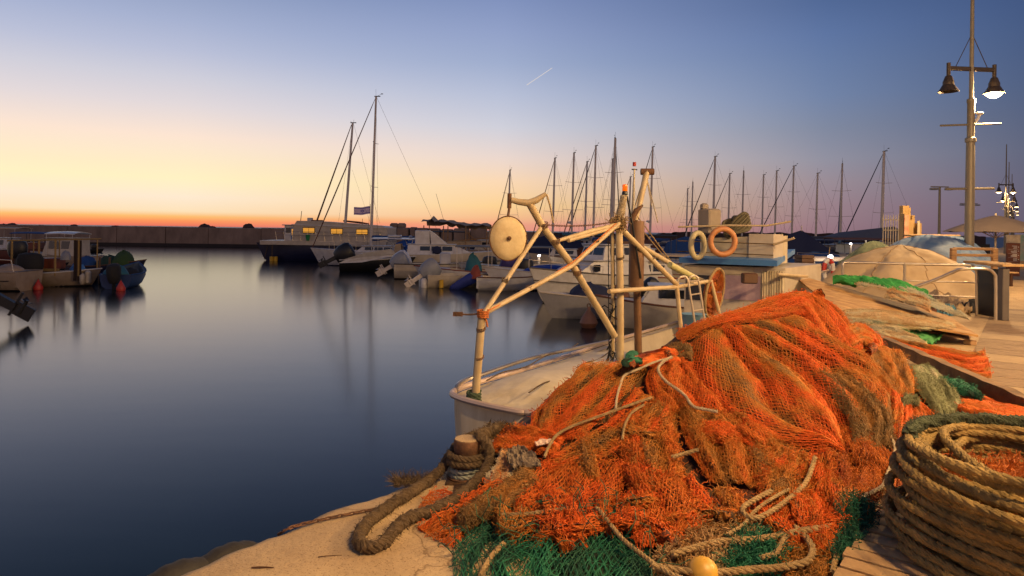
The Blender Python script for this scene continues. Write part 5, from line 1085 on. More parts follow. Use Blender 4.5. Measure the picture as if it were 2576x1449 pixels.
r = mb_('small white motor boat with blue cushions behind the fishing boat gantry rail', 1690, 19.5, 170); hull(r, 3.4, 1.5, .7, WHITE2, WHITE2, bow=.5, cockpit=(.1, .7), stripe=BROWNC); cabin(r, -.9, .9, 1.2, .7, 1.25, m=WHITE); outboard(r, -1.8, 0, .5, 30, BLACK)
r = mb_('boat with a long flat beige roof and red trim behind the exhaust pipe', 1655, 29, 176); hull(r, 6.5, 2.2, .9, WHITE2, WHITE2, bow=.7, cockpit=(.1, .6), stripe=REDC); canopy(r, -2.4, 1.6, 2.0, .9, 1.85, BEIGEC, ALU, arch=.05); cabin(r, -.5, 1.6, 1.8, .9, 1.5)
r = mb_('cream cabin boat with a wooden top rail far behind the gantry diagonal', 1560, 40, 176); hull(r, 7, 2.4, 1.0, WHITE2, WHITE2, bow=.7, stripe=WOODD); cabin(r, -2, 1.8, 2.0, 1.0, 1.8); MB().box((-.3, 0, 2.0), (2.2, 1.5, .25), bev=.02).build('slatted_top', WOODD, r)
# --- filling rows of far boats under the masts ---
spec = [(1240, 58, 'cruiser', BLUEC), (1405, 52, 'tent', NAVYC), (1470, 48, 'canopy', TEALC), (1520, 66, 'cruiser', NAVYC), (1600, 56, 'tent', BROWNC), (1625, 44, 'canopy', DARKC), (1700, 62, 'lump', NAVYC), (1745, 50, 'tent', BLUEC), (1790, 70, 'cruiser', DARKC), (1860, 60, 'lump', NAVYC), (1925, 64, 'cruiser', BLUEC), (1945, 44, 'canopy', DARKC), (2000, 38, 'bigtent', NAVYC), (2092, 46, 'canopy', DARKC), (2062, 34, 'lump', BLUEC), (2110, 58, 'cruiser', DARKC), (2166, 33, 'screen', BEIGEC), (2170, 50, 'roof', MATS['grey_canvas']), (2215, 62, 'lump', NAVYC), (2150, 42, 'canopy', BROWNC), (2260, 70, 'cruiser', BEIGEC), (2335, 80, 'cruiser', WHITE2), (2415, 78, 'lump', BROWNC), (1075, 66, 'cruiser', BLUEC), (1130, 64, 'canopy', DARKC), (1190, 60, 'lump', NAVYC), (1335, 60, 'cruiser', BLUEC), (1440, 70, 'canopy', NAVYC), (1560, 62, 'lump', BLUEC), (1665, 74, 'cruiser', BROWNC), (1895, 48, 'screen', BEIGEC), (2040, 56, 'canopy', DARKC)]
lbs = ['white cruiser far behind the round cream disc of the gantry', 'yacht hull under a navy tent left of the gantry diagonal', 'boat with a teal canopy behind the crossing gantry tubes', 'cruiser with navy covers behind the gantry boom', 'boat under a brown tent behind the rusty exhaust pipe', 'boat with a dark canopy just left of the pale rigging ropes', 'low boat under a navy cover left of the lifebuoy cabin', 'boat with a blue tent behind the lifebuoys', 'dark cruiser behind the cabin top gear', 'low navy covered boat behind the blue cabin roof', 'cruiser with a blue cover right of the fishing boat cabin', 'boat with dark canopy right beside the cabin top locker', 'boat under the big peaked navy blue tent', 'boat with a wide black canopy right of the navy tent', 'boat under a bright blue cover beyond the brown crate stack', 'dark cruiser between the black canopy and the grey roof', 'small motor boat with a raked windscreen beside the beige tarpaulin', 'boat shed roof like grey awning boat with a white lamp under it', 'low dark covered boat behind the picket fence', 'boat with brown canopy beyond the long flat roofed boat', 'pale cruiser beyond the stacked wooden panels', 'white cruiser far off left of the lamp post', 'low brown covered boat seen under the big umbrella', 'cruiser behind the white hard top boat', 'boat with a dark canopy just in front of the beige awning boat', 'low navy covered boat between the beige awning and the cream disc', 'white cruiser right behind the slanting stay tube of the gantry', 'boat with a navy canopy under the gantry boom chain', 'low bright blue covered boat left of the gantry centre post', 'cruiser with brown cover under the pale rigging lines', 'small windscreen boat hidden behind the blue cabin roof', 'boat with black canopy behind the crate stack']
for (px, Y, kd, m), lb in zip(spec, lbs):
    r = mb_(lb, px, Y, random.choice((3, 176, 8, 172)), name='moored_boat', cat='boat'); L = random.uniform(5.5, 7.5); rows = hull(r, L, 2.3, .95, random.choice((WHITE, WHITE2, WHITE)), WHITE2, bow=.8, bottom=NAVY, stripe=random.choice((BROWNC, NAVY, WHITE)))
    if kd == 'cruiser': cabin(r, -L*.3, L*.25, 2.0, .95, 1.9, m=random.choice((WHITE, WHITE2))); lump(r, 'cover', (-L*.3, 0, .9), (1.8, 1.8, .9), m, int(px)); pulpit(r, rows)
    if kd == 'tent': MB().prism([(-L*.35, -1.0, 1.0), (L*.3, -.9, 1.0), (L*.25, -.02, 2.0), (-L*.1, -.02, 2.55), (-L*.33, -.02, 2.1)], (0, .04, 0)).add([(-L*.35, -1.05, 1.0), (L*.3, -.95, 1.0), (L*.25, 0, 2.0), (-L*.1, 0, 2.55), (-L*.33, 0, 2.1), (-L*.35, 1.05, 1.0), (L*.3, .95, 1.0)], [(0, 1, 2, 3, 4), (5, 4, 3, 2, 6), (0, 4, 5), (1, 6, 2)]).build('tent', m, r)
    if kd == 'bigtent': MB().add([(-2.0, -1.3, 1.5), (2.6, -1.3, 1.0), (2.6, 1.3, 1.0), (-2.0, 1.3, 1.5), (.4, 0, 3.05), (2.6, 0, 1.7), (-2, 0, 2.3)], [(0, 1, 5, 4), (0, 4, 6), (3, 6, 4), (3, 4, 5, 2), (1, 2, 5), (0, 6, 3)]).build('tent', m, r); MB().tube([(.4, 0, 1), (.4, 0, 3.3)], .03, 5).build('tent_pole', ALU, r)
    if kd == 'canopy': canopy(r, -1.9, 1.6, 2.1, .95, 2.6, m, WIRE); lump(r, 'stowed_gear', (0, 0, .9), (2.2, 1.4, .7), random.choice((BLUEC, BROWNC, DARKC)), int(px)); cabin(r, .5, 2.6, 1.7, .95, 1.5)
    if kd == 'lump': lump(r, 'cover', (0, 0, .85), (L*.75, 2.0, 1.0), m, int(px)); MB().tube([(L*.3, -.8, 1), (L*.3, -.8, 1.8), (-L*.3, -.8, 1.9), (-L*.3, -.8, 1)], .02, 5).build('handrail', STEEL, r)
    if kd == 'screen': cabin(r, -.8, 1.4, 1.7, .9, 1.45, slope=.9); outboard(r, -L/2, 0, .5)
    if kd == 'roof': MB().add([(-3.2, -1.6, 2.4), (3.2, -1.6, 2.5), (3.2, 1.6, 2.5), (-3.2, 1.6, 2.4), (-1.8, 0, 3.0), (2.4, 0, 3.5)], [(0, 1, 5, 4), (3, 4, 5, 2), (0, 4, 3), (1, 2, 5)]).build('awning_roof', m, r); cabin(r, -1.6, 2.0, 2.0, .95, 2.1)
# --- flat roofed boat near the right, seen behind the plywood ---
r = mb_('cream cabin boat with a long flat roof, green door and orange lifebuoy near the tarpaulin', 2090, 24, 177)
rows = hull(r, 5.2, 2.0, 1.0, WHITE2, WHITE2, bow=.7, stripe=REDC); canopy(r, -1.0, 1.0, 1.8, 1.0, 1.98, WHITE2, WHITE2, 'flat_roof', arch=.03, th=.09)
MB().box((.2, -.3, 1.3), (.7, .9, .9), bev=.03).build('cabin', WHITE2, r); MB().box((.75, -.82, 1.15), (.42, .05, .5)).build('green_door', mat('faded_green', (.10, .14, .08), .6), r)
MB().tube([(-1.3+.14*math.cos(a), -.95, 1.75+.14*math.sin(a)) for a in [2*PI*k/16 for k in range(16)]], .045, 8, closed=True).build('lifebuoy', ORANGEP, r)
for z in (1.45, 1.2): MB().tube([(-2.3, -.95, z), (1.8, -.98, z)], .014, 5).build('side_rail', STEEL, r)
p = P(2084, 681, 17.2); o = root('lifebuoy', p, 0, 'red and white lifebuoy hanging at the edge of the beige tarpaulin', 'lifebuoy')
for k in range(8): MB().tube([(.27*math.cos(a)*.45, 0, .27*math.sin(a)) for a in [2*PI*(k+j/5)/8 for j in range(6)]], .06, 8).build('ring_segment', REDP if k % 2 else WHITE, o)
MB().tube([(0, 0, .3), (.05, .05, .6)], .01, 5).build('cord', ROPE_TAN, o)
o = root('crate_stack', P(2023, 686, 15.5), .1, 'tall dark brown slatted crate stack right of the fishing boat cabin', 'crates')
for k in range(5): MB().box((0, 0, .045+k*.082), (.30, .34, .078), bev=.006).build('crate', WOODD, o)
o = root('gangway_pole', (0, 0, 0), 0, 'long thin steel pole slanting from the crate stack to the flat roofed boat', 'pole'); MB().tube([P(2013, 681, 15), P(2099, 664, 19)], .025, 6).build('tube', STEEL, o); MB().tube([P(2040, 690, 15.2), P(2085, 680, 17)], .02, 6).build('lower_tube', STEEL, o)
# pontoon pedestals with lit lamps
for px, y, Y, h, lb in ((1356, 643, 40, 1.2, 'lit white service pedestal on the pontoon behind the gantry'), (2178, 598, 50, 1.6, 'bright white lamp under the grey boat awning'), (2140, 613, 44, 1.2, 'small lit white pedestal behind the flat roofed boat'), (2089, 645, 23, .8, 'small lit white lamp on the cream flat roofed boat'), (1639, 678, 30, .9, 'tiny lit lamp right of the rusty exhaust pipe'), (1622, 604, 75, 2, 'glowing warm window lamp far off beside the exhaust pipe')):
    p = P(px, y, Y); o = root('dock_light', (p.x, Y, p.z-h), 0, lb, 'dock light'); MB().lathe([(.09, 0), (.08, h-.1), (.11, h-.08), (.11, h-.06), (0, h-.06)], 12).build('post', WHITE2, o)
    wm = px == 1622
    MB().lathe([(.02, h-.05), (.08, h-.04), (.09, h+.01), (.05, h+.05), (0, h+.06)], 12).build('lamp', mat('warm_light' if wm else 'white_light', (.8, .8, .8), .5, emit=(1, .65, .25) if wm else (.95, .92, 1), estr=4), o)
    lamp_light('dock_bulb', (0, -.25, h+.1), 14 if not wm else 25, .1, (1, .9, .85) if not wm else (1, .6, .3), o)
# --- left group ---
r = mb_('small blue fishing rowboat with a dark outboard and blue nets on board', 318, 31, 107, name='rowboat', cat='rowboat')
rows = hull(r, 3.5, 1.65, .62, mat('bright_blue_paint', (.010, .035, .13), .4), mat('boat_inside', (.06, .08, .10), .7), bow=.6, sheer=.6, tr=.75, cockpit=(.06, .9), stripe=BLUEC, full=2.0)
outboard(r, -1.9, 0, .35, -8, DARKC, BLACK, 1.0); lump(r, 'net_bundle', (-.9, .2, .45), (1.2, 1.1, .55), TEALC, 2); lump(r, 'tarpaulin', (.3, -.1, .4), (1.2, 1.0, .4), DARKC, 3); MB().box((-.2, .55, .75), (.3, .12, .06)).build('red_float', REDP, r)
for px, y, Y, lb in ((304, 724, 28.6, 'small red cone buoy in front of the blue rowboat'), (96, 728, 28.5, 'small red cone buoy below the canopied fishing boat'), (1228, 702, 36, 'small red cone buoy left of the yellow fender'), (1258, 712, 33, 'small red cone buoy under the blue covered outboard'), (1168, 668, 44, 'tiny yellow cone buoy among the centre boats')):
    p = P(px, y, Y); o = root('cone_buoy', (p.x, Y, WATER), 0, lb, 'buoy', 'cone buoys'); MB().lathe([(.0, -.05), (.17, .0), (.19, .10), (.03, .42), (0, .44)], 14).build('cone', REDP if 'red' in lb else YEL, o); MB().tube([(.03, 0, .42), (0, 0, .5), (-.03, 0, .42)], .01, 5).build('eye', RUST, o)
r = mb_('dark wooden boat heaped with blue and green nets', 262, 34, 10, name='fishing_boat', cat='fishing boat'); hull(r, 3.0, 1.6, .75, NAVY, DARKC, bow=.5, sheer=.4, stripe=WOODD)
for (x, w_, h, m, nm) in ((-.8, 1.2, .55, BLUEC, 'blue_net'), (.2, 1.3, .6, mat('dark_green_net', (.015, .045, .03), .9, bump=1), 'green_net'), (.9, 1.0, .8, mat('leaf_green_net', (.03, .07, .02), .9, bump=1), 'light_green_net')): lump(r, nm, (x, 0, .65), (w_, 1.3, h), m, int(x*10+20))
for px, y0, y1, Y in ((251, 647, 712, 32), (276, 647, 692, 33)):
    a, b_ = P(px, y0, Y), P(px, y1, Y); tag(MB().tube([(a.x, Y, a.z), (a.x-.02, Y, WATER-.2)], .05, 7).build('mooring_pile', WOODD), 'thin dark mooring pile '+('beside the net boat' if px == 251 else 'in front of the green net heap'), 'mooring pile')
r = mb_('cream fishing boat with a timber canopy frame and dark side curtain', 145, 30.5, 4, name='fishing_boat', cat='fishing boat')
rows = hull(r, 2.9, 1.7, .62, DULLW, DULLW, bow=.5, sheer=.3, tr=.85, cockpit=(.05, .8), bottom=BLACK, stripe=WHITE)
TB = mat('yellow_timber', (.30, .19, .06), .7, scale=6)
for y in (-.75, .75): MB().tube([(-1.7, y, 2.05), (1.5, y, 2.15)], .035, 6).build('roof_beam', TB, r)
for x in (-1.5, -.35, .35, 1.35):
    for y in (-.75, .75): MB().tube([(x, y, .5), (x, y, 2.1)], .045 if y < 0 else .03, 6).build('canopy_post', TB, r)
MB().grid([[(1.15+.35*k/6, -.78+.03*math.sin(k*2), z) for k in range(7)] for z in (2.1, 1.5, .9, .3)]).build('side_curtain', mat('black_brown_canvas', (.03, .015, .01), .9), r)
MB().box((-.5, .2, 1.0), (1.0, .9, .5), bev=.02).build('engine_box', mat('mahogany_paint', (.20, .05, .02), .5), r); MB().box((-.1, -.5, .75), (.9, .15, .12)).build('thwart', TB, r)
lump(r, 'round_float', (.55, -.3, 1.2), (.42, .42, .4), mat('grey_float', (.25, .25, .28), .5), 2); lump(r, 'net_heap', (-1.1, -.2, .5), (1.0, 1.0, .6), NAVYC, 3); lump(r, 'blue_tub', (.9, 0, .5), (.7, .8, .5), BLUEP, 4)
outboard(r, -.5, -.9, .5, 0, DARKC, BLACK, 1.3); fender(r, (1.62, -.5, .12), .62, .13); fender(r, (1.5, -.72, .12), .5, .11)
r = mb_('white cabin boat with a rounded white roof behind the timber canopy', 172, 43, 178); hull(r, 3.8, 1.9, .8, DULLW, DULLW, bow=.6); cabin(r, -.9, 1.2, 1.7, .8, 1.9, slope=.3, m=WHITE2); canopy(r, -.95, .95, 1.7, .8, 2.25, WHITE, WHITE, arch=.12)
r = mb_('dark red brown wooden boat with a blue canopy', 82, 46, 3); hull(r, 3.8, 1.7, 1.0, mat('oxblood_paint', (.12, .03, .02), .5), WOODD, bow=.6, sheer=.4); canopy(r, -1.0, 1.4, 1.6, 1.0, 2.2, BLUEC, WIRE); MB().box((0, 0, 1.3), (1.2, 1.1, .5), bev=.03).build('cabin', MATS['mahogany_paint'], r)
r = mb_('white cruiser with a cream awning at the far left', 18, 48, 3); rows = hull(r, 3.6, 1.9, 1.0, WHITE, WHITE, bow=.7, bottom=NAVY); cabin(r, -1.2, 1.2, 1.7, 1.0, 1.75, slope=.8); canopy(r, -.9, 1.2, 1.8, 1.0, 2.5, mat('cream_awning', (.6, .42, .26), .8), ALU); pulpit(r, rows)
r = mb_('dark low workboat with a black outboard between the white stern and the canopied boat', 66, 36, 10); hull(r, 3.2, 1.5, .55, DARKC, DARKC, bow=.5, cockpit=(.1, .8)); outboard(r, -.2, -.2, 1.0, 0, BLACK, BLACK, 1.15); lump(r, 'netting', (.8, 0, .5), (1.2, .9, .4), DARKC, 3)
r = mb_('white boat stern with a fold down bathing ladder at the left edge of the picture', 8, 28.2, 182, name='motor_boat'); hull(r, 2.2, 1.8, .80, DULLW, DULLW, bow=.2, tr=.95, sheer=.05, bottom=BLACK)
MB().tube([(-.9, .95, .45), (.9, .95, .45)], .02, 5).build('side_line', BLACK, r); MB().tube([(-.4, .97, .4), (-.4, .97, .02), (-.1, .97, .02), (-.1, .97, .4)], .018, 6).build('bathing_ladder', STEEL, r); MB().tube([(-1.0, .8, .8), (-.9, .8, 1.3), (.0, .8, 1.35), (.4, .8, .8)], .02, 6).build('stern_rail', STEEL, r)
MB().box((1.0, 0, 1.5), (.3, 1.2, 1.2)).build('dark_cover', DARKC, r, smooth=False); lump(r, 'white_cushion', (-.2, 0, .75), (1.1, 1.2, .35), DULLW, 5)
r = mb_('tiny dark dinghy with an outboard by the breakwater', 238, 68, 5, name='dinghy', cat='dinghy'); hull(r, 1.4, .9, .3, BLACK, DARKC, bow=.2); outboard(r, .0, 0, .3, 0, BLACK, BLACK, .7); MB().tube([(.5, 0, .3), (.1, 0, 1.5)], .02, 5).build('oar', WOODD, r)
for px, y, lb in ((75, 592, 'pale tub on the far left boats'),): pass
# boat outside the left edge whose tilted propeller reaches into the picture
r = root('motor_boat', (-15.85, 18.2, WATER), R(188), 'black tilted outboard leg and propeller reaching in at the left edge', 'motor boat')
hull(r, 4.6, 1.8, .75, WHITE2, WHITE, bow=.6, cockpit=(.1, .7)); r.location.x -= 1.15; r.location.z -= .05
outboard(r, -2.45, 0, .75, 60, BLACK, BLACK, 1.45)
o = root('red_float', (P(4, 860, 17).x-.05, 15.8, WATER), 0, 'dull red float in the water at the left edge', 'float'); MB().lathe([(0, -.1), (.14, 0), (.16, .12), (.1, .25), (0, .28)], 14).build('ball', mat('dull_red', (.22, .04, .03), .5), o)
# ---------- the fishing boat at the quay ----------
fb = root('fishing_boat', (0, 0, 0), 0, 'cream fishing boat moored at the quay with a tube gantry and blue roofed cabin', 'fishing boat')
st = [(2.72, -1.02, -.32, .0), (2.80, -1.18, -.18, .0), (3.05, -1.30, -.10, -.01), (3.6, -1.42, -.08, -.04), (4.6, -1.62, -.08, -.10), (6, -1.93, -.08, -.18), (7.6, -2.25, -.10, -.24), (9.5, -2.35, -.12, -.24), (11.4, -2.2, -.25, -.16), (13.2, -1.75, -.6, .0), (14.6, -1.2, -1.0, .25)]
stn = np.array(st); tt = np.linspace(0, 1, 60); st = cr1(stn, tt)
def hsec(s, a, b, z):
    c = (a+b)/2; k = .80
    return [Q(s, a, z), Q(s, c+(a-c)*1.0, z-.10), Q(s, c+(a-c)*.93, z-.5), Q(s, c+(a-c)*.72, -1.25), Q(s, c, -1.5), Q(s, c+(b-c)*.72, -1.25), Q(s, c+(b-c)*.93, z-.5), Q(s, b, z-.10), Q(s, b, z)]
rows = [hsec(*r) for r in st]; mb = MB().grid(rows); mb.f.append(tuple(range(8, -1, -1)))
HULLM = mat('weathered_hull', (.80, .68, .48), .5, col2=(.60, .46, .28), scale=2.2, bump=.2, stretch=(3, 3, .7))
mb.build('hull', HULLM, fb, ang=30)
inn = [[Q(s, a+.10, z-.01), Q(s, a+.13, z-.12), Q(s, a+.2, -.62), Q(s, b-.2, -.62), Q(s, b-.13, z-.12), Q(s, b-.10, z-.01)] for s, a, b, z in st[3:]]
m2 = MB().grid(inn); m2.f.append((0, 1, 2, 3, 4, 5)); m2.build('deck', WHITE2, fb, ang=30)
cap = MB(); cap.grid([[Q(s, a-.01, z+.004), Q(s, a+.12, z+.004)] for s, a, b, z in st[3:]]); cap.grid([[Q(s, b-.12, z+.004), Q(s, b+.01, z+.004)] for s, a, b, z in st[3:]]); cap.add([Q(*p) for p in [(st[0][0], st[0][1], .004), (st[0][0], st[0][2], .004), (st[3][0]+.01, st[3][2], .004), (st[3][0]+.01, st[3][1], .004)]], [(0, 1, 2, 3)])
cap.build('gunwale', CREAMC, fb)
RAILM = mat('pinkish_rail', (.55, .42, .36), .4, .2)
q = [Q(s, a-.03, z+.035) for s, a, b, z in st[::-1]][:-1]+[Q(2.70, -.95, .035), Q(2.68, -.66, .035), Q(2.70, -.35, .035)]+[Q(s, b+.0, z+.035) for s, a, b, z in st[1:]]
MB().tube(smooth_path(q[::1], 2), .030, 8).build('rubbing_rail', RAILM, fb)
MB().tube(smooth_path([P(1147, 985, 6.5), P(1152, 968, 6.6), P(1175, 955, 6.8), P(1216, 941, 7.0), P(1330, 903, 7.8), P(1430, 880, 8.6), P(1530, 858, 9.6)], 6), .022, 8).build('hand_rail', STEEL, fb)
# canvas over the after deck
V3 = [[Q(s, a+.08+(b-a-.16)*k/8, max(z, -.2)+.02+.16*math.sin(PI*k/8)**.7*min(1, (s-2.9)/.6)) for k in range(9)] for s, a, b, z in st[6:34]]
cloth('deck_canvas', '', [[tuple(p) for p in r] for r in V3[::4]], CREAMC, mode='abs', amp=.007, fr=2, seed=9, parent=fb, th=.004)
for t0_, z0_ in ((-.95, .165), (-.45, .13)): MB().tube(smooth_path([Q(3.0+.35*i, t0_-.09*i, z0_-.012*i+.02*math.sin(i*1.7)) for i in range(9)], 4), .007, 5).build('canvas_seam', ROPE_BR, fb)
GRN2 = mat('green_rope_lashing', (.05, .075, .045), .9, scale=30, bump=1)
twist([P(1192, 985, 6.2)+Vector((.055*math.cos(a*.9), .055*math.sin(a*.9), -a*.0042)) for a in range(0, 40)], .022, 3).build('green_lashing', GRN2, fb)
def tb(name, pts_, r, m=CREAM, n=12): return MB().tube([P(*p) if len(p) == 3 and p[0] > 100 else p for p in pts_], r, n).build(name, m, fb)
tb('stern_post', [(1193, 1035, 6.2), (1213, 783, 6.2)], .038); tb('stay_tube', [(1219, 786, 6.2), (1366, 566, 6.98)], .024); tb('long_stay_tube', [(1222, 786, 6.22), (1440, 668, 7.15), (1557, 562, 7.95)], .025)
tb('main_diagonal', [(1332, 512, 6.85), (1366, 572, 6.98), (1440, 668, 7.25), (1546, 845, 7.85)], .039); tb('centre_post', [(1561, 960, 8.0), (1560, 730, 8.02), (1557, 562, 8.05)], .044); tb('side_pole', [(1541, 900, 8.1), (1541, 585, 8.1)], .022)
hn = tb('horn', [(1286, 503, 6.85), (1305, 508, 6.85), (1330, 511, 6.85), (1350, 503, 6.85), (1374, 487, 6.85)], [.028, .032, .038, .034, .02])
MB().tube([P(1282, 487, 6.85), P(1281, 524, 6.85)], .022, 8).build('horn_cap', RUST, hn); MB().tube([P(1375, 489, 6.85), P(1384, 518, 6.9), P(1392, 560, 7.0)], .010, 6).build('hanging_rod', CREAM, hn)
# the cream drum disc
dc = P(1277, 600, 6.7); ax = Vector((.22, -1, .05)).normalized(); M = ax.to_track_quat('Z', 'Y').to_matrix()
dm = MB(); rows = []
for r, z in [(0, .06), (.05, .062), (.14, .058), (.185, .043), (.197, .03), (.192, 0), (.197, -.04), (.18, -.065), (0, -.07)]:
    rows.append([dc+M @ Vector((r*math.cos(a)*.94*(1+.012*math.sin(5*a)), r*math.sin(a)*1.10*(1+.015*math.sin(3*a+1)), z)) for a in [2*PI*k/48 for k in range(48)]])
DISC = mat('drum_disc_paint', (.66, .53, .30), .55, col2=(.46, .33, .16), scale=7, bump=.2)
dd = dm.grid(rows, closed_u=True).build('drum_disc', DISC, fb); MB().tube([dc+ax*.055, dc+ax*.085], .022, 10).tube([dc+ax*.06, dc+ax*.10], .009, 8).build('hub', RUST, dd)
MB().tube([dc+M @ Vector((.189*math.cos(a), .222*math.sin(a), .03)) for a in [2*PI*k/48 for k in range(48)]], .006, 5, closed=True).build('rim', RUST, dd)
MB().tube([dc+M @ Vector((0, .2, 0)), P(1281, 524, 6.85)], .014, 6).build('hanger', RUST, dd)
tb('boom', [(1398, 607, 7.1), (1480, 583, 7.5), (1556, 565, 8.0)], [.020, .028, .030]); tb('boom_pole', [(1430, 605, 7.2), (1556, 570, 7.98)], .022)
cpts = bez(P(1378, 566, 7.0), P(1553, 556, 7.95), .03, 60); ch = MB()
for i in range(1, 60):
    t = (cpts[i]-cpts[i-1]).normalized(); w_ = Vector((0, 0, 1)) if i % 2 else Vector((.5, -.85, 0)); ch.tube([cpts[i]+t*.015*math.cos(a)+w_*.008*math.sin(a) for a in [2*PI*k/8 for k in range(8)]], .0035, 4, closed=True)
ch.build('boom_chain', RUST, fb)
tb('forward_strut', [(1561, 574, 8.05), (1702, 716, 8.8)], .034); tb('rail_leg', [(1702, 714, 8.8), (1714, 840, 8.8)], .030); tb('second_strut', [(1616, 622, 9.2), (1745, 697, 9.7), (1785, 715, 9.8)], .036)
tb('deck_rail', [(1532, 733, 7.7), (1620, 727, 8.2), (1702, 722, 8.8), (1788, 706, 9.6)], .027); tb('rail_foot', [(1788, 706, 9.6), (1812, 800, 9.7)], .027)
tb('yellow_pipe', [(1685, 666, 9.0), (1745, 698, 9.3)], .045, mat('yellow_pipe', (.46, .42, .18), .5))
SF = mat('ladder_steel', (.60, .50, .38), .35, .4)
ld = MB().tube(smooth_path([P(*p) for p in [(1706, 716, 8.9), (1707, 702, 8.9), (1717, 696, 8.9), (1729, 702, 8.9), (1738, 750, 8.9), (1750, 825, 8.9)]], 4), .015, 8).build('ladder', SF, fb)
MB().tube(smooth_path([P(*p) for p in [(1733, 712, 9.1), (1735, 699, 9.1), (1745, 694, 9.1), (1756, 702, 9.1), (1764, 750, 9.1), (1775, 825, 9.1)]], 4), .015, 8).build('ladder_stile', SF, ld)
for a, b_ in (((1737, 742), (1762, 738)), ((1745, 782), (1769, 778)), ((1730, 708), (1757, 706))): MB().tube([P(*a, 8.92), P(*b_, 9.08)], .010, 6).build('rung', SF, ld)
ex = MB().lathe([(.095, 0), (.095, .82), (.09, .83), (.08, .82), (0, .8)], 20, c=P(1600, 722, 8.4)).build('exhaust_casing', mat('rusty_pipe', (.20, .10, .045), .6, .3, col2=(.10, .05, .025), scale=4, bump=.3), fb)
MB().tube([P(1606, 900, 8.4), P(1602, 695, 8.4)], .048, 12).build('lower_pipe', MATS['rusty_pipe'], ex); MB().tube([P(1590, 562, 8.4), P(1592, 545, 8.4), P(1601, 530, 8.4), P(1617, 516, 8.4)], [.035, .034, .036, .012], 10).build('bent_flap', RUST, ex)
bc = P(1572, 487, 8.1); bn = MB().lathe([(.04, -.01), (.036, .015), (.03, .03), (0, .03)], 16, c=bc).build('beacon_base', BLACK, fb)
MB().lathe([(.03, .03), (.033, .04), (.033, .095), (.028, .11), (0, .115)], 16, c=bc).build('amber_lens', mat('amber_lens', (.75, .12, .0), .25, emit=(1, .16, .0), estr=.55), bn)
tb('beacon_mast', [(1556, 565, 8.05), (1562, 525, 8.08), (1570, 488, 8.1)], [.05, .042, .022], CREAMC)
wrap = MB()
for i in range(26):
    f = i/25; c_ = P(1556, 560, 8.05).lerp(P(1570, 492, 8.1), f); wrap.tube([c_+Vector(((.055-.02*f)*math.cos(a), (.055-.02*f)*math.sin(a), random.uniform(-.004, .004)+.008*math.sin(a+i))) for a in [2*PI*k/12 for k in range(12)]], .009, 5, closed=True)
wrap.build('rope_wrapping', ROPE_PALE, fb)
lsh = [((1440, 668, 7.2), .043), ((1452, 690, 7.27), .043), ((1398, 612, 7.05), .043), ((1530, 818, 7.83), .044), ((1367, 572, 6.97), .046), ((1270, 712, 6.45), .03), ((1210, 830, 6.2), .041), ((1560, 650, 8.03), .048), ((1560, 735, 8.03), .05), ((1559, 800, 8.03), .048), ((1640, 650, 8.45), .037), ((1330, 727, 6.66), .03), ((1500, 608, 7.55), .03), ((1206, 900, 6.2), .041)]
for (q_, r_) in lsh:
    c_ = P(*q_); w2 = MB()
    for k in range(random.choice((2, 3, 5))): w2.tube([c_+Vector(((r_+.001)*math.cos(a), (r_+.001)*math.sin(a), .011*k+r_*.35*math.sin(a+.5))) for a in [2*PI*j/12 for j in range(12)]], .0035, 5, closed=True)
    w2.build('tube_lashing', random.choice((ROPE_BR, RUST)), fb)
cbl = MB()
for k in range(5): cbl.tube(bez(P(1530+k*7, 585, 8.1), P(1532+k*9, 905, 8.1), 0, 10), .006+.003*(k % 2), 5)
for k in range(26):
    p = P(1535+random.gauss(0, 6), random.uniform(760, 900), 8.05); v = Vector((random.gauss(0, .05), 0, random.uniform(-.1, .1))); cbl.tube([p, p+v+Vector((.03, 0, -.04)), p+v*1.5+Vector((.01, 0, -.12))], .008, 5)
cbl.build('hanging_cable', BLACK, fb)
nb = MB()
for i in range(260):
    p = P(1556+random.gauss(0, 9), 563+random.gauss(0, 8), 8.0); v = Vector((random.gauss(0, 1), random.gauss(0, 1), random.gauss(-.3, 1))).normalized()*.06; nb.tube([p, p+v*.5+Vector((0, 0, .01)), p+v], .005, 4)
nb.build('lashing_knot', ROPE_TAN, fb)
twist([P(1215, 785, 6.2)+Vector((.05*math.cos(a*.8), .05*math.sin(a*.8), .02-a*.0022)) for a in range(0, 34)]+[P(1224, 808, 6.15), P(1226, 822, 6.15)], .010, 3).build('orange_lashing', mat('orange_cord', (.55, .16, .03), .8), fb)
MB().tube(bez(P(1213, 787, 6.2), P(1160, 790, 6.2), .01), .008, 6).box(P(1152, 790, 6.2), (.09, .03, .04)).build('hook_block', RUST, fb)
MB().tube([P(1228, 782, 6.19), P(1330, 727, 6.7), P(1440, 660, 7.12), P(1550, 562, 7.9)], .006, 5).build('orange_cord', MATS['orange_cord'], fb)
tb('derrick', [(1600, 555, 10), (1612, 500, 10.1), (1627, 432, 10.2)], [.03, .042, .05], CREAM); tb('derrick_head', [(1612, 432, 10.2), (1645, 432, 10.2)], .05, RUST)
for x1_, y1_ in ((1590, 545), (1640, 520), (1655, 560)): tb('derrick_rope', [(1624, 436, 10.2), (x1_, y1_, 10.0)], .008, ROPE_PALE, 5)
tb('light_mast', [(1591, 560, 10.5), (1594, 480, 10.5), (1596, 424, 10.5)], [.03, .02, .012], CREAMC); tb('mast_light', [(1596, 418, 10.5), (1596, 408, 10.5)], .028, REDP)
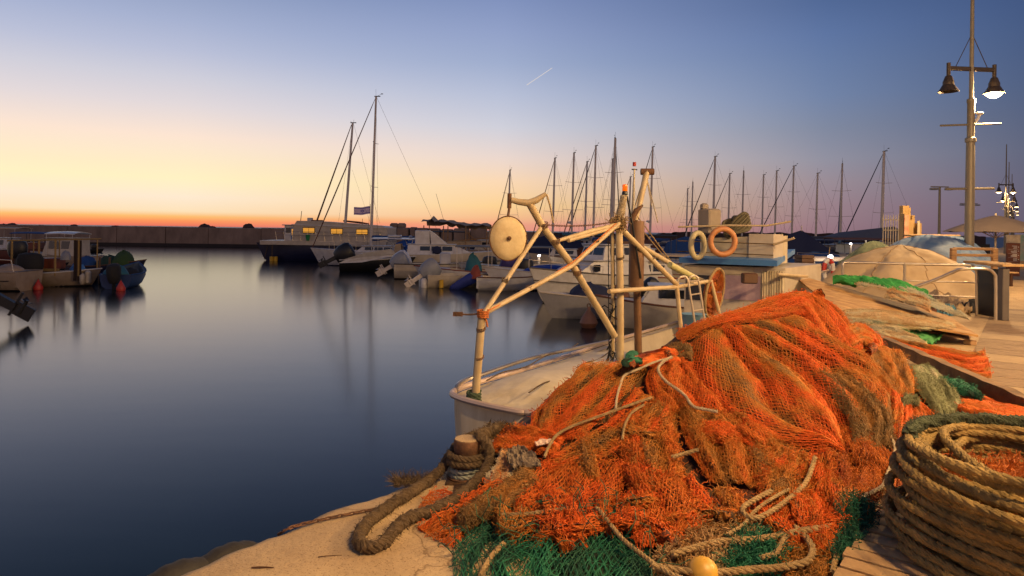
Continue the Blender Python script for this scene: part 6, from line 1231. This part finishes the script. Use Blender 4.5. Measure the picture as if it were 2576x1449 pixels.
tb('mast_lamp_plate', [(1589, 426, 10.5), (1603, 427, 10.5)], .010, BLACK); tb('rigging_line', [(1600, 540, 10), (1712, 690, 9.8)], .009, ROPE_TAN, 5); tb('rigging_line', [(1600, 560, 9.9), (1700, 680, 9.7)], .008, ROPE_TAN, 5); tb('black_cable', [(1576, 487, 8.1), (1590, 560, 8.2), (1612, 700, 8.3)], .012, BLACK, 6)
tb('thin_line', [(1120, 667, 9.5), (1360, 700, 9), (1555, 728, 8)], .005, BLACK, 5) if False else None
# net hoop
hc = P(1798, 738, 9.7); hp_ = []
for k in range(28):
    a = 2*PI*k/28; hp_.append(hc+Vector((.20*math.cos(a)+.05*math.sin(a), .24*math.cos(a), .36*math.sin(a))))
hoop = MB().tube(hp_, .020, 7, closed=True).build('hoop', ROPE_TAN, fb)
net_patch('hoop_net', '', [[tuple(hc.lerp(p, .05)) for p in hp_[:15]], [tuple(hc.lerp(p, .55)+Vector((-.07, -.05, 0))) for p in hp_[:15]], [tuple(p) for p in hp_[:15]]], 'red', fold=(.03, 4), cell=.025, mode='abs', seed=70, cat=None).parent = fb
o2 = net_patch('hoop_net', '', [[tuple(hc.lerp(p, .05)) for p in (hp_[14:]+hp_[:1])], [tuple(hc.lerp(p, .55)+Vector((-.07, -.05, 0))) for p in (hp_[14:]+hp_[:1])], [tuple(p) for p in (hp_[14:]+hp_[:1])]], 'red', fold=(.03, 4), cell=.025, mode='abs', seed=71, cat=None); o2.parent = fb
# cabin
a, b_, c_, d_ = P(1708, 661, 12.5), P(1955, 670, 11.5), P(2000, 638, 14.6), P(1776, 646, 16)
MB().prism([a, b_, c_, d_], (0, 0, .10)).build('cabin_roof', BLUEP, fb, smooth=False)
a2, b2 = P(1722, 700, 12.6), P(1975, 705, 11.75); zz = lambda p, z: Vector((p.x, p.y, z)); dpt = D*2.6
cab = MB().prism([zz(a2, -.5), zz(b2, -.5), zz(b2, 1.0), zz(a2, 1.0)], dpt).build('cabin_wall', WHITE2, fb, smooth=False)
ofs = N.cross(Vector((0, 0, 1))).normalized()*-.0
def onw(f0, f1, z0, z1, m, nm, out=.02, parent=cab):
    p, q = a2.lerp(b2, f0), a2.lerp(b2, f1); o_ = -D*out
    return MB().prism([zz(p, z0)+o_, zz(q, z0)+o_, zz(q, z1)+o_, zz(p, z1)+o_], D*(out*.9)).build(nm, m, parent, smooth=False)
onw(.33, .77, .40, .84, mat('purple_print', (.30, .19, .24), .6, col2=(.42, .30, .32), scale=9), 'patterned_panel'); onw(.0, .70, .86, 1.0, CREAMC, 'fascia'); onw(.02, .30, .35, .82, GLASS, 'front_window')
cur = []
for k in range(30):
    p = a2.lerp(b2, .79+.21*k/29)-D*(.05+.02*math.sin(k*1.9)); cur.append([zz(p, .95), zz(p, .55), zz(p, .35)])
MB().grid(cur).build('side_curtain', CREAMC, cab)
u1, u2 = P(1762, 600, 12.9), P(1946, 600, 12.1)
up_ = MB().prism([zz(u1, 1.05), zz(u2, 1.05), zz(u2, 1.57), zz(u1, 1.5)], D*.9).build('upper_locker', CREAMC, fb, smooth=False)
e1, e2 = P(1884, 600, 12.25), P(1946, 600, 12.0); MB().prism([zz(e1, 1.06), zz(e2, 1.06), zz(e2, 1.60), zz(e1, 1.60)], D*.6).build('locker', WHITE2, fb, smooth=False)
for z in (1.22, 1.42): MB().tube([zz(P(1705, 600, 12.6), z+.03), zz(P(1946, 600, 11.95), z)], .010, 6).build('locker_rope', ROPE_BR, up_)
def buoy(cx_, cy_, Y, r, m, sq, nm):
    c_ = P(cx_, cy_, Y); o = MB().tube([c_+Vector((r*math.cos(a)*sq, r*math.cos(a)*(1-sq)*.6, r*math.sin(a))) for a in [2*PI*k/32 for k in range(32)]], .052, 10, closed=True).build(nm, m, None)
    return o
tag(buoy(1818, 608, 11.75, .225, mat('faded_orange', (.50, .22, .08), .5, col2=(.36, .14, .05), scale=9), .96, 'lifebuoy'), 'faded orange lifebuoy hung on the fishing boat cabin', 'lifebuoy')
tag(buoy(1755, 617, 12.2, .225, mat('faded_cream', (.50, .42, .24), .6), .6, 'lifebuoy'), 'cream lifebuoy seen half edge on left of the orange one', 'lifebuoy')
s1_ = P(1800, 590, 12.6); MB().box((s1_.x-.12, s1_.y, 1.82), (.34, .3, .48), rz=.6, bev=.03).box((s1_.x-.22, s1_.y, 2.10), (.16, .12, .13), rz=.6, bev=.03).build('helm_seat', mat('grey_beige_vinyl', (.30, .24, .18), .6), fb)
g1 = P(1853, 570, 12.5); gm = MB()
for i in range(7): gm.tube([g1+Vector((.26*math.cos(a)*(1-.05*i), .1*math.sin(a), .02+.24*math.sin(a*1.0+i*.4)*(.5+.08*i))) for a in [2*PI*k/20 for k in range(20)]], .028, 6, closed=True)
gm.box(g1+Vector((.02, 0, .1)), (.2, .16, .22), bev=.03); gm.build('winch_gear', mat('dark_olive_gear', (.09, .075, .04), .7, scale=12), fb)
tb('outrigger', [(1706, 571, 12.6), (1840, 567, 12.2), (1928, 568, 12.0), (1990, 557, 11.8)], .018, CREAM, 7); tb('outrigger', [(1944, 616, 12.0), (1998, 599, 11.8)], .022, CREAM, 7); tb('outrigger', [(1955, 690, 11.4), (2030, 695, 12.5)], .03, CREAM, 7)
MB().box(P(1885, 700, 11.3), (.25, .15, .18), bev=.02).build('hanging_box', WOODD, fb)
wd = P(1650, 860, 8.9); MB().box((wd.x-.1, wd.y, -.35), (.9, .6, .5), rz=.65, bev=.03).build('deck_box', mat('grey_deck_box', (.28, .25, .22), .6), fb)
MB().lathe([(.12, 0), (.17, .35), (.18, .36), (0, .36)], 14, c=P(1745, 800, 9.4)-Vector((0, 0, .3))).build('blue_bucket', mat('pale_blue_plastic', (.15, .30, .42), .5), fb)

# ---------- street lamps ----------
def street_lamp(label, x, y, lit=(False, True), e=0, proto=None, rz=.1, group='bell headed lamp posts along the promenade', H_=10.5):
    rt = root('street_lamp', (x, y, 0), rz, label, 'street lamp', group)
    MB().lathe([(.20, 0), (.20, .02), (.13, .04), (.125, 3.0), (.115, 4.42), (.15, 4.44), (.15, 4.55), (.10, 4.58), (.10, 5.6), (.115, 5.62), (.115, 5.72), (.06, 5.74), (.055, 7.9), (.04, 10.5), (0, 10.52)], 20).build('pole', LAMPP, rt)
    ar = MB().box((0, 0, 6.62), (1.46, .09, .12), bev=.01); ar.build('arm', BRONZE, rt)
    for s in (-1, 1): MB().tube([(0, 0, 7.68), (s*.52, 0, 6.66)], .012, 6).build('tie_rod', BRONZE, rt)
    MB().tube([(-.98, 0, 4.90), (.98, 0, 5.02)], .03, 8).build('cross_bar', LAMPP, rt); MB().tube([(-.78, 0, 3.02), (.78, 0, 3.06)], .035, 8).build('lower_cross_bar', LAMPP, rt)
    MB().tube([(.1, -.05, 5.0), (.16, -.1, 5.18), (.22, -.1, 5.3)], .04, 8).box((.20, -.1, 5.28), (.2, .12, .1), bev=.03).build('small_spotlight', WHITE, rt)
    for s, on in zip((-1, 1), lit):
        cx_ = s*.74; h = MB().lathe([(.055, 6.78), (.055, 6.40), (.09, 6.38), (.13, 6.26), (.15, 6.22), (.15, 6.12), (.17, 6.10), (.21, 6.02), (.265, 5.94), (.28, 5.92), (.27, 5.915), (.20, 6.0), (.15, 6.08), (.05, 6.12), (0, 6.12)], 24, c=(cx_, 0, 0)).build('bell_shade', BRONZE, rt)
        if on:
            MB().lathe([(0, 6.05), (.12, 6.02), (.22, 5.93), (.20, 5.86), (.12, 5.80), (0, 5.77)], 18, c=(cx_, 0, 0)).build('lamp_glass', mat('sodium_glass', (.9, .8, .6), .4, emit=(1, .72, .34), estr=3.2), h)
            if e: lamp_light('lamp_bulb', (cx_, 0, 5.66), e, .15, parent=rt)
    return rt
LX, LY = P(2437, 700, 20).x, 20.0
street_lamp('big lamp post at the railing with one bell lamp lit and one dark', LX, LY, (False, True), 2600)
lm = [(2529, 64, (True, True), 'first distant lamp post beyond the umbrella, both bells lit'), (2536, 79, (True, False), 'second distant lamp post, its right bell dark'), (2544, 94, (False, True), 'third distant lamp post in the row beyond the umbrella'), (2547, 110, (True, True), 'fourth distant lamp post in the row beyond the umbrella'), (2550, 128, (True, True), 'farthest lamp post in the row beyond the umbrella')]
for px, Y, lt, lb in lm: street_lamp(lb, P(px, 600, Y).x, Y, lt, 500 if Y < 100 else 0)
# the lamp of the same row standing just outside the picture lights the nets
street_lamp('bell headed lamp post standing beside the photographer, outside the picture', 3.55, .9, (True, True), 0, rz=.6)
lamp_light('near_lamp_bulb', (2.95, .50, 5.7), 1650, .16); lamp_light('near_lamp_bulb', (4.1, 1.35, 5.7), 1000, .16)
street_lamp('bell headed lamp post further back on the promenade, outside the picture', 10.6, 5.6, (True, True), 2600, rz=.6)
def flood(label, px, ytop, Y, w=1.1):
    p = P(px, ytop, Y); rt = root('floodlight_post', (p.x, Y, 0), .05, label, 'floodlight', 'floodlight posts'); h = p.z
    MB().lathe([(.09, 0), (.06, h), (0, h)], 10).build('pole', LAMPP, rt); MB().box((0, 0, h), (w, .06, .06)).build('cross_arm', LAMPP, rt)
    for s in (-1, 1): MB().box((s*w*.42, -.15, h-.14), (.38, .3, .13), bev=.02).build('floodlight_head', mat('flood_grey', (.25, .24, .22), .5), rt)
flood('twin headed floodlight post between the wooden panels and the big lamp post', 2364, 470, 40); flood('twin headed floodlight post behind the big lamp post', 2437, 512, 62, 1.7)
# ---------- railings ----------
def rail(label, parts, name='steel_railing'):
    rt = root(name, (0, 0, 0), 0, label, 'railing')
    for nm, pts_, r in parts: MB().tube(smooth_path([P(*p) for p in pts_], 3) if len(pts_) > 2 else [P(*p) for p in pts_], r, 10).build(nm, STEEL, rt)
    return rt
rail('brushed steel railing with three bars in front of the beige tarpaulin', [('top_rail', [(2120, 705, 14.6), (2120, 672, 14.6), (2122, 663, 14.6), (2131, 660, 14.6), (2280, 664, 14.1), (2430, 667, 13.7), (2447, 670, 13.6), (2455, 680, 13.6), (2457, 700, 13.6), (2457, 791, 13.6)], .028), ('middle_rail', [(2155, 703, 14.5), (2455, 711, 13.6)], .016), ('lower_rail', [(2325, 742, 14.0), (2455, 748, 13.6)], .016), ('post', [(2276, 662, 14.1), (2276, 775, 14.1)], .026)])
rail('sloping steel handrail ending in a rounded post by the dark cabinet', [('handrail', [(2290, 726, 13.4), (2350, 705, 13.2), (2405, 681, 13.0), (2420, 677, 12.9), (2470, 676, 12.8), (2490, 679, 12.8), (2502, 690, 12.8), (2505, 706, 12.8), (2505, 808, 12.8)], .030)])
wr = root('wooden_railing', (0, 0, 0), 0, 'wooden rail between two posts in front of the lamp post', 'railing')
for px in (2398, 2502): a, = [P(px, 624, 17)]; MB().box((a.x, 17, a.z/2), (.13, .1, a.z), bev=.01).build('post', WOOD, wr)
for y0_ in (626, 642): a, b_ = P(2398, y0_, 17), P(2502, y0_, 17); MB().box((a+b_)/2, (b_.x-a.x, .06, .07), bev=.008).build('bar', WOOD, wr)
cb = root('dark_cabinet', (P(2505, 700, 13.2).x, 13.2, 0), 0, 'dark slatted metal stand with pale plank top at the end of the railing', 'stand')
MB().box((-.10, -.35, .5), (.13, .14, 1.0), bev=.01).build('front_post', mat('grey_brown_metal', (.13, .11, .10), .5, .3), cb); MB().box((.10, .25, .48), (.06, .8, .96)).build('side_panel', BLACK, cb, smooth=False)
for k in range(8): MB().box((.14, .25, .12+k*.11), (.02, .8, .03)).build('slat', mat('slat_metal', (.14, .11, .08), .4, .5), cb)
for k in range(3): MB().box((-.02+.05*k, -.3+.42*k, 1.06+.01*k), (.5, .36, .05), rz=.15, bev=.008).build('top_plank', PALW, cb)
# ---------- tarpaulins ----------
def mound(name, label, cx_, cy_, rx, ry, h, m, seed, cat='tarpaulin', pw=2.2, rz=0, tail=None, amp=.05, parent=None, nf=9):
    rows = []; nr, nc = 46, 110; c, s = math.cos(rz), math.sin(rz)
    for i in range(nr):
        f = i/(nr-1); row = []
        for k in range(nc):
            a = 2*PI*k/nc; rr = f*(1+.10*math.sin(2*a+seed)+.05*math.sin(5*a+seed*2)); zz_ = h*(1-f**pw)
            wr_ = amp*f*(abs(math.sin(a*nf+(6 if nf < 5 else 2)*float(vnoise(np.float64(a*2), np.float64(f*3), seed))))**.7-.5)*(1.3 if f > .6 else .8)+amp*.8*(float(fbm(np.float64(6+4*math.cos(a)*f*1.5), np.float64(6+4*math.sin(a)*f*1.5), seed, 4))-.47)*2-amp*.6*abs(float(fbm(np.float64(9+5*math.cos(a)*f), np.float64(9+5*math.sin(a)*f), seed+3, 4))-.47)*2
            x, y = rr*rx*math.cos(a)*(1+wr_), rr*ry*math.sin(a)*(1+wr_); row.append((x*c-y*s, x*s+y*c, max(.0, zz_+wr_*1.2*(f < .97))))
        rows.append(row)
    o = MB().grid(rows, closed_u=True).build(name, m, parent); o.location = (cx_, cy_, 0.006)
    return tag(o, label, cat) if label else o
TARP = mat('beige_tarpaulin', (.58, .43, .25), .8, col2=(.42, .29, .15), scale=2, bump=.5, bscale=6)
mound('beige_tarpaulin', 'large beige tarpaulin over a rounded heap behind the steel railing', 9.9, 17.0, 2.05, 1.75, 1.34, TARP, 3, pw=2.0, amp=.05, nf=3.3)
cloth('tarpaulin_tail', 'crumpled beige tarpaulin end lying on the ground by the railing', [[(2290, 735, 14.9), (2360, 735, 14.9), (2430, 755, 14.6)], [(2310, 755, 14.4), (2370, 765, 14.2), (2440, 775, 13.9)], [(2340, 770, 13.9), (2390, 782, 13.7), (2445, 787, 13.6)]], TARP, mode='px', amp=.12, fr=3, seed=5, cat='tarpaulin', noise=1.3)
tarp_ = [o for o in COL.objects if o.name == 'beige_tarpaulin'][0]
vv_ = tarp_.data.vertices
for k0 in (6, 24, 47, 66, 83, 99):
    MB().tube([Vector(vv_[i*110+(k0+int(1.5*math.sin(i*.3+k0))) % 110].co)+Vector((0, 0, .006)) for i in range(3, 44)], .009, 5).build('seam', mat('tarp_seam', (.36, .23, .11), .9), tarp_)
mound('blue_tarpaulin', 'faded blue and white tarpaulin over a heap beside the lamp post', 13.0, 20.6, 2.05, 1.6, 1.64, mat('faded_blue_tarp', (.02, .09, .24), .7, col2=(.22, .28, .36), scale=1.3, bump=.5, bscale=8, stretch=(1, 1, 3)), 5, pw=3.0, amp=.07)
mound('piled_net', 'grey green nets piled left of the blue tarpaulin', 11.3, 20.8, 1.5, 1.1, 1.42, mat('pale_green_netting', (.17, .19, .11), .95, col2=(.07, .10, .07), scale=5, bump=1, bscale=30), 8, cat='net heap', pw=1.6)
tag(MB().box(P(2345, 592.5, 20.8), (1.6, .4, .07), rz=.03, bev=.03).build('plank', PALW), 'pale plank lying on top of the blue tarpaulin', 'plank')
mound('dark_bag', 'dark heap of cloth under the lower railing bar', 9.9, 14.3, .55, .35, .25, DARKC, 4, cat='cloth'); sh = P(2382, 775, 13.6); mound('blue_bag', 'small blue bag lying on the tarpaulin end by the railing foot', sh.x, 13.6, .2, .16, .2, mat('teal_blue_cloth', (.06, .18, .26), .7), 6, cat='bag', amp=.1)
mound('tan_sack', 'small tan sack beside the blue bag', sh.x-.25, 13.7, .14, .1, .18, BROWNC, 7, cat='bag')
# ---------- stacked tan panels and fence ----------
PAN = mat('tan_panel', (.46, .30, .12), .7, col2=(.34, .21, .08), scale=1.5, bump=.2, stretch=(8, 8, 1))
tp = root('panel_stack', (0, 0, 0), 0, 'upright tan wooden panels of different heights standing behind the tarpaulins', 'panels')
for (x0_, x1_, yt, dy) in ((2267, 2294, 553, 0), (2280, 2297, 536, .25), (2287, 2304, 516, .5), (2300, 2312, 521, .6), (2308, 2316, 541, .45), (2315, 2327, 561, .3)):
    a, b_ = P(x0_, yt, 24), P(x1_, yt, 24); MB().box(((a.x+b_.x)/2, 24+dy, a.z/2), (b_.x-a.x, .22, a.z), rz=.08, bev=.01).build('panel', PAN, tp)
a = P(2284, 558, 23.7); MB().box((a.x, 23.78, 1.85), (.16, .02, 1.0)).build('paper_notice', mat('pink_notice', (.55, .36, .24), .7, col2=(.45, .14, .07), scale=6), tp, smooth=False); a = P(2317, 565, 23.9); MB().box((a.x, 24.05, 1.6), (.09, .02, 1.1)).build('paper_notice', CREAMC, tp, smooth=False)
pf = root('picket_fence', (0, 0, 0), 0, 'cream metal picket fence left of the stacked panels', 'fence')
for i in range(8): a = P(2222+i*6.4, 538+(i % 2)*2, 30); MB().tube([(a.x, 30, 0), (a.x, 30, a.z-.12), (a.x, 30, a.z)], [.02, .02, .004], 6).build('picket', CREAMC, pf)
for y0_ in (553, 579): a, b_ = P(2220, y0_, 30), P(2268, y0_, 30); MB().tube([a, b_], .02, 6).build('bar', CREAMC, pf)
a = P(2365, 612, 24); tag(MB().box((a.x, 24.5, .78), (.75, .6, 1.55), bev=.02).build('wooden_crate', WOODD), 'tall dark wooden crate between the blue tarpaulin and the lamp post', 'crate')
# ---------- umbrella, sign, boards ----------
um = root('market_umbrella', (P(2503, 700, 25).x, 25, 0), 0, 'wide grey brown market umbrella open over the promenade', 'umbrella'); rows = []
for i in range(9):
    f = i/8; row = []
    for k in range(48):
        a = 2*PI*k/48; sc_ = 1-.05*abs(math.sin(a*4))*f; row.append((f*1.72*sc_*math.cos(a), f*1.72*sc_*math.sin(a), 2.42-.62*f**1.25-.03*abs(math.sin(a*4))*f))
    rows.append(row)
UMB = mat('umbrella_canvas', (.15, .115, .095), .8, scale=3, bump=.3)
MB().grid(rows, closed_u=True).build('canopy', UMB, um); MB().lathe([(.035, 0), (.035, 2.5), (0, 2.5)], 12).build('pole', WHITE2, um)
for k in range(8): a = 2*PI*(k+.5)/8; MB().tube([(0, 0, 1.55), (.95*math.cos(a), .95*math.sin(a), 2.05)], .012, 5).build('rib', WHITE2, um)
MB().lathe([(.35, 0), (.35, .08), (.05, .1), (0, .1)], 16).build('base', BLACK, um)
sg = root('information_sign', (P(2547.5, 690, 27.6).x, 27.6, 0), 0, 'brown upright information board with white lines of writing and a picture on top', 'sign')
MB().box((0, 0, .68), (.54, .09, 1.36), bev=.008).build('panel', mat('sign_brown', (.16, .05, .02), .6), sg); MB().box((0, 0, 1.53), (.55, .085, .33), bev=.005).build('picture_panel', mat('sign_picture', (.46, .38, .28), .6, col2=(.22, .17, .12), scale=4), sg)
WT = mat('sign_lettering', (.7, .66, .6), .6)
hb_ = ['שוק הנמל', 'תחנה', 'מזח הדייגים', 'יפו']
for k in range(4):
    for j in range(3): w_ = random.uniform(.12, .26); MB().box((.13-w_/2, -.048, 1.24-.17*k-.045*j), (w_, .004, .018)).build('writing', WT, sg, smooth=False)
    MB().lathe([(.017, 0), (.017, .004), (0, .004)], 10, M=Matrix.Rotation(R(90), 3, 'X'), c=(.19, -.046, 1.2-.17*k)).build('pictogram', WT, sg); MB().box((-.02, -.047, 1.105-.17*k), (.42, .003, .005)).build('rule', WT, sg, smooth=False)
a = P(2462, 628, 26); o = root('folding_board', (a.x, 26, 0), 0, 'black folding board seen between lamp post and umbrella pole', 'board'); MB().prism([(-.5, 0, .25), (.5, 0, .25), (.5, .1, 1.32), (-.1, .1, 1.32), (-.5, .1, 1.0)], (0, .04, 0)).build('board', BLACK, o, smooth=False); MB().tube([(-.4, .3, 0), (-.4, .1, .9)], .02, 5).tube([(.4, .3, 0), (.4, .1, .9)], .02, 5).tube([(-.4, 0, .0), (-.4, 0, .5)], .02, 5).tube([(.4, 0, .0), (.4, 0, .5)], .02, 5).build('leg', WOODD, o)
a = P(2598, 640, 34); o = root('banner_fence', (a.x+.9, 34, 0), 0, 'construction fence with a faded colourful banner beyond the information board', 'fence'); MB().box((0, 0, 1.0), (3.6, .05, 1.5)).build('banner', mat('faded_banner', (.35, .30, .25), .7, col2=(.12, .28, .22), scale=2.5), o); MB().box((0, -.15, .2), (3.6, .3, .4)).build('plinth', SLAB, o)
o = root('patio_bench', (P(2470, 700, 22).x, 22, 0), 0, 'low wooden bench behind the wooden railing', 'bench')
for k in range(4): MB().box((0, -.3+.16*k, .45), (1.9, .14, .04), bev=.005).build('seat_plank', PALW, o)
for s in (-.8, .8): MB().box((s, 0, .215), (.08, .5, .43)).build('leg', WOODD, o)
o = root('side_table', (P(2420, 700, 24).x, 24, 0), 0, 'dark red table and chair seen between lamp post and railing', 'table'); MB().lathe([(.4, .74), (.4, .77), (0, .77)], 18).build('table_top', REDC, o); MB().lathe([(.2, 0), (.2, .02), (.03, .04), (.03, .74), (0, .74)], 12).build('pedestal', BLACK, o)
